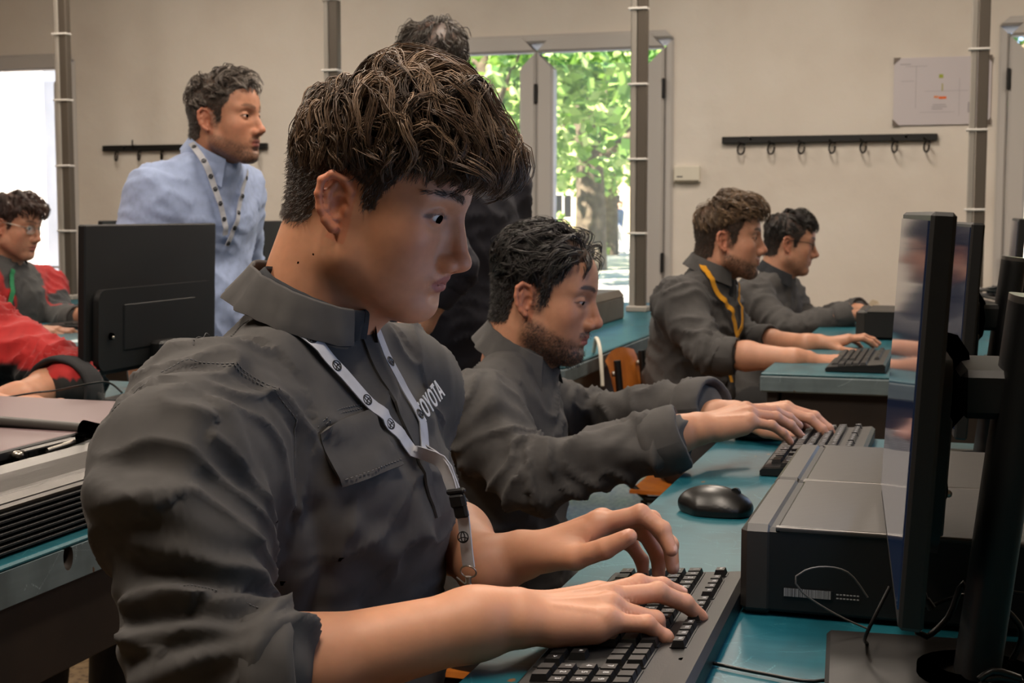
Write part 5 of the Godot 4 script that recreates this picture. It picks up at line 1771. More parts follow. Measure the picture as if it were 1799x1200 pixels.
# round mark of three crossed ovals, drawn with a thin line; u across, v along
func oval_mark(c: Vector3, u: Vector3, v: Vector3, r: float, lw: float) -> MB:
	var mb := MB.new()
	for e in [[1.0, 0.88, 0.0, 0.0], [0.36, 0.80, 0.0, 0.0], [0.82, 0.34, 0.0, 0.36]]:
		var pts := []
		for i in 18:
			var a := TAU * i / 18.0
			pts.append(c + u * (cos(a) * r * e[0]) + v * (r * (sin(a) * e[1] + e[3])))
		mb.tube(pts, lw, 4, false, 1.0, Vector3.UP, true)
	return mb

func eyebrow(xf: Transform3D, z: float, cols: Array, count: int, seed_: int, head: Solid) -> MB:
	var mb := MB.new()
	var rng := RandomNumberGenerator.new()
	rng.seed = seed_
	for i in count:
		var t := rng.randf()
		var az := 0.010 + 0.046 * t
		var y := 0.0375 + 0.006 * sin(t * 2.6) + rng.randfn() * 0.0022 * (1.0 - 0.6 * t)
		var p := head.onto(Vector3(0.10 - 0.03 * t * t, y, az * z), 0.0002, 5)
		var d := Vector3(-0.35 - 0.5 * t, 0.75 - 1.1 * t, z * 0.75) + Vector3(rng.randfn(), rng.randfn(), rng.randfn()) * 0.15
		d = d.normalized() * 0.0075
		var out := Vector3(0.8, 0.1, 0.5 * z * t).normalized()
		mb.col = cols[rng.randi() % cols.size()]
		strand(mb, [xf * p, xf * (p + d * 0.5 + out * 0.0014), xf * (p + d + out * 0.0008)], 0.00045)
	return mb
# ------------------------------------------------------------------ the people in the room
func people() -> void:
	M.eye_white = mat(Color(0.80, 0.77, 0.74), 0.2)
	M.grey_cloth = cloth_mat(Color(0.275, 0.268, 0.265), 51)
	M.grey_inner = cloth_mat(Color(0.085, 0.10, 0.125), 52)
	M.trousers = cloth_mat(Color(0.16, 0.16, 0.165), 53)
	M.shoe = mat(Color(0.05, 0.05, 0.05), 0.5)
	M.skin = skin_mat()
	M.hair = hair_mat(0.46)
	M.lanyard = cloth_mat(Color(0.74, 0.75, 0.78), 54)
	M.blue_shirt = cloth_mat(Color(0.66, 0.73, 0.88), 56)
	M.navy = cloth_mat(Color(0.050, 0.048, 0.105), 57)
	M.jeans = cloth_mat(Color(0.17, 0.22, 0.27), 58)
	M.two_tone = cloth_mat(Color.WHITE, 59)
	M.two_tone.vertex_color_use_as_albedo = true
	M.two_tone_dark = cloth_mat(Color(0.13, 0.13, 0.14), 60)
	front_student()
	others()

func cloth_mat(c: Color, seed_: int) -> StandardMaterial3D:
	var m := mat(c, 0.85)
	tri_tex(m, noise_tex(0.05, [[0, Color(0.86, 0.86, 0.86)], [0.5, Color(0.95, 0.95, 0.95)], [1, Color.WHITE]], seed_, 256, 4), 3.0, false)
	m.rim_enabled = true
	m.rim = 0.25
	m.rim_tint = 0.6
	return m

# legs in trousers and shoes of somebody sitting: hips, knees, ankles
func sitting_legs(root: Node3D, hip: Vector3, fwd: Vector3, lat: Vector3, m: Material) -> void:
	var s := Solid.new()
	for z: float in [-1.0, 1.0]:
		var h := hip + lat * (0.09 * z) - Vector3(0, 0.02, 0)
		var kn := Vector3(h.x, 0, h.z) + fwd * 0.42 + lat * (0.05 * z) + Vector3(0, 0.50, 0)
		var an := Vector3(kn.x, 0.09, kn.z) - fwd * 0.04
		s.cap(h, kn, 0.085, 0.066, 0.04)
		s.cap(kn, an, 0.064, 0.05, 0.02)
	s.cap(hip + lat * 0.08, hip - lat * 0.08, 0.11, 0.11, 0.05)
	var mb := MB.new()
	s.mesh(mb, hip + Vector3(-0.7, -hip.y, -0.5), hip + Vector3(0.7, 0.2, 0.5), 0.018)
	part("trousers", mb, m, root)
	for z: float in [-1.0, 1.0]:
		var an := Vector3(hip.x, 0, hip.z) + fwd * 0.38 + lat * (0.14 * z)
		var sh := Solid.new()
		sh.cap(an + Vector3(0, 0.045, 0) - fwd * 0.03, an + Vector3(0, 0.035, 0) + fwd * 0.15, 0.042, 0.035, 0.02)
		sh.cap(an + Vector3(0, 0.09, 0), an + Vector3(0, 0.05, 0), 0.042, 0.045, 0.02)
		var smb := MB.new()
		sh.mesh(smb, an - Vector3(0.28, 0.01, 0.28), an + Vector3(0.28, 0.16, 0.28), 0.014)
		part("shoe", smb, M.shoe, root)

# head, neck and what hangs on them; returns [first, last] vertex of the head in body
func add_head(body: MB, xf: Transform3D, neck: Vector3, o: Dictionary, cell: float) -> Array:
	var s := Solid.new()
	head_solid(s, o)
	var inv := xf.affine_inverse()
	var nb := inv * neck
	s.cap(Vector3(-0.026, -0.020, 0), nb, 0.054, o.get("neck_r", 0.060), 0.03)
	s.cap(Vector3(-0.045, 0.01, 0), nb + Vector3(-0.02, 0, 0), 0.040, 0.050, 0.03)
	# throat
	s.cap(Vector3(0.035, -0.075, 0), nb + Vector3(0.035, 0.01, 0), 0.022, 0.026, 0.03)
	var first := body.v.size()
	var lo := Vector3(-0.13, minf(nb.y - 0.04, -0.13), -0.10)
	var hi := Vector3(0.145, 0.15, 0.10)
	lo.x = minf(lo.x, nb.x - 0.09)
	s.mesh(body, lo, hi, cell, face_paint(o), xf)
	return [first, body.v.size()]

func front_student() -> void:
	var root := thing("person", Vector3(-0.70, 0, -1.40), "student with tousled brown hair in grey jacket typing in front", "person", "", 0.0)
	var skin := Color(0.56, 0.265, 0.15)
	var hairc := Color(0.040, 0.024, 0.015)
	var xf := head_xf(Vector3(-0.608, 1.311, -1.329), deg_to_rad(0.0), deg_to_rad(-17.0), deg_to_rad(2.0), Vector3(0.985, 0.915, 0.97))
	var N := Vector3(-0.672, 1.165, -1.400)
	var k := {"neck": N, "shR": Vector3(-0.690, 1.094, -1.200), "shL": Vector3(-0.648, 1.090, -1.585), "chest": Vector3(-0.662, 0.985, -1.40), "waist": Vector3(-0.672, 0.80, -1.40), "hip": Vector3(-0.70, 0.60, -1.40), "bulk": 0.97,
		"elR": Vector3(-0.621, 0.926, -1.062), "cuR": Vector3(-0.570, 0.911, -1.063), "elL": Vector3(-0.69, 0.91, -1.66), "cuL": Vector3(-0.62, 0.915, -1.60), "arm": 1.0, "cuff": 0.056}
	var wrR := Vector3(-0.388, 0.925, -1.240)
	var wrL := Vector3(-0.457, 0.923, -1.481)
	# --- body
	var body := MB.new()
	var o := {"skin": skin, "hair_color": hairc, "seed": 3, "open": 0.0044, "slit": 0.0138, "brow": 0.6, "nose": 0.99, "jaw": 1.03, "nose_drop": 0.007, "mouth_drop": 0.001,
		"side": PackedVector2Array([Vector2(0.050, 0.066), Vector2(0.047, 0.045), Vector2(0.034, 0.030), Vector2(0.030, 0.008), Vector2(0.016, 0.004), Vector2(0.012, 0.030), Vector2(-0.010, 0.042), Vector2(-0.032, 0.030), Vector2(-0.038, 0.0), Vector2(-0.045, -0.030), Vector2(-0.070, -0.040), Vector2(-0.13, -0.035), Vector2(-0.13, 0.18), Vector2(0.12, 0.18), Vector2(0.10, 0.100), Vector2(0.075, 0.088), Vector2(0.058, 0.075)])}
	var hv := add_head(body, xf, N, o, 0.0022)
	var nails := []
	var hs := Solid.new()
	# right hand on the keys
	var fR := (Vector3(-0.313, 0.932, -1.291) - wrR).normalized()
	hs.chain([k.elR, Vector3(-0.545, 0.898, -1.13), wrR - fR * 0.04, wrR], [0.044, 0.041, 0.031, 0.028], 0.02)
	hand_solid(hs, wrR, fR, Vector3(-0.05, 1.0, 0.12), 1.0, [[-0.04, 0.32, 0.20], [0.06, 0.46, 0.28], [0.42, 0.95, 0.35], [0.15, 0.58, 0.25]], [0.15, 0.03, -0.05, -0.18], [[0.70, 0.55, -0.45], [0.9, 0.25, -0.3], [0.95, 0.1, -0.15]], nails, 1.07)
	# left hand lifted, fingers drooping
	var fL := Vector3(0.84, 0.36, -0.22).normalized()
	hs.chain([k.elL, Vector3(-0.565, 0.915, -1.57), wrL - fL * 0.04, wrL], [0.045, 0.040, 0.031, 0.028], 0.02)
	hand_solid(hs, wrL, fL, Vector3(-0.30, 0.92, -0.25), -1.0, [[0.15, 0.85, 0.55], [0.35, 0.95, 0.55], [0.5, 0.95, 0.5], [0.55, 0.8, 0.5]], [0.10, 0.0, -0.05, -0.12], [[0.80, 0.45, -0.42], [0.93, 0.35, -0.10], [0.95, 0.28, 0.05]], nails, 1.1)
	hs.mesh(body, Vector3(-0.75, 0.83, -1.75), Vector3(-0.15, 1.06, -0.99), 0.0030, hand_paint(skin, nails, 5))
	# trunk under the clothes
	var ts := Solid.new()
	ts.cap(N - Vector3(0, 0.06, 0), k.chest, 0.05, 0.09, 0.05)
	ts.cap(k.chest, k.hip, 0.09, 0.09, 0.05)
	for q in [[k.shR, k.elR], [k.shL, k.elL]]: ts.cap(q[0], q[1], 0.045, 0.04, 0.03)
	ts.mesh(body, Vector3(-0.9, 0.5, -1.75), Vector3(-0.4, 1.25, -1.0), 0.02, hand_paint(skin, [], 5))
	eyes(xf, root, Vector3(0.93, -0.18, 0.12), Color(0.52, 0.57, 0.60))
	var hsol := Solid.new()
	head_solid(hsol, o)
	for z: float in [-1.0, 1.0]: part("eyebrow", eyebrow(xf, z, [Color(0.07, 0.042, 0.027), Color(0.11, 0.07, 0.046)], 120, 8, hsol), M.hair, root)
	# --- jacket
	var js := Solid.new()
	jacket_solid(js, k)
	js.cap(Vector3(-0.676, 1.083, -1.119), Vector3(-0.666, 1.047, -1.090), 0.066, 0.066, 0.05)
	var on := func(a: Array) -> Array:
		var r := []
		for q in a: r.append(js.onto(q))
		return r
	var armhole := [Vector3(-0.720, 1.119, -1.084), Vector3(-0.699, 1.149, -1.111), Vector3(-0.670, 1.151, -1.152), Vector3(-0.640, 1.132, -1.193), Vector3(-0.629, 1.089, -1.228), Vector3(-0.619, 1.039, -1.231), Vector3(-0.617, 1.000, -1.231)]
	var folds := [
		[on.call([Vector3(-0.703, 1.070, -1.037), Vector3(-0.655, 1.066, -1.020), Vector3(-0.617, 1.061, -1.011), Vector3(-0.574, 1.043, -1.035), Vector3(-0.556, 1.024, -1.083)]), 0.0110, 0.016],
		[on.call([Vector3(-0.674, 1.098, -1.025), Vector3(-0.622, 1.109, -1.031), Vector3(-0.582, 1.098, -1.054), Vector3(-0.579, 1.068, -1.128)]), -0.0080, 0.020],
		[on.call([Vector3(-0.650, 1.025, -1.011), Vector3(-0.599, 1.027, -1.006), Vector3(-0.555, 1.023, -1.020), Vector3(-0.547, 1.003, -1.086)]), 0.0085, 0.013],
		[on.call([Vector3(-0.658, 1.001, -1.009), Vector3(-0.609, 1.011, -1.003), Vector3(-0.564, 1.013, -1.017), Vector3(-0.548, 0.986, -1.086)]), -0.0070, 0.010],
		[on.call([Vector3(-0.659, 0.977, -1.008), Vector3(-0.609, 0.994, -1.003), Vector3(-0.565, 0.997, -1.017), Vector3(-0.543, 0.971, -1.087)]), 0.0105, 0.011],
		[on.call([Vector3(-0.654, 0.961, -1.010), Vector3(-0.595, 0.984, -0.997), Vector3(-0.551, 0.986, -1.011), Vector3(-0.543, 0.958, -1.087)]), -0.0071, 0.009],
		[on.call([Vector3(-0.650, 0.947, -1.011), Vector3(-0.591, 0.970, -0.999), Vector3(-0.547, 0.976, -1.012), Vector3(-0.543, 0.950, -1.087)]), 0.0106, 0.011],
		[on.call([Vector3(-0.643, 0.932, -1.013), Vector3(-0.587, 0.954, -1.000), Vector3(-0.547, 0.964, -1.012), Vector3(-0.548, 0.940, -1.085)]), -0.0072, 0.009],
		[on.call([Vector3(-0.635, 0.916, -1.016), Vector3(-0.578, 0.943, -1.003), Vector3(-0.543, 0.952, -1.014), Vector3(-0.548, 0.931, -1.085)]), 0.0107, 0.012],
		[on.call([Vector3(-0.625, 1.131, -1.082), Vector3(-0.625, 1.099, -1.061), Vector3(-0.610, 1.074, -1.045)]), 0.0052, 0.016],
		[on.call([Vector3(-0.612, 1.127, -1.118), Vector3(-0.598, 1.086, -1.122), Vector3(-0.593, 1.051, -1.145)]), 0.0062, 0.014],
		[on.call(armhole), -0.0045, 0.005],
		[on.call([Vector3(-0.634, 1.172, -1.289), Vector3(-0.612, 1.126, -1.296), Vector3(-0.609, 1.093, -1.287)]), 0.0045, 0.022],
		[on.call([Vector3(-0.574, 1.020, -1.318), Vector3(-0.541, 1.026, -1.329), Vector3(-0.519, 1.000, -1.346), Vector3(-0.509, 0.962, -1.360)]), 0.0105, 0.030],
		[on.call([Vector3(-0.605, 1.007, -1.256), Vector3(-0.597, 0.950, -1.259), Vector3(-0.609, 0.904, -1.255)]), -0.0081, 0.012],
		[on.call([Vector3(-0.584, 0.985, -1.284), Vector3(-0.555, 0.966, -1.303), Vector3(-0.526, 0.934, -1.323)]), 0.0063, 0.016],
		[on.call([Vector3(-0.561, 0.907, -1.301), Vector3(-0.537, 0.934, -1.319), Vector3(-0.520, 0.956, -1.356)]), -0.0064, 0.012],
		[on.call([Vector3(-0.691, 1.193, -1.302), Vector3(-0.656, 1.161, -1.282), Vector3(-0.632, 1.119, -1.258)]), 0.0046, 0.016]]
	js.shape = cloth(k, 7, 0.0046, folds)
	var jb := MB.new()
	js.mesh(jb, Vector3(-0.92, 0.50, -1.80), Vector3(-0.40, 1.28, -0.96), 0.0048)
	jb.relief(js.shape)
	var jk := part("jacket", jb, M.grey_cloth, root)
	var M2 := mat(Color(0.36, 0.36, 0.365), 0.8)
	var seam := func(pts: Array, lift: float) -> void:
		var sb := MB.new()
		stitches(sb, js, pts, lift)
		part("stitching", sb, M2, jk).set_meta("kind", "stuff")
	# seams
	for dz in [0.0, 0.006]:
		var a2 := []
		for q in armhole: a2.append(q + Vector3(0, 0.010 + dz, 0))
		seam.call(a2, 0.0006)
	seam.call([Vector3(-0.716, 1.214, -1.316), Vector3(-0.707, 1.187, -1.266), Vector3(-0.685, 1.151, -1.200)], 0.0006)
	seam.call([Vector3(-0.719, 1.218, -1.304), Vector3(-0.711, 1.187, -1.254), Vector3(-0.688, 1.153, -1.188)], 0.0006)
	seam.call([Vector3(-0.629, 0.992, -0.997), Vector3(-0.589, 1.010, -0.989), Vector3(-0.554, 1.017, -1.000), Vector3(-0.534, 0.998, -1.048)], 0.0006)
	# pocket flap on the breast
	var fl := []
	for i in 7:
		var r := []
		for j in 11:
			var u := j / 10.0
			var w := i / 6.0
			var a := Vector3(-0.622, 1.074, -1.272).lerp(Vector3(-0.569, 1.103, -1.331), u)
			var b := Vector3(-0.598, 1.030, -1.279).lerp(Vector3(-0.549, 1.043, -1.337), u)
			r.append(js.onto(a.lerp(b, w), 0.0045 + 0.003 * w))
		fl.append(r)
	part("pocket_flap", MB.new().sheet(fl, 0.003), M.grey_cloth, root)
	seam.call([Vector3(-0.596, 1.036, -1.280), Vector3(-0.550, 1.048, -1.337)], 0.0085)
	seam.call([Vector3(-0.625, 1.076, -1.271), Vector3(-0.596, 1.096, -1.301), Vector3(-0.571, 1.107, -1.330)], 0.0006)
	seam.call([Vector3(-0.626, 1.081, -1.271), Vector3(-0.596, 1.101, -1.301), Vector3(-0.571, 1.112, -1.330)], 0.0006)
	# placket
	var pk := []
	var pl := [Vector3(-0.605, 1.171, -1.382), Vector3(-0.581, 1.124, -1.379), Vector3(-0.553, 1.077, -1.377), Vector3(-0.528, 1.028, -1.385), Vector3(-0.520, 0.978, -1.398)]
	var pr := [Vector3(-0.601, 1.172, -1.404), Vector3(-0.573, 1.123, -1.403), Vector3(-0.546, 1.075, -1.401), Vector3(-0.520, 1.027, -1.398), Vector3(-0.516, 0.978, -1.410)]
	for i in 17:
		var t := i / 16.0 * 4.0
		var n := mini(int(t), 3)
		var a: Vector3 = pl[n].lerp(pl[n + 1], t - n)
		var b: Vector3 = pr[n].lerp(pr[n + 1], t - n)
		var r := []
		for j in 5: r.append(js.onto(a.lerp(b, j / 4.0), 0.004))
		pk.append(r)
	part("placket", MB.new().sheet(pk, 0.003), M.grey_cloth, root)
	# collar
	var cb := MB.new()
	collar_sheet(cb, Vector3(-0.659, 1.200, -1.365), Vector3(0.955, -0.297, 0.0), Vector3(0.297, 0.955, 0), 0.070, 0.066, {"stand_back": 0.032, "stand_front": 0.020, "fall_back": 0.040, "fall_front": 0.034, "open": 0.36, "flare_back": 0.018, "flare_front": 0.010, "seed": 4})
	part("collar", cb, M.grey_cloth, root)
	# dark facing inside the collar, closed at the throat
	var ub := MB.new()
	collar_sheet(ub, Vector3(-0.655, 1.196, -1.366), Vector3(0.93, -0.37, 0.0), Vector3(0.37, 0.93, 0), 0.062, 0.056, {"stand_back": 0.030, "stand_front": 0.026, "fall_back": 0.012, "fall_front": 0.03, "open": 0.02, "flare_back": 0.0, "flare_front": 0.004, "seed": 8})
	part("collar_facing", ub, M.grey_inner, root)
	# cuffs
	var cu := MB.new()
	cuff_ring(cu, Vector3(-0.563, 0.911, -1.065), (wrR - k.elR), 0.055, 0.045, 3)
	part("cuff", cu, M.grey_cloth, root)
	var cu2 := MB.new()
	cuff_ring(cu2, Vector3(-0.61, 0.915, -1.595), (wrL - k.elL), 0.055, 0.04, 5)
	part("cuff", cu2, M.grey_cloth, root)
	# lettering on the far breast
	var ta := js.onto(Vector3(-0.567, 1.076, -1.415), 0.001)
	var tb := js.onto(Vector3(-0.549, 1.095, -1.462), 0.001)
	var tn := js.grad(ta.lerp(tb, 0.5), js.near(ta, 0.1), 0.01)
	var tr := (tb - ta).normalized()
	var tm := MeshInstance3D.new()
	tm.name = "lettering"
	var tmesh := text_mesh("TOYOTA", 0.030, 0.0008)
	tmesh.horizontal_alignment = HORIZONTAL_ALIGNMENT_LEFT
	tm.mesh = tmesh
	tm.material_override = mat(Color(0.88, 0.88, 0.88), 0.7)
	var tu := tn.cross(tr).normalized()
	tm.transform = Transform3D(Basis(tr, tu, tr.cross(tu)), ta + tn * 0.002 - root.position)
	root.add_child(tm)
	sitting_legs(root, Vector3(-0.70, 0.58, -1.40), Vector3.RIGHT, Vector3.BACK, M.trousers)
	# --- hair
	var env := Solid.new()
	env.egg(Vector3(-0.012, 0.083, 0), Vector3(0.087, 0.092, 0.090), 0.03)
	env.egg(Vector3(0.035, 0.099, 0), Vector3(0.075, 0.085, 0.086), 0.03)
	env.egg(Vector3(0.095, 0.083, 0), Vector3(0.054, 0.046, 0.070), 0.03)
	var hb := MB.new()
	var browns := [Color(0.070, 0.040, 0.022), Color(0.10, 0.060, 0.034), Color(0.15, 0.094, 0.056), Color(0.045, 0.025, 0.014), Color(0.22, 0.145, 0.092)]
	hair_strands(hb, xf, env, {"crown": Vector3(-0.55, 0.83, 0.0), "forward": 0.75, "guides": 900, "kids": 10, "length": 0.115, "gravity": 0.75, "curl": 0.95, "curl_freq": 0.8, "messy": 0.32, "thick": 0.00085, "clump": 0.0036, "fray": 0.0012, "cols": browns, "front": 0.060, "back": 0.045, "low_front": 0.047, "low_var": 0.014, "low_back": 0.028, "steps": 11, "side_length": 0.75}, 12)
	var side: PackedVector2Array = o.side
	var keep := func(p: Vector3) -> bool:
		return (absf(p.z) > 0.045 or p.x < -0.05) and not (absf(p.z) > 0.0785 and p.x < 0.006 and p.y < 0.036) and p.y < 0.075 and Geometry2D.is_point_in_polygon(Vector2(p.x, p.y), side)
	short_hair(hb, body, hv[0], hv[1], xf, keep, Vector3(-0.25, -0.9, 0), 0.008, 0.00045, 0.9, [Color(0.035, 0.021, 0.013), Color(0.05, 0.03, 0.02)], 5)
	part("hair", hb, M.hair, root)
	part("body", body, M.skin, root)
	front_lanyard(js)

# white neck strap with round marks, buckle, ring and clasp
func front_lanyard(js: Solid) -> void:
	var lan := thing("lanyard", Vector3(-0.481, 0.959, -1.358), "white lanyard with black round marks on the front student", "lanyard")
	var near := strap(js, [Vector3(-0.686, 1.228, -1.294), Vector3(-0.671, 1.216, -1.298), Vector3(-0.638, 1.193, -1.298), Vector3(-0.605, 1.157, -1.309), Vector3(-0.577, 1.123, -1.328), Vector3(-0.548, 1.088, -1.348), Vector3(-0.523, 1.059, -1.366)], 0.0165, 0.006)
	var r0 := strap(null, [near[-1][1], Vector3(-0.508, 1.044, -1.366), Vector3(-0.498, 1.028, -1.363), Vector3(-0.492, 1.016, -1.360)], 0.0165, 0.0, Vector3(0.9, 0.25, 0.3))
	part("strap", MB.new().sheet(near + r0.slice(1), 0.0012), M.lanyard, lan)
	var far := strap(js, [Vector3(-0.612, 1.168, -1.411), Vector3(-0.598, 1.144, -1.416), Vector3(-0.574, 1.108, -1.413), Vector3(-0.550, 1.075, -1.410), Vector3(-0.528, 1.054, -1.396)], 0.0165, 0.006)
	var r1 := strap(null, [far[-1][1], Vector3(-0.508, 1.044, -1.371), Vector3(-0.497, 1.029, -1.366), Vector3(-0.491, 1.015, -1.362)], 0.0165, 0.0, Vector3(0.5, 0.25, 0.8))
	part("strap", MB.new().sheet(far + r1.slice(1), 0.0012), M.lanyard, lan)
	for rows in [near, far]:
		var i := 4
		while i < rows.size() - 1:
			var u: Vector3 = (rows[i][2] - rows[i][0]).normalized()
			var v: Vector3 = (rows[i + 1][1] - rows[i - 1][1]).normalized()
			part("mark", oval_mark(rows[i][1] + v.cross(u) * 0.0003, u, v, 0.0062, 0.00062), M.black, lan)
			i += 6
	# buckle and drop
	var bc := Vector3(-0.486, 1.006, -1.357)
	var tilt := Basis(Vector3.BACK, 0.22) * Basis(Vector3.UP, -0.3)
	var bk := part("buckle", MB.new().box(bc, Vector3(0.020, 0.016, 0.008), 0.003, tilt).box(bc + tilt * Vector3(0.001, -0.011, 0), Vector3(0.017, 0.014, 0.006), 0.002, tilt).box(bc + tilt * Vector3(0.0, 0.010, 0), Vector3(0.024, 0.006, 0.006), 0.002, tilt), M.black_soft, lan)
	var drop := strap(null, [Vector3(-0.482, 0.996, -1.358), Vector3(-0.480, 0.976, -1.359), Vector3(-0.478, 0.956, -1.359), Vector3(-0.476, 0.937, -1.360)], 0.0150, 0.0, Vector3(0.95, 0.1, 0.3))
	part("strap", MB.new().sheet(drop, 0.0016), M.lanyard, lan)
	part("mark", oval_mark(Vector3(-0.480, 0.969, -1.355), Vector3(0.95, 0.2, 0.25).normalized(), Vector3(0.12, -0.99, 0), 0.0066, 0.00065), M.black, lan)
	var ring := []
	var rc := Vector3(-0.476, 0.932, -1.360)
	for i in 18: ring.append(rc + Vector3(cos(TAU * i / 18.0) * 0.0085, sin(TAU * i / 18.0) * 0.0065, sin(TAU * i / 18.0) * 0.002))
	part("ring", MB.new().tube(ring, 0.0009, 6, false, 1.0, Vector3.UP, true), M.steel, lan)
	var cl := MB.new().tube([rc + Vector3(0, -0.005, 0), rc + Vector3(0, -0.012, 0)], 0.0032, 10)
	cl.tube([rc + Vector3(0, -0.011, 0), rc + Vector3(0.006, -0.018, 0), rc + Vector3(0.007, -0.028, 0), rc + Vector3(0.001, -0.034, 0), rc + Vector3(-0.005, -0.029, 0), rc + Vector3(-0.004, -0.020, 0)], 0.0015, 7)
	cl.tube([rc + Vector3(-0.003, -0.012, 0), rc + Vector3(-0.004, -0.030, 0)], 0.0013, 6)
	cl.tube([rc + Vector3(-0.002, -0.014, 0.001), rc + Vector3(-0.012, -0.006, 0.003)], 0.0009, 6)
	part("clasp", cl, M.steel, lan)
	part("tab", MB.new().sheet(strap(null, [rc + Vector3(0.0, -0.030, 0), rc + Vector3(0.003, -0.05, 0.0), rc + Vector3(0.004, -0.07, 0.0)], 0.008, 0.0, Vector3(0.95, 0.1, 0.3)), 0.001), M.lanyard, lan)

# ------------------------------------------------------------------ the other people
# o: label, at, xf, head (face options), k (joints), hands [[wrist, fwd, up, side, flex, spread, thumb], ...], hair, env, cap, cloth, collar ...
func figure(o: Dictionary) -> Node3D:
	var root := thing("person", o.at, o.label, "person")
	var k: Dictionary = o.k
	var body := MB.new()
	var hd: Dictionary = o.head
	var xf: Transform3D = o.xf
	var hv := add_head(body, xf, k.neck, hd, o.get("head_cell", 0.0038))
	var nails := []
	for h in o.hands:
		var hs := Solid.new()
		var f: Vector3 = h[1].normalized()
		var el: Vector3 = h[7]
		hs.chain([el, el.lerp(h[0], 0.35), h[0] - f * 0.04, h[0]], [0.034, 0.041, 0.031, 0.027] if o.get("bare", true) else [0.030, 0.032, 0.029, 0.027], 0.02)
		hand_solid(hs, h[0], f, h[2], h[3], h[4], h[5], h[6], nails, o.get("hand", 1.0))
		var lo: Vector3 = el.min(h[0]).min(h[0] + f * 0.22) - Vector3.ONE * 0.09
		var hi: Vector3 = el.max(h[0]).max(h[0] + f * 0.22) + Vector3.ONE * 0.09
		hs.mesh(body, lo, hi, o.get("hand_cell", 0.0045), hand_paint(hd.skin, nails, 5))
	var ts := Solid.new()
	ts.cap(k.neck - Vector3(0, 0.07, 0), k.chest, 0.045, 0.09, 0.05)
	ts.cap(k.chest, k.hip, 0.09, 0.09, 0.05)
	for q in [[k.shR, k.elR], [k.shL, k.elL]]: ts.cap(q[0], q[1], 0.04, 0.03, 0.03)
	ts.mesh(body, k.hip - Vector3(0.5, 0.15, 0.5), k.neck + Vector3(0.5, 0.1, 0.5), 0.025, hand_paint(hd.skin, [], 5))
	eyes(xf, root, o.get("gaze", Vector3(0.95, -0.15, 0.0)), Color(0.08, 0.05, 0.03))
	# clothes
	var js := Solid.new()
	jacket_solid(js, k)
	for e in o.get("more", []): js.cap(e[0], e[1], e[2], e[3], e[4])
	var folds := []
	for e in o.get("folds", []):
		var r := []
		for q in e[0]: r.append(js.onto(q))
		folds.append([r, e[1], e[2]])
	js.shape = cloth(k, o.get("seed", 7), o.get("crease", 0.0045), folds)
	var jb := MB.new()
	var lo: Vector3 = k.hip.min(k.elR).min(k.elL).min(k.cuR).min(k.cuL).min(k.shR).min(k.shL) - Vector3.ONE * 0.22
	var hi: Vector3 = k.hip.max(k.elR).max(k.elL).max(k.cuR).max(k.cuL).max(k.shR).max(k.shL) + Vector3.ONE * 0.22
	js.mesh(jb, lo, hi, o.get("cell", 0.009), o.get("paint", null))
	jb.relief(js.shape)
	part(o.get("garment", "jacket"), jb, o.cloth, root)
	var cb := MB.new()
	var c: Dictionary = o.collar
	if c.size():
		collar_sheet(cb, c.c, c.fwd, c.up, c.rf, c.rl, c)
		part("collar", cb, c.get("mat", o.get("trim", o.cloth)), root)
	if o.has("inner"):
		var ib := MB.new()
		collar_sheet(ib, c.c - c.up * 0.012, c.fwd, c.up, c.rf - 0.010, c.rl - 0.012, {"stand_back": 0.02, "stand_front": 0.018, "fall_back": 0.01, "fall_front": 0.07, "open": 0.02, "flare_back": 0.0, "flare_front": 0.012, "seed": 3})
		part("undershirt", ib, o.inner, root)
	var ci := 0
	for h in o.hands:
		var cu := MB.new()
		var el: Vector3 = h[7]
		var c0: Vector3 = k.cuR if h[3] > 0.0 else k.cuL
		cuff_ring(cu, c0 + (h[0] - el).normalized() * 0.008, h[0] - el, k.get("cuff", 0.052) * k.get("arm", 1.0) * 1.02, 0.065, 3 + ci)
		part("cuff", cu, o.get("cuff_mat", o.get("trim", o.cloth)), root)
		ci += 1
	if o.get("sit", true): sitting_legs(root, k.hip - Vector3(0, 0.02, 0), o.get("fwd", Vector3.RIGHT), o.get("fwd", Vector3.RIGHT).cross(Vector3.UP), o.get("legs", M.trousers))
	else: standing_legs(root, k.hip, o.get("fwd", Vector3.RIGHT), o.get("legs", M.trousers))
	# hair
	var hb := MB.new()
	var hc: Color = hd.hair_color
	var env := Solid.new()
	for e in o.env: env.egg(e[0], e[1], 0.03)
	hair_strands(hb, xf, env, o.hair, o.get("seed", 7) + 3)
	if hd.has("side"):
		var side: PackedVector2Array = hd.side
		var keep := func(p: Vector3) -> bool:
			return (absf(p.z) > 0.045 or p.x < -0.05) and not (absf(p.z) > 0.0785 and p.x < 0.006 and p.y < 0.036) and p.y < 0.08 and Geometry2D.is_point_in_polygon(Vector2(p.x, p.y), side)
		short_hair(hb, body, hv[0], hv[1], xf, keep, Vector3(-0.25, -0.9, 0), 0.009, 0.0008, o.get("side_density", 1.2), [hc, hc * 1.4], 5)
	if o.has("stubble"):
		var st: float = o.stubble
		var keep2 := func(p: Vector3) -> bool:
			var az := absf(p.z)
			return (p.x > 0.045 and p.y < -0.084 and az < 0.045) or (p.y < -0.03 - 0.42 * p.x and p.x > 0.0 and p.y > -0.115 and az > 0.03 and p.x < 0.07) or (absf(p.y + 0.0465 + az * 0.22) < 0.0045 and az < 0.026 and p.x > 0.08)
		short_hair(hb, body, hv[0], hv[1], xf, keep2, Vector3(0.35, -0.8, 0), 0.005, 0.00045, st, [hc, hc * 1.5], 6)
	part("hair", hb, M.hair, root)
	part("body", body, M.skin, root)
	o["solid"] = js
	return root

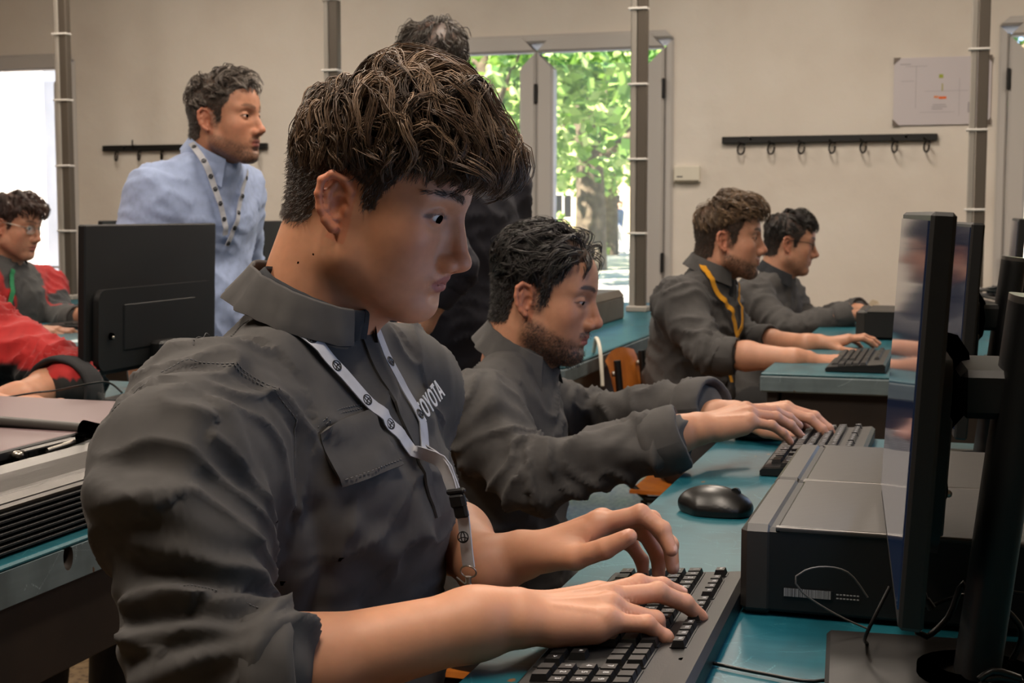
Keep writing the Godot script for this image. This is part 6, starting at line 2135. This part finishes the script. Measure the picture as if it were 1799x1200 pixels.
func standing_legs(root: Node3D, hip: Vector3, fwd: Vector3, m: Material) -> void:
	var lat := fwd.cross(Vector3.UP)
	var s := Solid.new()
	s.cap(hip + lat * 0.07, hip - lat * 0.07, 0.115, 0.115, 0.05)
	for z: float in [-1.0, 1.0]:
		var h := hip + lat * (0.09 * z) - Vector3(0, 0.03, 0)
		var kn := Vector3(h.x, hip.y * 0.53, h.z) + fwd * 0.02
		var an := Vector3(h.x, 0.09, h.z)
		s.cap(h, kn, 0.092, 0.068, 0.03)
		s.cap(kn, an, 0.066, 0.055, 0.02)
		var sh := Solid.new()
		sh.cap(an - Vector3(0, 0.045, 0) - fwd * 0.03, an - Vector3(0, 0.055, 0) + fwd * 0.15, 0.042, 0.035, 0.02)
		sh.cap(an, an - Vector3(0, 0.04, 0), 0.042, 0.045, 0.02)
		var smb := MB.new()
		sh.mesh(smb, an - Vector3(0.28, 0.10, 0.28), an + Vector3(0.28, 0.08, 0.28), 0.014)
		part("shoe", smb, M.shoe, root)
	var mb := MB.new()
	s.mesh(mb, hip - Vector3(0.4, hip.y, 0.4), hip + Vector3(0.4, 0.2, 0.4), 0.018)
	part("trousers", mb, m, root)

func glasses(xf: Transform3D, label: String, m: Material) -> void:
	var g := thing("spectacles", xf * Vector3(0.10, 0.012, 0), label, "spectacles", "spectacles being worn")
	var b := MB.new()
	for z: float in [-1.0, 1.0]:
		var ring := []
		for i in 20:
			var a := TAU * i / 20.0
			ring.append(xf * Vector3(0.103 - 0.007 * absf(cos(a) * 0.5 + 0.9) - 0.001, 0.011 + sin(a) * 0.0175, z * (0.033 + cos(a) * 0.0235)))
		b.tube(ring, 0.0013, 6, false, 1.0, Vector3.UP, true)
		b.tube([xf * Vector3(0.086, 0.020, 0.057 * z), xf * Vector3(0.070, 0.022, 0.072 * z), xf * Vector3(0.0, 0.022, 0.081 * z), xf * Vector3(-0.014, 0.010, 0.082 * z)], 0.0015, 6)
		var rows := []
		for i in 5:
			var r := []
			for j in 5:
				r.append(xf * Vector3(0.0955, 0.011 + (i - 2) * 0.0075, z * (0.033 + (j - 2) * 0.0095)))
			rows.append(r)
		part("lens", MB.new().sheet(rows, 0.001), M.glass, g)
	b.tube([xf * Vector3(0.100, 0.016, -0.010), xf * Vector3(0.104, 0.019, 0), xf * Vector3(0.100, 0.016, 0.010)], 0.0013, 6)
	part("frame", b, m, g)

func others() -> void:
	var dark := Color(0.012, 0.010, 0.009)
	var typing := [[0.10, 0.45, 0.25], [0.05, 0.45, 0.25], [0.10, 0.5, 0.3], [0.15, 0.5, 0.3]]
	var reach := [[-0.02, 0.25, 0.15], [0.05, 0.40, 0.25], [0.12, 0.50, 0.3], [0.2, 0.55, 0.3]]
	var spread := [0.08, 0.0, -0.06, -0.16]
	var thumb := [[0.70, 0.55, -0.45], [0.9, 0.25, -0.3], [0.95, 0.1, -0.2]]
	var crop := PackedVector2Array([Vector2(0.054, 0.068), Vector2(0.052, 0.055), Vector2(0.036, 0.036), Vector2(0.030, 0.000), Vector2(0.016, -0.004), Vector2(0.012, 0.030), Vector2(-0.010, 0.042), Vector2(-0.032, 0.030), Vector2(-0.038, -0.005), Vector2(-0.045, -0.045), Vector2(-0.070, -0.055), Vector2(-0.13, -0.05), Vector2(-0.13, 0.18), Vector2(0.12, 0.18), Vector2(0.10, 0.102), Vector2(0.078, 0.092), Vector2(0.060, 0.078)])

	# --- bearded student with swept-back dark hair
	var xf := head_xf(Vector3(-0.748, 1.145, -2.448), 0.0, deg_to_rad(-10.0), 0.0, Vector3(0.97, 0.95, 0.97))
	var N := Vector3(-0.782, 1.020, -2.52)
	var k := {"neck": N, "shR": Vector3(-0.784, 0.950, -2.290), "shL": Vector3(-0.831, 0.949, -2.653), "chest": Vector3(-0.808, 0.851, -2.492), "waist": Vector3(-0.814, 0.685, -2.511), "hip": Vector3(-0.80, 0.57, -2.50), "bulk": 0.93, "arm": 0.92, "cuff": 0.056,
		"elR": Vector3(-0.665, 0.863, -2.234), "cuR": Vector3(-0.457, 0.930, -2.247), "elL": Vector3(-0.717, 0.880, -2.773), "cuL": Vector3(-0.467, 0.937, -2.642)}
	var wr := Vector3(-0.404, 0.951, -2.284)
	var wl := Vector3(-0.395, 0.928, -2.623)
	var o := {"at": Vector3(-0.80, 0, -2.50), "label": "bearded student with swept dark hair reaching to the keyboard", "xf": xf, "k": k, "seed": 21, "bare": false, "inner": M.grey_inner, "cell": 0.0065, "head_cell": 0.0028, "hand_cell": 0.0034, "hand": 1.08, "crease": 0.006,
		"head": {"skin": Color(0.48, 0.235, 0.14), "hair_color": dark, "seed": 4, "beard": 0.72, "chin_beard": 0.97, "moustache": 0.8, "brow": 0.9, "open": 0.0022, "slit": 0.0125, "side": crop, "jaw": 0.95},
		"hands": [[wr, Vector3(-0.303, 0.983, -2.358) - wr, Vector3(-0.1, 1.0, 0.15), 1.0, [[0.30, 0.30, 0.2], [0.34, 0.32, 0.2], [0.38, 0.36, 0.25], [0.42, 0.4, 0.25]], [0.10, 0.0, -0.10, -0.22], thumb, Vector3(-0.611, 0.872, -2.251)],
			[wl, Vector3(-0.287, 0.945, -2.636) - wl, Vector3(-0.1, 1.0, 0.0), -1.0, [[0.40, 0.45, 0.25], [0.42, 0.45, 0.25], [0.45, 0.5, 0.3], [0.5, 0.5, 0.3]], spread, thumb, Vector3(-0.679, 0.877, -2.764)]],
		"cloth": M.grey_cloth, "collar": {"c": N + Vector3(0.005, 0.022, 0), "fwd": Vector3(0.95, -0.31, 0), "up": Vector3(0.31, 0.95, 0), "rf": 0.078, "rl": 0.078, "stand_back": 0.040, "stand_front": 0.012, "fall_back": 0.042, "fall_front": 0.062, "open": 0.75, "flare_back": 0.016, "flare_front": 0.030, "seed": 9},
		"folds": [[[Vector3(-0.768, 0.987, -2.274), Vector3(-0.728, 0.934, -2.245), Vector3(-0.638, 0.887, -2.210)], 0.009, 0.022], [[Vector3(-0.786, 0.899, -2.268), Vector3(-0.674, 0.840, -2.199), Vector3(-0.548, 0.839, -2.197)], 0.007, 0.022], [[Vector3(-0.638, 0.925, -2.210), Vector3(-0.540, 0.922, -2.199), Vector3(-0.460, 0.924, -2.214)], 0.008, 0.020], [[Vector3(-0.615, 0.872, -2.197), Vector3(-0.520, 0.882, -2.195), Vector3(-0.425, 0.896, -2.225)], -0.005, 0.016], [[Vector3(-0.497, 0.962, -2.255), Vector3(-0.460, 0.915, -2.214), Vector3(-0.416, 0.878, -2.228)], 0.0085, 0.017], [[Vector3(-0.603, 0.953, -2.221), Vector3(-0.532, 0.953, -2.244), Vector3(-0.488, 0.962, -2.258)], -0.007, 0.014]],
		"gaze": Vector3(0.92, -0.38, 0.0), "stubble": 0.35,
		"env": [[Vector3(-0.012, 0.068, 0), Vector3(0.100, 0.086, 0.084)], [Vector3(0.040, 0.092, 0), Vector3(0.070, 0.058, 0.074)]],
		"hair": {"crown": Vector3(0.75, 0.65, 0.0), "forward": -0.1, "guides": 420, "kids": 7, "length": 0.10, "gravity": 0.25, "curl": 0.5, "curl_freq": 0.8, "messy": 0.22, "thick": 0.0012, "clump": 0.0045, "fray": 0.0012, "cols": [Color(0.012, 0.010, 0.009), Color(0.020, 0.017, 0.015), Color(0.032, 0.028, 0.025)], "front": 0.070, "back": 0.030, "low_front": 0.055, "low_back": -0.02, "steps": 8, "side_length": 0.8}}
	figure(o)

	# --- student with the yellow lanyard
	xf = head_xf(Vector3(-0.692, 1.214, -4.322), deg_to_rad(6.0), deg_to_rad(-1.0), 0.0, Vector3(0.98, 0.98, 0.98))
	N = Vector3(-0.739, 1.103, -4.402)
	k = {"neck": N, "shR": Vector3(-0.811, 1.027, -4.222), "shL": Vector3(-0.751, 1.033, -4.608), "chest": Vector3(-0.785, 0.935, -4.419), "waist": Vector3(-0.809, 0.783, -4.411), "hip": Vector3(-0.76, 0.58, -4.35), "bulk": 0.98, "arm": 0.97, "cuff": 0.054,
		"elR": Vector3(-0.696, 0.898, -4.111), "cuR": Vector3(-0.651, 0.891, -4.094), "elL": Vector3(-0.687, 0.881, -4.669), "cuL": Vector3(-0.609, 0.888, -4.610)}
	wr = Vector3(-0.407, 0.886, -4.087)
	wl = Vector3(-0.415, 0.899, -4.504)
	o = {"at": Vector3(-0.76, 0, -4.35), "label": "student in grey jacket with a yellow lanyard", "xf": xf, "k": k, "seed": 31, "inner": M.grey_inner, "cell": 0.009, "head_cell": 0.0036, "hand_cell": 0.0042, "crease": 0.006,
		"head": {"skin": Color(0.52, 0.26, 0.165), "hair_color": Color(0.035, 0.022, 0.014), "seed": 6, "beard": 0.75, "chin_beard": 0.9, "moustache": 0.5, "brow": 0.85, "open": 0.0027, "side": crop},
		"hands": [[wr, Vector3(-0.300, 0.885, -4.131) - wr, Vector3(0, 1, 0.1), 1.0, typing, spread, thumb, Vector3(-0.678, 0.893, -4.106)], [wl, Vector3(-0.314, 0.916, -4.536) - wl, Vector3(0, 1, -0.05), -1.0, typing, spread, thumb, Vector3(-0.667, 0.879, -4.655)]],
		"cloth": M.grey_cloth, "collar": {"c": N + Vector3(0.005, 0.02, 0), "fwd": Vector3(0.97, -0.25, 0), "up": Vector3(0.25, 0.97, 0), "rf": 0.078, "rl": 0.076, "stand_back": 0.04, "stand_front": 0.02, "fall_back": 0.042, "fall_front": 0.05, "open": 0.6, "flare_back": 0.014, "flare_front": 0.02, "seed": 5},
		"env": [[Vector3(-0.010, 0.074, 0), Vector3(0.096, 0.090, 0.088)], [Vector3(0.050, 0.092, 0), Vector3(0.078, 0.062, 0.080)]],
		"hair": {"crown": Vector3(-0.5, 0.85, 0), "forward": 0.7, "guides": 260, "kids": 6, "length": 0.095, "gravity": 0.5, "curl": 0.7, "messy": 0.3, "thick": 0.0017, "clump": 0.005, "cols": [Color(0.075, 0.045, 0.024), Color(0.11, 0.068, 0.036), Color(0.16, 0.10, 0.055)], "front": 0.066, "back": 0.045, "low_front": 0.062, "low_back": 0.03, "steps": 7}}
	figure(o)
	var yl := thing("lanyard", Vector3(-0.652, 0.982, -4.303), "yellow lanyard hanging on the student at the second bench", "lanyard")
	var yel := cloth_mat(Color(0.86, 0.60, 0.06), 61)
	part("strap", MB.new().sheet(strap(o.solid, [Vector3(-0.770, 1.180, -4.350), Vector3(-0.744, 1.150, -4.305), Vector3(-0.716, 1.103, -4.283), Vector3(-0.689, 1.060, -4.292), Vector3(-0.657, 1.006, -4.333), Vector3(-0.632, 0.944, -4.351), Vector3(-0.620, 0.901, -4.355)], 0.019, 0.012), 0.002), yel, yl)
	part("strap", MB.new().sheet(strap(o.solid, [Vector3(-0.698, 1.078, -4.456), Vector3(-0.670, 1.018, -4.423), Vector3(-0.650, 0.966, -4.409), Vector3(-0.626, 0.908, -4.374), Vector3(-0.618, 0.839, -4.356), Vector3(-0.610, 0.784, -4.348)], 0.019, 0.010), 0.002), yel, yl)

	# --- student with glasses at the end of the second bench
	xf = head_xf(Vector3(-0.645, 1.179, -5.585), deg_to_rad(10.0), deg_to_rad(-8.0), 0.0, Vector3(0.96, 0.96, 0.96))
	N = Vector3(-0.690, 1.043, -5.654)
	k = {"neck": N, "shR": Vector3(-0.766, 0.973, -5.483), "shL": Vector3(-0.687, 0.973, -5.917), "chest": Vector3(-0.737, 0.883, -5.692), "waist": Vector3(-0.767, 0.723, -5.682), "hip": Vector3(-0.76, 0.58, -5.55), "bulk": 0.98, "arm": 0.97, "cuff": 0.05,
		"elR": Vector3(-0.612, 0.860, -5.385), "cuR": Vector3(-0.422, 0.915, -5.424), "elL": Vector3(-0.585, 0.852, -5.845), "cuL": Vector3(-0.396, 0.917, -5.695)}
	wr = Vector3(-0.394, 0.925, -5.433)
	wl = Vector3(-0.373, 0.925, -5.670)
	o = {"at": Vector3(-0.76, 0, -5.55), "label": "student with dark hair and glasses at the far bench end", "xf": xf, "k": k, "seed": 41, "bare": false, "cell": 0.011, "head_cell": 0.0042, "hand_cell": 0.005, "crease": 0.006,
		"head": {"skin": Color(0.48, 0.24, 0.15), "hair_color": dark, "seed": 7, "beard": 0.2, "chin_beard": 0.2, "moustache": 0.25, "brow": 0.9, "open": 0.0027, "side": crop, "nose": 1.03},
		"hands": [[wr, Vector3(-0.279, 0.935, -5.511) - wr, Vector3(0, 1, 0.1), 1.0, typing, spread, thumb, Vector3(-0.582, 0.864, -5.395)], [wl, Vector3(-0.267, 0.932, -5.704) - wl, Vector3(0, 1, 0), -1.0, typing, spread, thumb, Vector3(-0.537, 0.865, -5.807)]],
		"cloth": M.grey_cloth, "collar": {"c": N + Vector3(0.005, 0.02, 0), "fwd": Vector3(0.95, -0.31, 0), "up": Vector3(0.31, 0.95, 0), "rf": 0.078, "rl": 0.076, "stand_back": 0.035, "stand_front": 0.015, "fall_back": 0.04, "fall_front": 0.05, "open": 0.7, "seed": 6, "mat": M.grey_inner},
		"env": [[Vector3(-0.010, 0.064, 0), Vector3(0.101, 0.086, 0.086)], [Vector3(0.040, 0.085, 0), Vector3(0.068, 0.056, 0.072)]],
		"hair": {"crown": Vector3(-0.5, 0.85, 0), "forward": 0.6, "guides": 200, "kids": 6, "length": 0.07, "gravity": 0.5, "curl": 0.3, "messy": 0.2, "thick": 0.002, "clump": 0.005, "cols": [Color(0.014, 0.011, 0.010), Color(0.022, 0.018, 0.015)], "front": 0.068, "back": 0.03, "low_front": 0.058, "low_back": 0.0, "steps": 6}}
	figure(o)
	glasses(xf, "thin dark-rimmed spectacles on the far bench student", M.black)

	# --- man in the light blue shirt, standing
	xf = head_xf(Vector3(-1.800, 1.531, -3.176), deg_to_rad(-2.0), deg_to_rad(0.0), 0.0, Vector3(0.93, 0.90, 0.93))
	N = Vector3(-1.832, 1.430, -3.260)
	k = {"neck": N, "shR": Vector3(-1.919, 1.342, -3.117), "shL": Vector3(-1.867, 1.361, -3.459), "chest": Vector3(-1.903, 1.278, -3.300), "waist": Vector3(-1.921, 1.085, -3.295), "hip": Vector3(-1.932, 0.905, -3.291), "bulk": 0.98, "arm": 0.90, "cuff": 0.045,
		"elR": Vector3(-1.958, 1.140, -3.053), "cuR": Vector3(-1.925, 1.030, -3.021), "elL": Vector3(-1.920, 1.133, -3.589), "cuL": Vector3(-1.873, 0.991, -3.562)}
	wr = Vector3(-1.894, 0.958, -2.989)
	wl = Vector3(-1.837, 0.908, -3.531)
	o = {"at": Vector3(k.hip.x, 0, k.hip.z), "label": "man with greying hair in a light blue shirt, standing", "xf": xf, "k": k, "seed": 51, "cell": 0.009, "head_cell": 0.0036, "hand_cell": 0.006, "crease": 0.003, "garment": "shirt", "sit": false, "legs": M.jeans,
		"head": {"skin": Color(0.50, 0.235, 0.14), "hair_color": Color(0.05, 0.038, 0.030), "seed": 8, "beard": 0.55, "chin_beard": 0.7, "moustache": 0.55, "brow": 0.6, "open": 0.0022, "side": crop, "neck_r": 0.058},
		"hands": [[wr, Vector3(0.2, -1, 0.1), Vector3(-0.2, 0, 1), 1.0, typing, spread, thumb, k.elR], [wl, Vector3(0.2, -1, 0), Vector3(-0.2, 0, -1), -1.0, typing, spread, thumb, k.elL]],
		"cloth": M.blue_shirt, "collar": {"c": N + Vector3(0.005, 0.014, 0), "fwd": Vector3(0.94, -0.34, 0), "up": Vector3(0.34, 0.94, 0), "rf": 0.072, "rl": 0.070, "stand_back": 0.035, "stand_front": 0.010, "fall_back": 0.042, "fall_front": 0.075, "open": 0.62, "flare_back": 0.012, "flare_front": 0.018, "seed": 7},
		"env": [[Vector3(-0.010, 0.068, 0), Vector3(0.101, 0.088, 0.086)], [Vector3(0.048, 0.092, 0), Vector3(0.068, 0.052, 0.072)]],
		"hair": {"crown": Vector3(-0.5, 0.85, 0), "forward": 0.6, "guides": 260, "kids": 6, "length": 0.06, "gravity": 0.25, "curl": 0.8, "messy": 0.35, "thick": 0.0016, "clump": 0.005, "cols": [Color(0.05, 0.038, 0.030), Color(0.085, 0.068, 0.056), Color(0.16, 0.135, 0.115)], "front": 0.070, "back": 0.03, "low_front": 0.066, "low_back": 0.0, "steps": 6}}
	figure(o)
	var wl2 := thing("lanyard", Vector3(-1.793, 1.364, -3.209), "white dotted lanyard round the blue shirt man's neck", "lanyard")
	var near := strap(o.solid, [Vector3(-1.848, 1.471, -3.192), Vector3(-1.819, 1.434, -3.180), Vector3(-1.783, 1.392, -3.171), Vector3(-1.759, 1.349, -3.178), Vector3(-1.746, 1.300, -3.193), Vector3(-1.737, 1.236, -3.206)], 0.016, 0.016)
	var far := strap(o.solid, [Vector3(-1.779, 1.410, -3.319), Vector3(-1.762, 1.351, -3.282), Vector3(-1.748, 1.293, -3.255), Vector3(-1.737, 1.207, -3.227)], 0.014, 0.012)
	part("strap", MB.new().sheet(near, 0.0015), M.lanyard, wl2)
	part("strap", MB.new().sheet(far, 0.0015), M.lanyard, wl2)
	for rows in [near, far]:
		for i in range(3, rows.size() - 1, 6):
			var u: Vector3 = (rows[i][2] - rows[i][0]).normalized()
			var v: Vector3 = (rows[i + 1][1] - rows[i - 1][1]).normalized()
			part("mark", oval_mark(rows[i][1] + v.cross(u) * 0.0006, u, v, 0.0058, 0.0008), M.black, wl2)

	# --- person in a navy jumper, seen from behind
	var fw := Vector3(-0.65, 0, -0.76).normalized()
	var yaw := atan2(-fw.z, fw.x)
	var b := Basis(Vector3.UP, yaw) * Basis(Vector3.BACK, -0.15)
	xf = Transform3D(b * Basis.from_scale(Vector3(1.03, 1.03, 1.03)), Vector3(-1.237, 1.621, -3.281))
	N = Vector3(-1.204, 1.483, -3.349)
	k = {"neck": N, "shR": Vector3(-1.120, 1.358, -3.478), "shL": Vector3(-1.238, 1.366, -3.109), "chest": Vector3(-1.193, 1.237, -3.318), "waist": Vector3(-1.201, 1.040, -3.315), "hip": Vector3(-1.208, 0.869, -3.313), "bulk": 1.0, "arm": 0.92, "cuff": 0.05,
		"elR": Vector3(-1.105, 1.116, -3.529), "cuR": Vector3(-1.113, 1.033, -3.434), "elL": Vector3(-1.088, 1.179, -3.006), "cuL": Vector3(-1.109, 1.141, -2.999)}
	wr = Vector3(-1.137, 0.951, -3.370)
	wl = Vector3(-1.203, 1.033, -3.004)
	o = {"at": Vector3(k.hip.x, 0, k.hip.z), "label": "person in a navy jumper standing with the back turned", "xf": xf, "k": k, "seed": 61, "cell": 0.011, "head_cell": 0.006, "hand_cell": 0.006, "crease": 0.004, "garment": "jumper", "sit": false, "legs": M.jeans, "fwd": fw,
		"head": {"skin": Color(0.48, 0.24, 0.15), "hair_color": Color(0.022, 0.016, 0.012), "seed": 9, "brow": 0.8, "side": crop},
		"hands": [[wr, Vector3(-0.6, -0.7, 0), Vector3(0.3, 0.3, 1), 1.0, typing, spread, thumb, k.elR], [wl, Vector3(-0.8, -0.5, 0.2), Vector3(-0.3, 0.9, 0), -1.0, typing, spread, thumb, k.elL]],
		"cloth": M.navy, "collar": {"c": N + Vector3(0, 0.012, 0), "fwd": (fw - Vector3(0, 0.3, 0)).normalized(), "up": (Vector3.UP + fw * 0.3).normalized(), "rf": 0.072, "rl": 0.07, "stand_back": 0.03, "stand_front": 0.02, "fall_back": 0.03, "fall_front": 0.03, "open": 0.02, "flare_back": 0.004, "flare_front": 0.004, "seed": 2},
		"env": [[Vector3(-0.010, 0.064, 0), Vector3(0.102, 0.088, 0.087)], [Vector3(0.040, 0.085, 0), Vector3(0.068, 0.060, 0.074)]],
		"hair": {"crown": Vector3(-0.5, 0.85, 0), "forward": 0.6, "guides": 200, "kids": 6, "length": 0.06, "gravity": 0.5, "curl": 0.4, "messy": 0.25, "thick": 0.0015, "clump": 0.005, "cols": [Color(0.026, 0.019, 0.014), Color(0.04, 0.03, 0.022)], "front": 0.068, "back": 0.03, "low_front": 0.06, "low_back": -0.01, "steps": 6}}
	figure(o)

	# --- student in red and grey with glasses, far left
	xf = head_xf(Vector3(-3.440, 1.251, -4.525), deg_to_rad(0.0), deg_to_rad(-12.0), 0.0, Vector3(0.97, 0.97, 0.97))
	N = Vector3(-3.488, 1.105, -4.615)
	k = {"neck": N, "shR": Vector3(-3.459, 1.031, -4.362), "shL": Vector3(-3.500, 1.004, -4.894), "chest": Vector3(-3.503, 0.895, -4.642), "waist": Vector3(-3.542, 0.716, -4.650), "hip": Vector3(-3.591, 0.580, -4.656), "bulk": 1.0, "arm": 1.0, "cuff": 0.052,
		"elR": Vector3(-3.328, 0.872, -4.172), "cuR": Vector3(-3.233, 0.876, -4.202), "elL": Vector3(-3.263, 0.894, -4.738), "cuL": Vector3(-3.216, 0.895, -4.669)}
	wr = Vector3(-3.108, 0.896, -4.242)
	wl = Vector3(-3.033, 0.925, -4.601)
	k.cuL = Vector3(-3.230, 0.895, -4.665)
	k.elL = Vector3(-3.357, 0.890, -4.761)
	var red := Color(0.46, 0.016, 0.018)
	var gr := Color(0.055, 0.055, 0.058)
	var elx: float = k.elL.x
	var cen: Vector3 = k.neck
	o = {"at": Vector3(k.hip.x, 0, k.hip.z), "label": "student in red and grey jacket with glasses, far left", "xf": xf, "k": k, "seed": 71, "inner": M.grey_inner, "cell": 0.010, "head_cell": 0.0042, "hand_cell": 0.005, "crease": 0.005,
		"head": {"skin": Color(0.48, 0.24, 0.155), "hair_color": Color(0.030, 0.015, 0.012), "seed": 10, "beard": 0.15, "brow": 0.7, "side": crop},
		"hands": [[wr, Vector3(-3.000, 0.890, -4.297) - wr, Vector3(0, 1, 0.1), 1.0, typing, spread, thumb, Vector3(-3.290, 0.872, -4.184)], [wl, Vector3(-2.920, 0.931, -4.616) - wl, Vector3(0, 1, 0), -1.0, typing, spread, thumb, Vector3(-3.305, 0.894, -4.725)]],
		"cloth": M.two_tone, "trim": M.grey_cloth, "paint": func(p: Vector3) -> Color:
			var lat := absf(p.z - cen.z)
			if p.x > elx - 0.03 and p.y < 1.0 and lat > 0.10: return gr * 0.7
			if lat > 0.125 and p.y > 0.90: return red
			if p.y < 1.02 and p.y > 0.90 and lat > 0.09: return red
			return gr,
		"collar": {"c": N + Vector3(0.005, 0.02, 0), "fwd": Vector3(0.97, -0.25, 0), "up": Vector3(0.25, 0.97, 0), "rf": 0.076, "rl": 0.074, "stand_back": 0.035, "stand_front": 0.015, "fall_back": 0.04, "fall_front": 0.06, "open": 0.7, "seed": 6},
		"env": [[Vector3(-0.010, 0.066, 0), Vector3(0.102, 0.090, 0.088)], [Vector3(0.048, 0.083, 0), Vector3(0.070, 0.062, 0.078)]],
		"hair": {"crown": Vector3(-0.5, 0.85, 0), "forward": 0.7, "guides": 220, "kids": 6, "length": 0.10, "gravity": 0.6, "curl": 0.2, "messy": 0.15, "thick": 0.002, "clump": 0.005, "cols": [Color(0.035, 0.017, 0.013), Color(0.055, 0.028, 0.02)], "front": 0.062, "back": 0.03, "low_front": 0.048, "low_back": 0.0, "steps": 7}}
	figure(o)
	glasses(xf, "light-rimmed spectacles on the far left student in red", M.steel)
	var gl := thing("lanyard", Vector3(-3.375, 0.993, -4.493), "green lanyard on the far left student in red and grey", "lanyard")
	part("strap", MB.new().sheet(strap(o.solid, [Vector3(-3.410, 1.087, -4.545), Vector3(-3.403, 1.034, -4.526), Vector3(-3.411, 0.970, -4.513), Vector3(-3.436, 0.905, -4.516)], 0.018, 0.008), 0.002), cloth_mat(Color(0.20, 0.55, 0.36), 62), gl)

	# --- nearest student in red, only the arm in view
	xf = head_xf(Vector3(-2.136, 1.245, -2.525), 0.0, deg_to_rad(-15.0), 0.0, Vector3(0.97, 0.97, 0.97))
	N = Vector3(-2.189, 1.120, -2.581)
	k = {"neck": N, "shR": Vector3(-2.118, 1.058, -2.425), "shL": Vector3(-2.173, 1.036, -2.775), "chest": Vector3(-2.185, 0.954, -2.603), "waist": Vector3(-2.203, 0.836, -2.619), "hip": Vector3(-2.220, 0.707, -2.613), "bulk": 1.0, "arm": 1.05, "cuff": 0.064,
		"elR": Vector3(-1.972, 0.935, -2.314), "cuR": Vector3(-1.883, 0.932, -2.321), "elL": Vector3(-1.827, 0.936, -2.632), "cuL": Vector3(-1.791, 0.935, -2.560)}
	wr = Vector3(-1.806, 0.931, -2.324)
	wl = Vector3(-1.816, 0.928, -2.363)
	var shl: Vector3 = k.shL
	var ell: Vector3 = k.elL
	var cz: float = k.neck.z
	o = {"at": Vector3(k.hip.x, 0, k.hip.z), "label": "student in red and black jacket leaning on elbow, left edge", "xf": xf, "k": k, "seed": 81, "cell": 0.009, "head_cell": 0.007, "hand_cell": 0.006, "crease": 0.008,
		"head": {"skin": Color(0.50, 0.25, 0.155), "hair_color": Color(0.03, 0.02, 0.014), "seed": 11, "brow": 0.7, "side": crop},
		"hands": [[wl, Vector3(-0.8, -0.1, 0.6), Vector3(0, 1, 0.2), -1.0, typing, spread, thumb, k.elL], [wr, Vector3(0.8, 0.0, -0.3), Vector3(0, 1, 0), 1.0, typing, spread, thumb, k.elR]],
		"cloth": M.two_tone, "trim": M.two_tone_dark, "paint": func(p: Vector3) -> Color:
			var t := clampf((p - shl).dot((ell - shl).normalized()) / (ell - shl).length(), 0.0, 1.0)
			var ax := shl.lerp(ell, t)
			if (p - ax).length() < 0.13 and t > 0.05: return red if p.y - ax.y > -0.012 + 0.05 * (t - 0.4) else Color(0.012, 0.012, 0.014)
			return red if p.y > 0.96 else Color(0.012, 0.012, 0.014),
		"collar": {"c": N + Vector3(0.005, 0.02, 0), "fwd": Vector3(0.97, -0.25, 0), "up": Vector3(0.25, 0.97, 0), "rf": 0.076, "rl": 0.074, "stand_back": 0.035, "stand_front": 0.015, "fall_back": 0.04, "fall_front": 0.06, "open": 0.7, "seed": 6},
		"env": [[Vector3(-0.010, 0.066, 0), Vector3(0.102, 0.090, 0.088)], [Vector3(0.048, 0.083, 0), Vector3(0.070, 0.062, 0.078)]],
		"hair": {"crown": Vector3(-0.5, 0.85, 0), "forward": 0.7, "guides": 120, "kids": 5, "length": 0.08, "gravity": 0.6, "curl": 0.3, "messy": 0.2, "thick": 0.002, "clump": 0.005, "cols": [Color(0.035, 0.022, 0.015), Color(0.055, 0.034, 0.022)], "front": 0.062, "back": 0.03, "low_front": 0.05, "low_back": 0.0, "steps": 6}}
	figure(o)
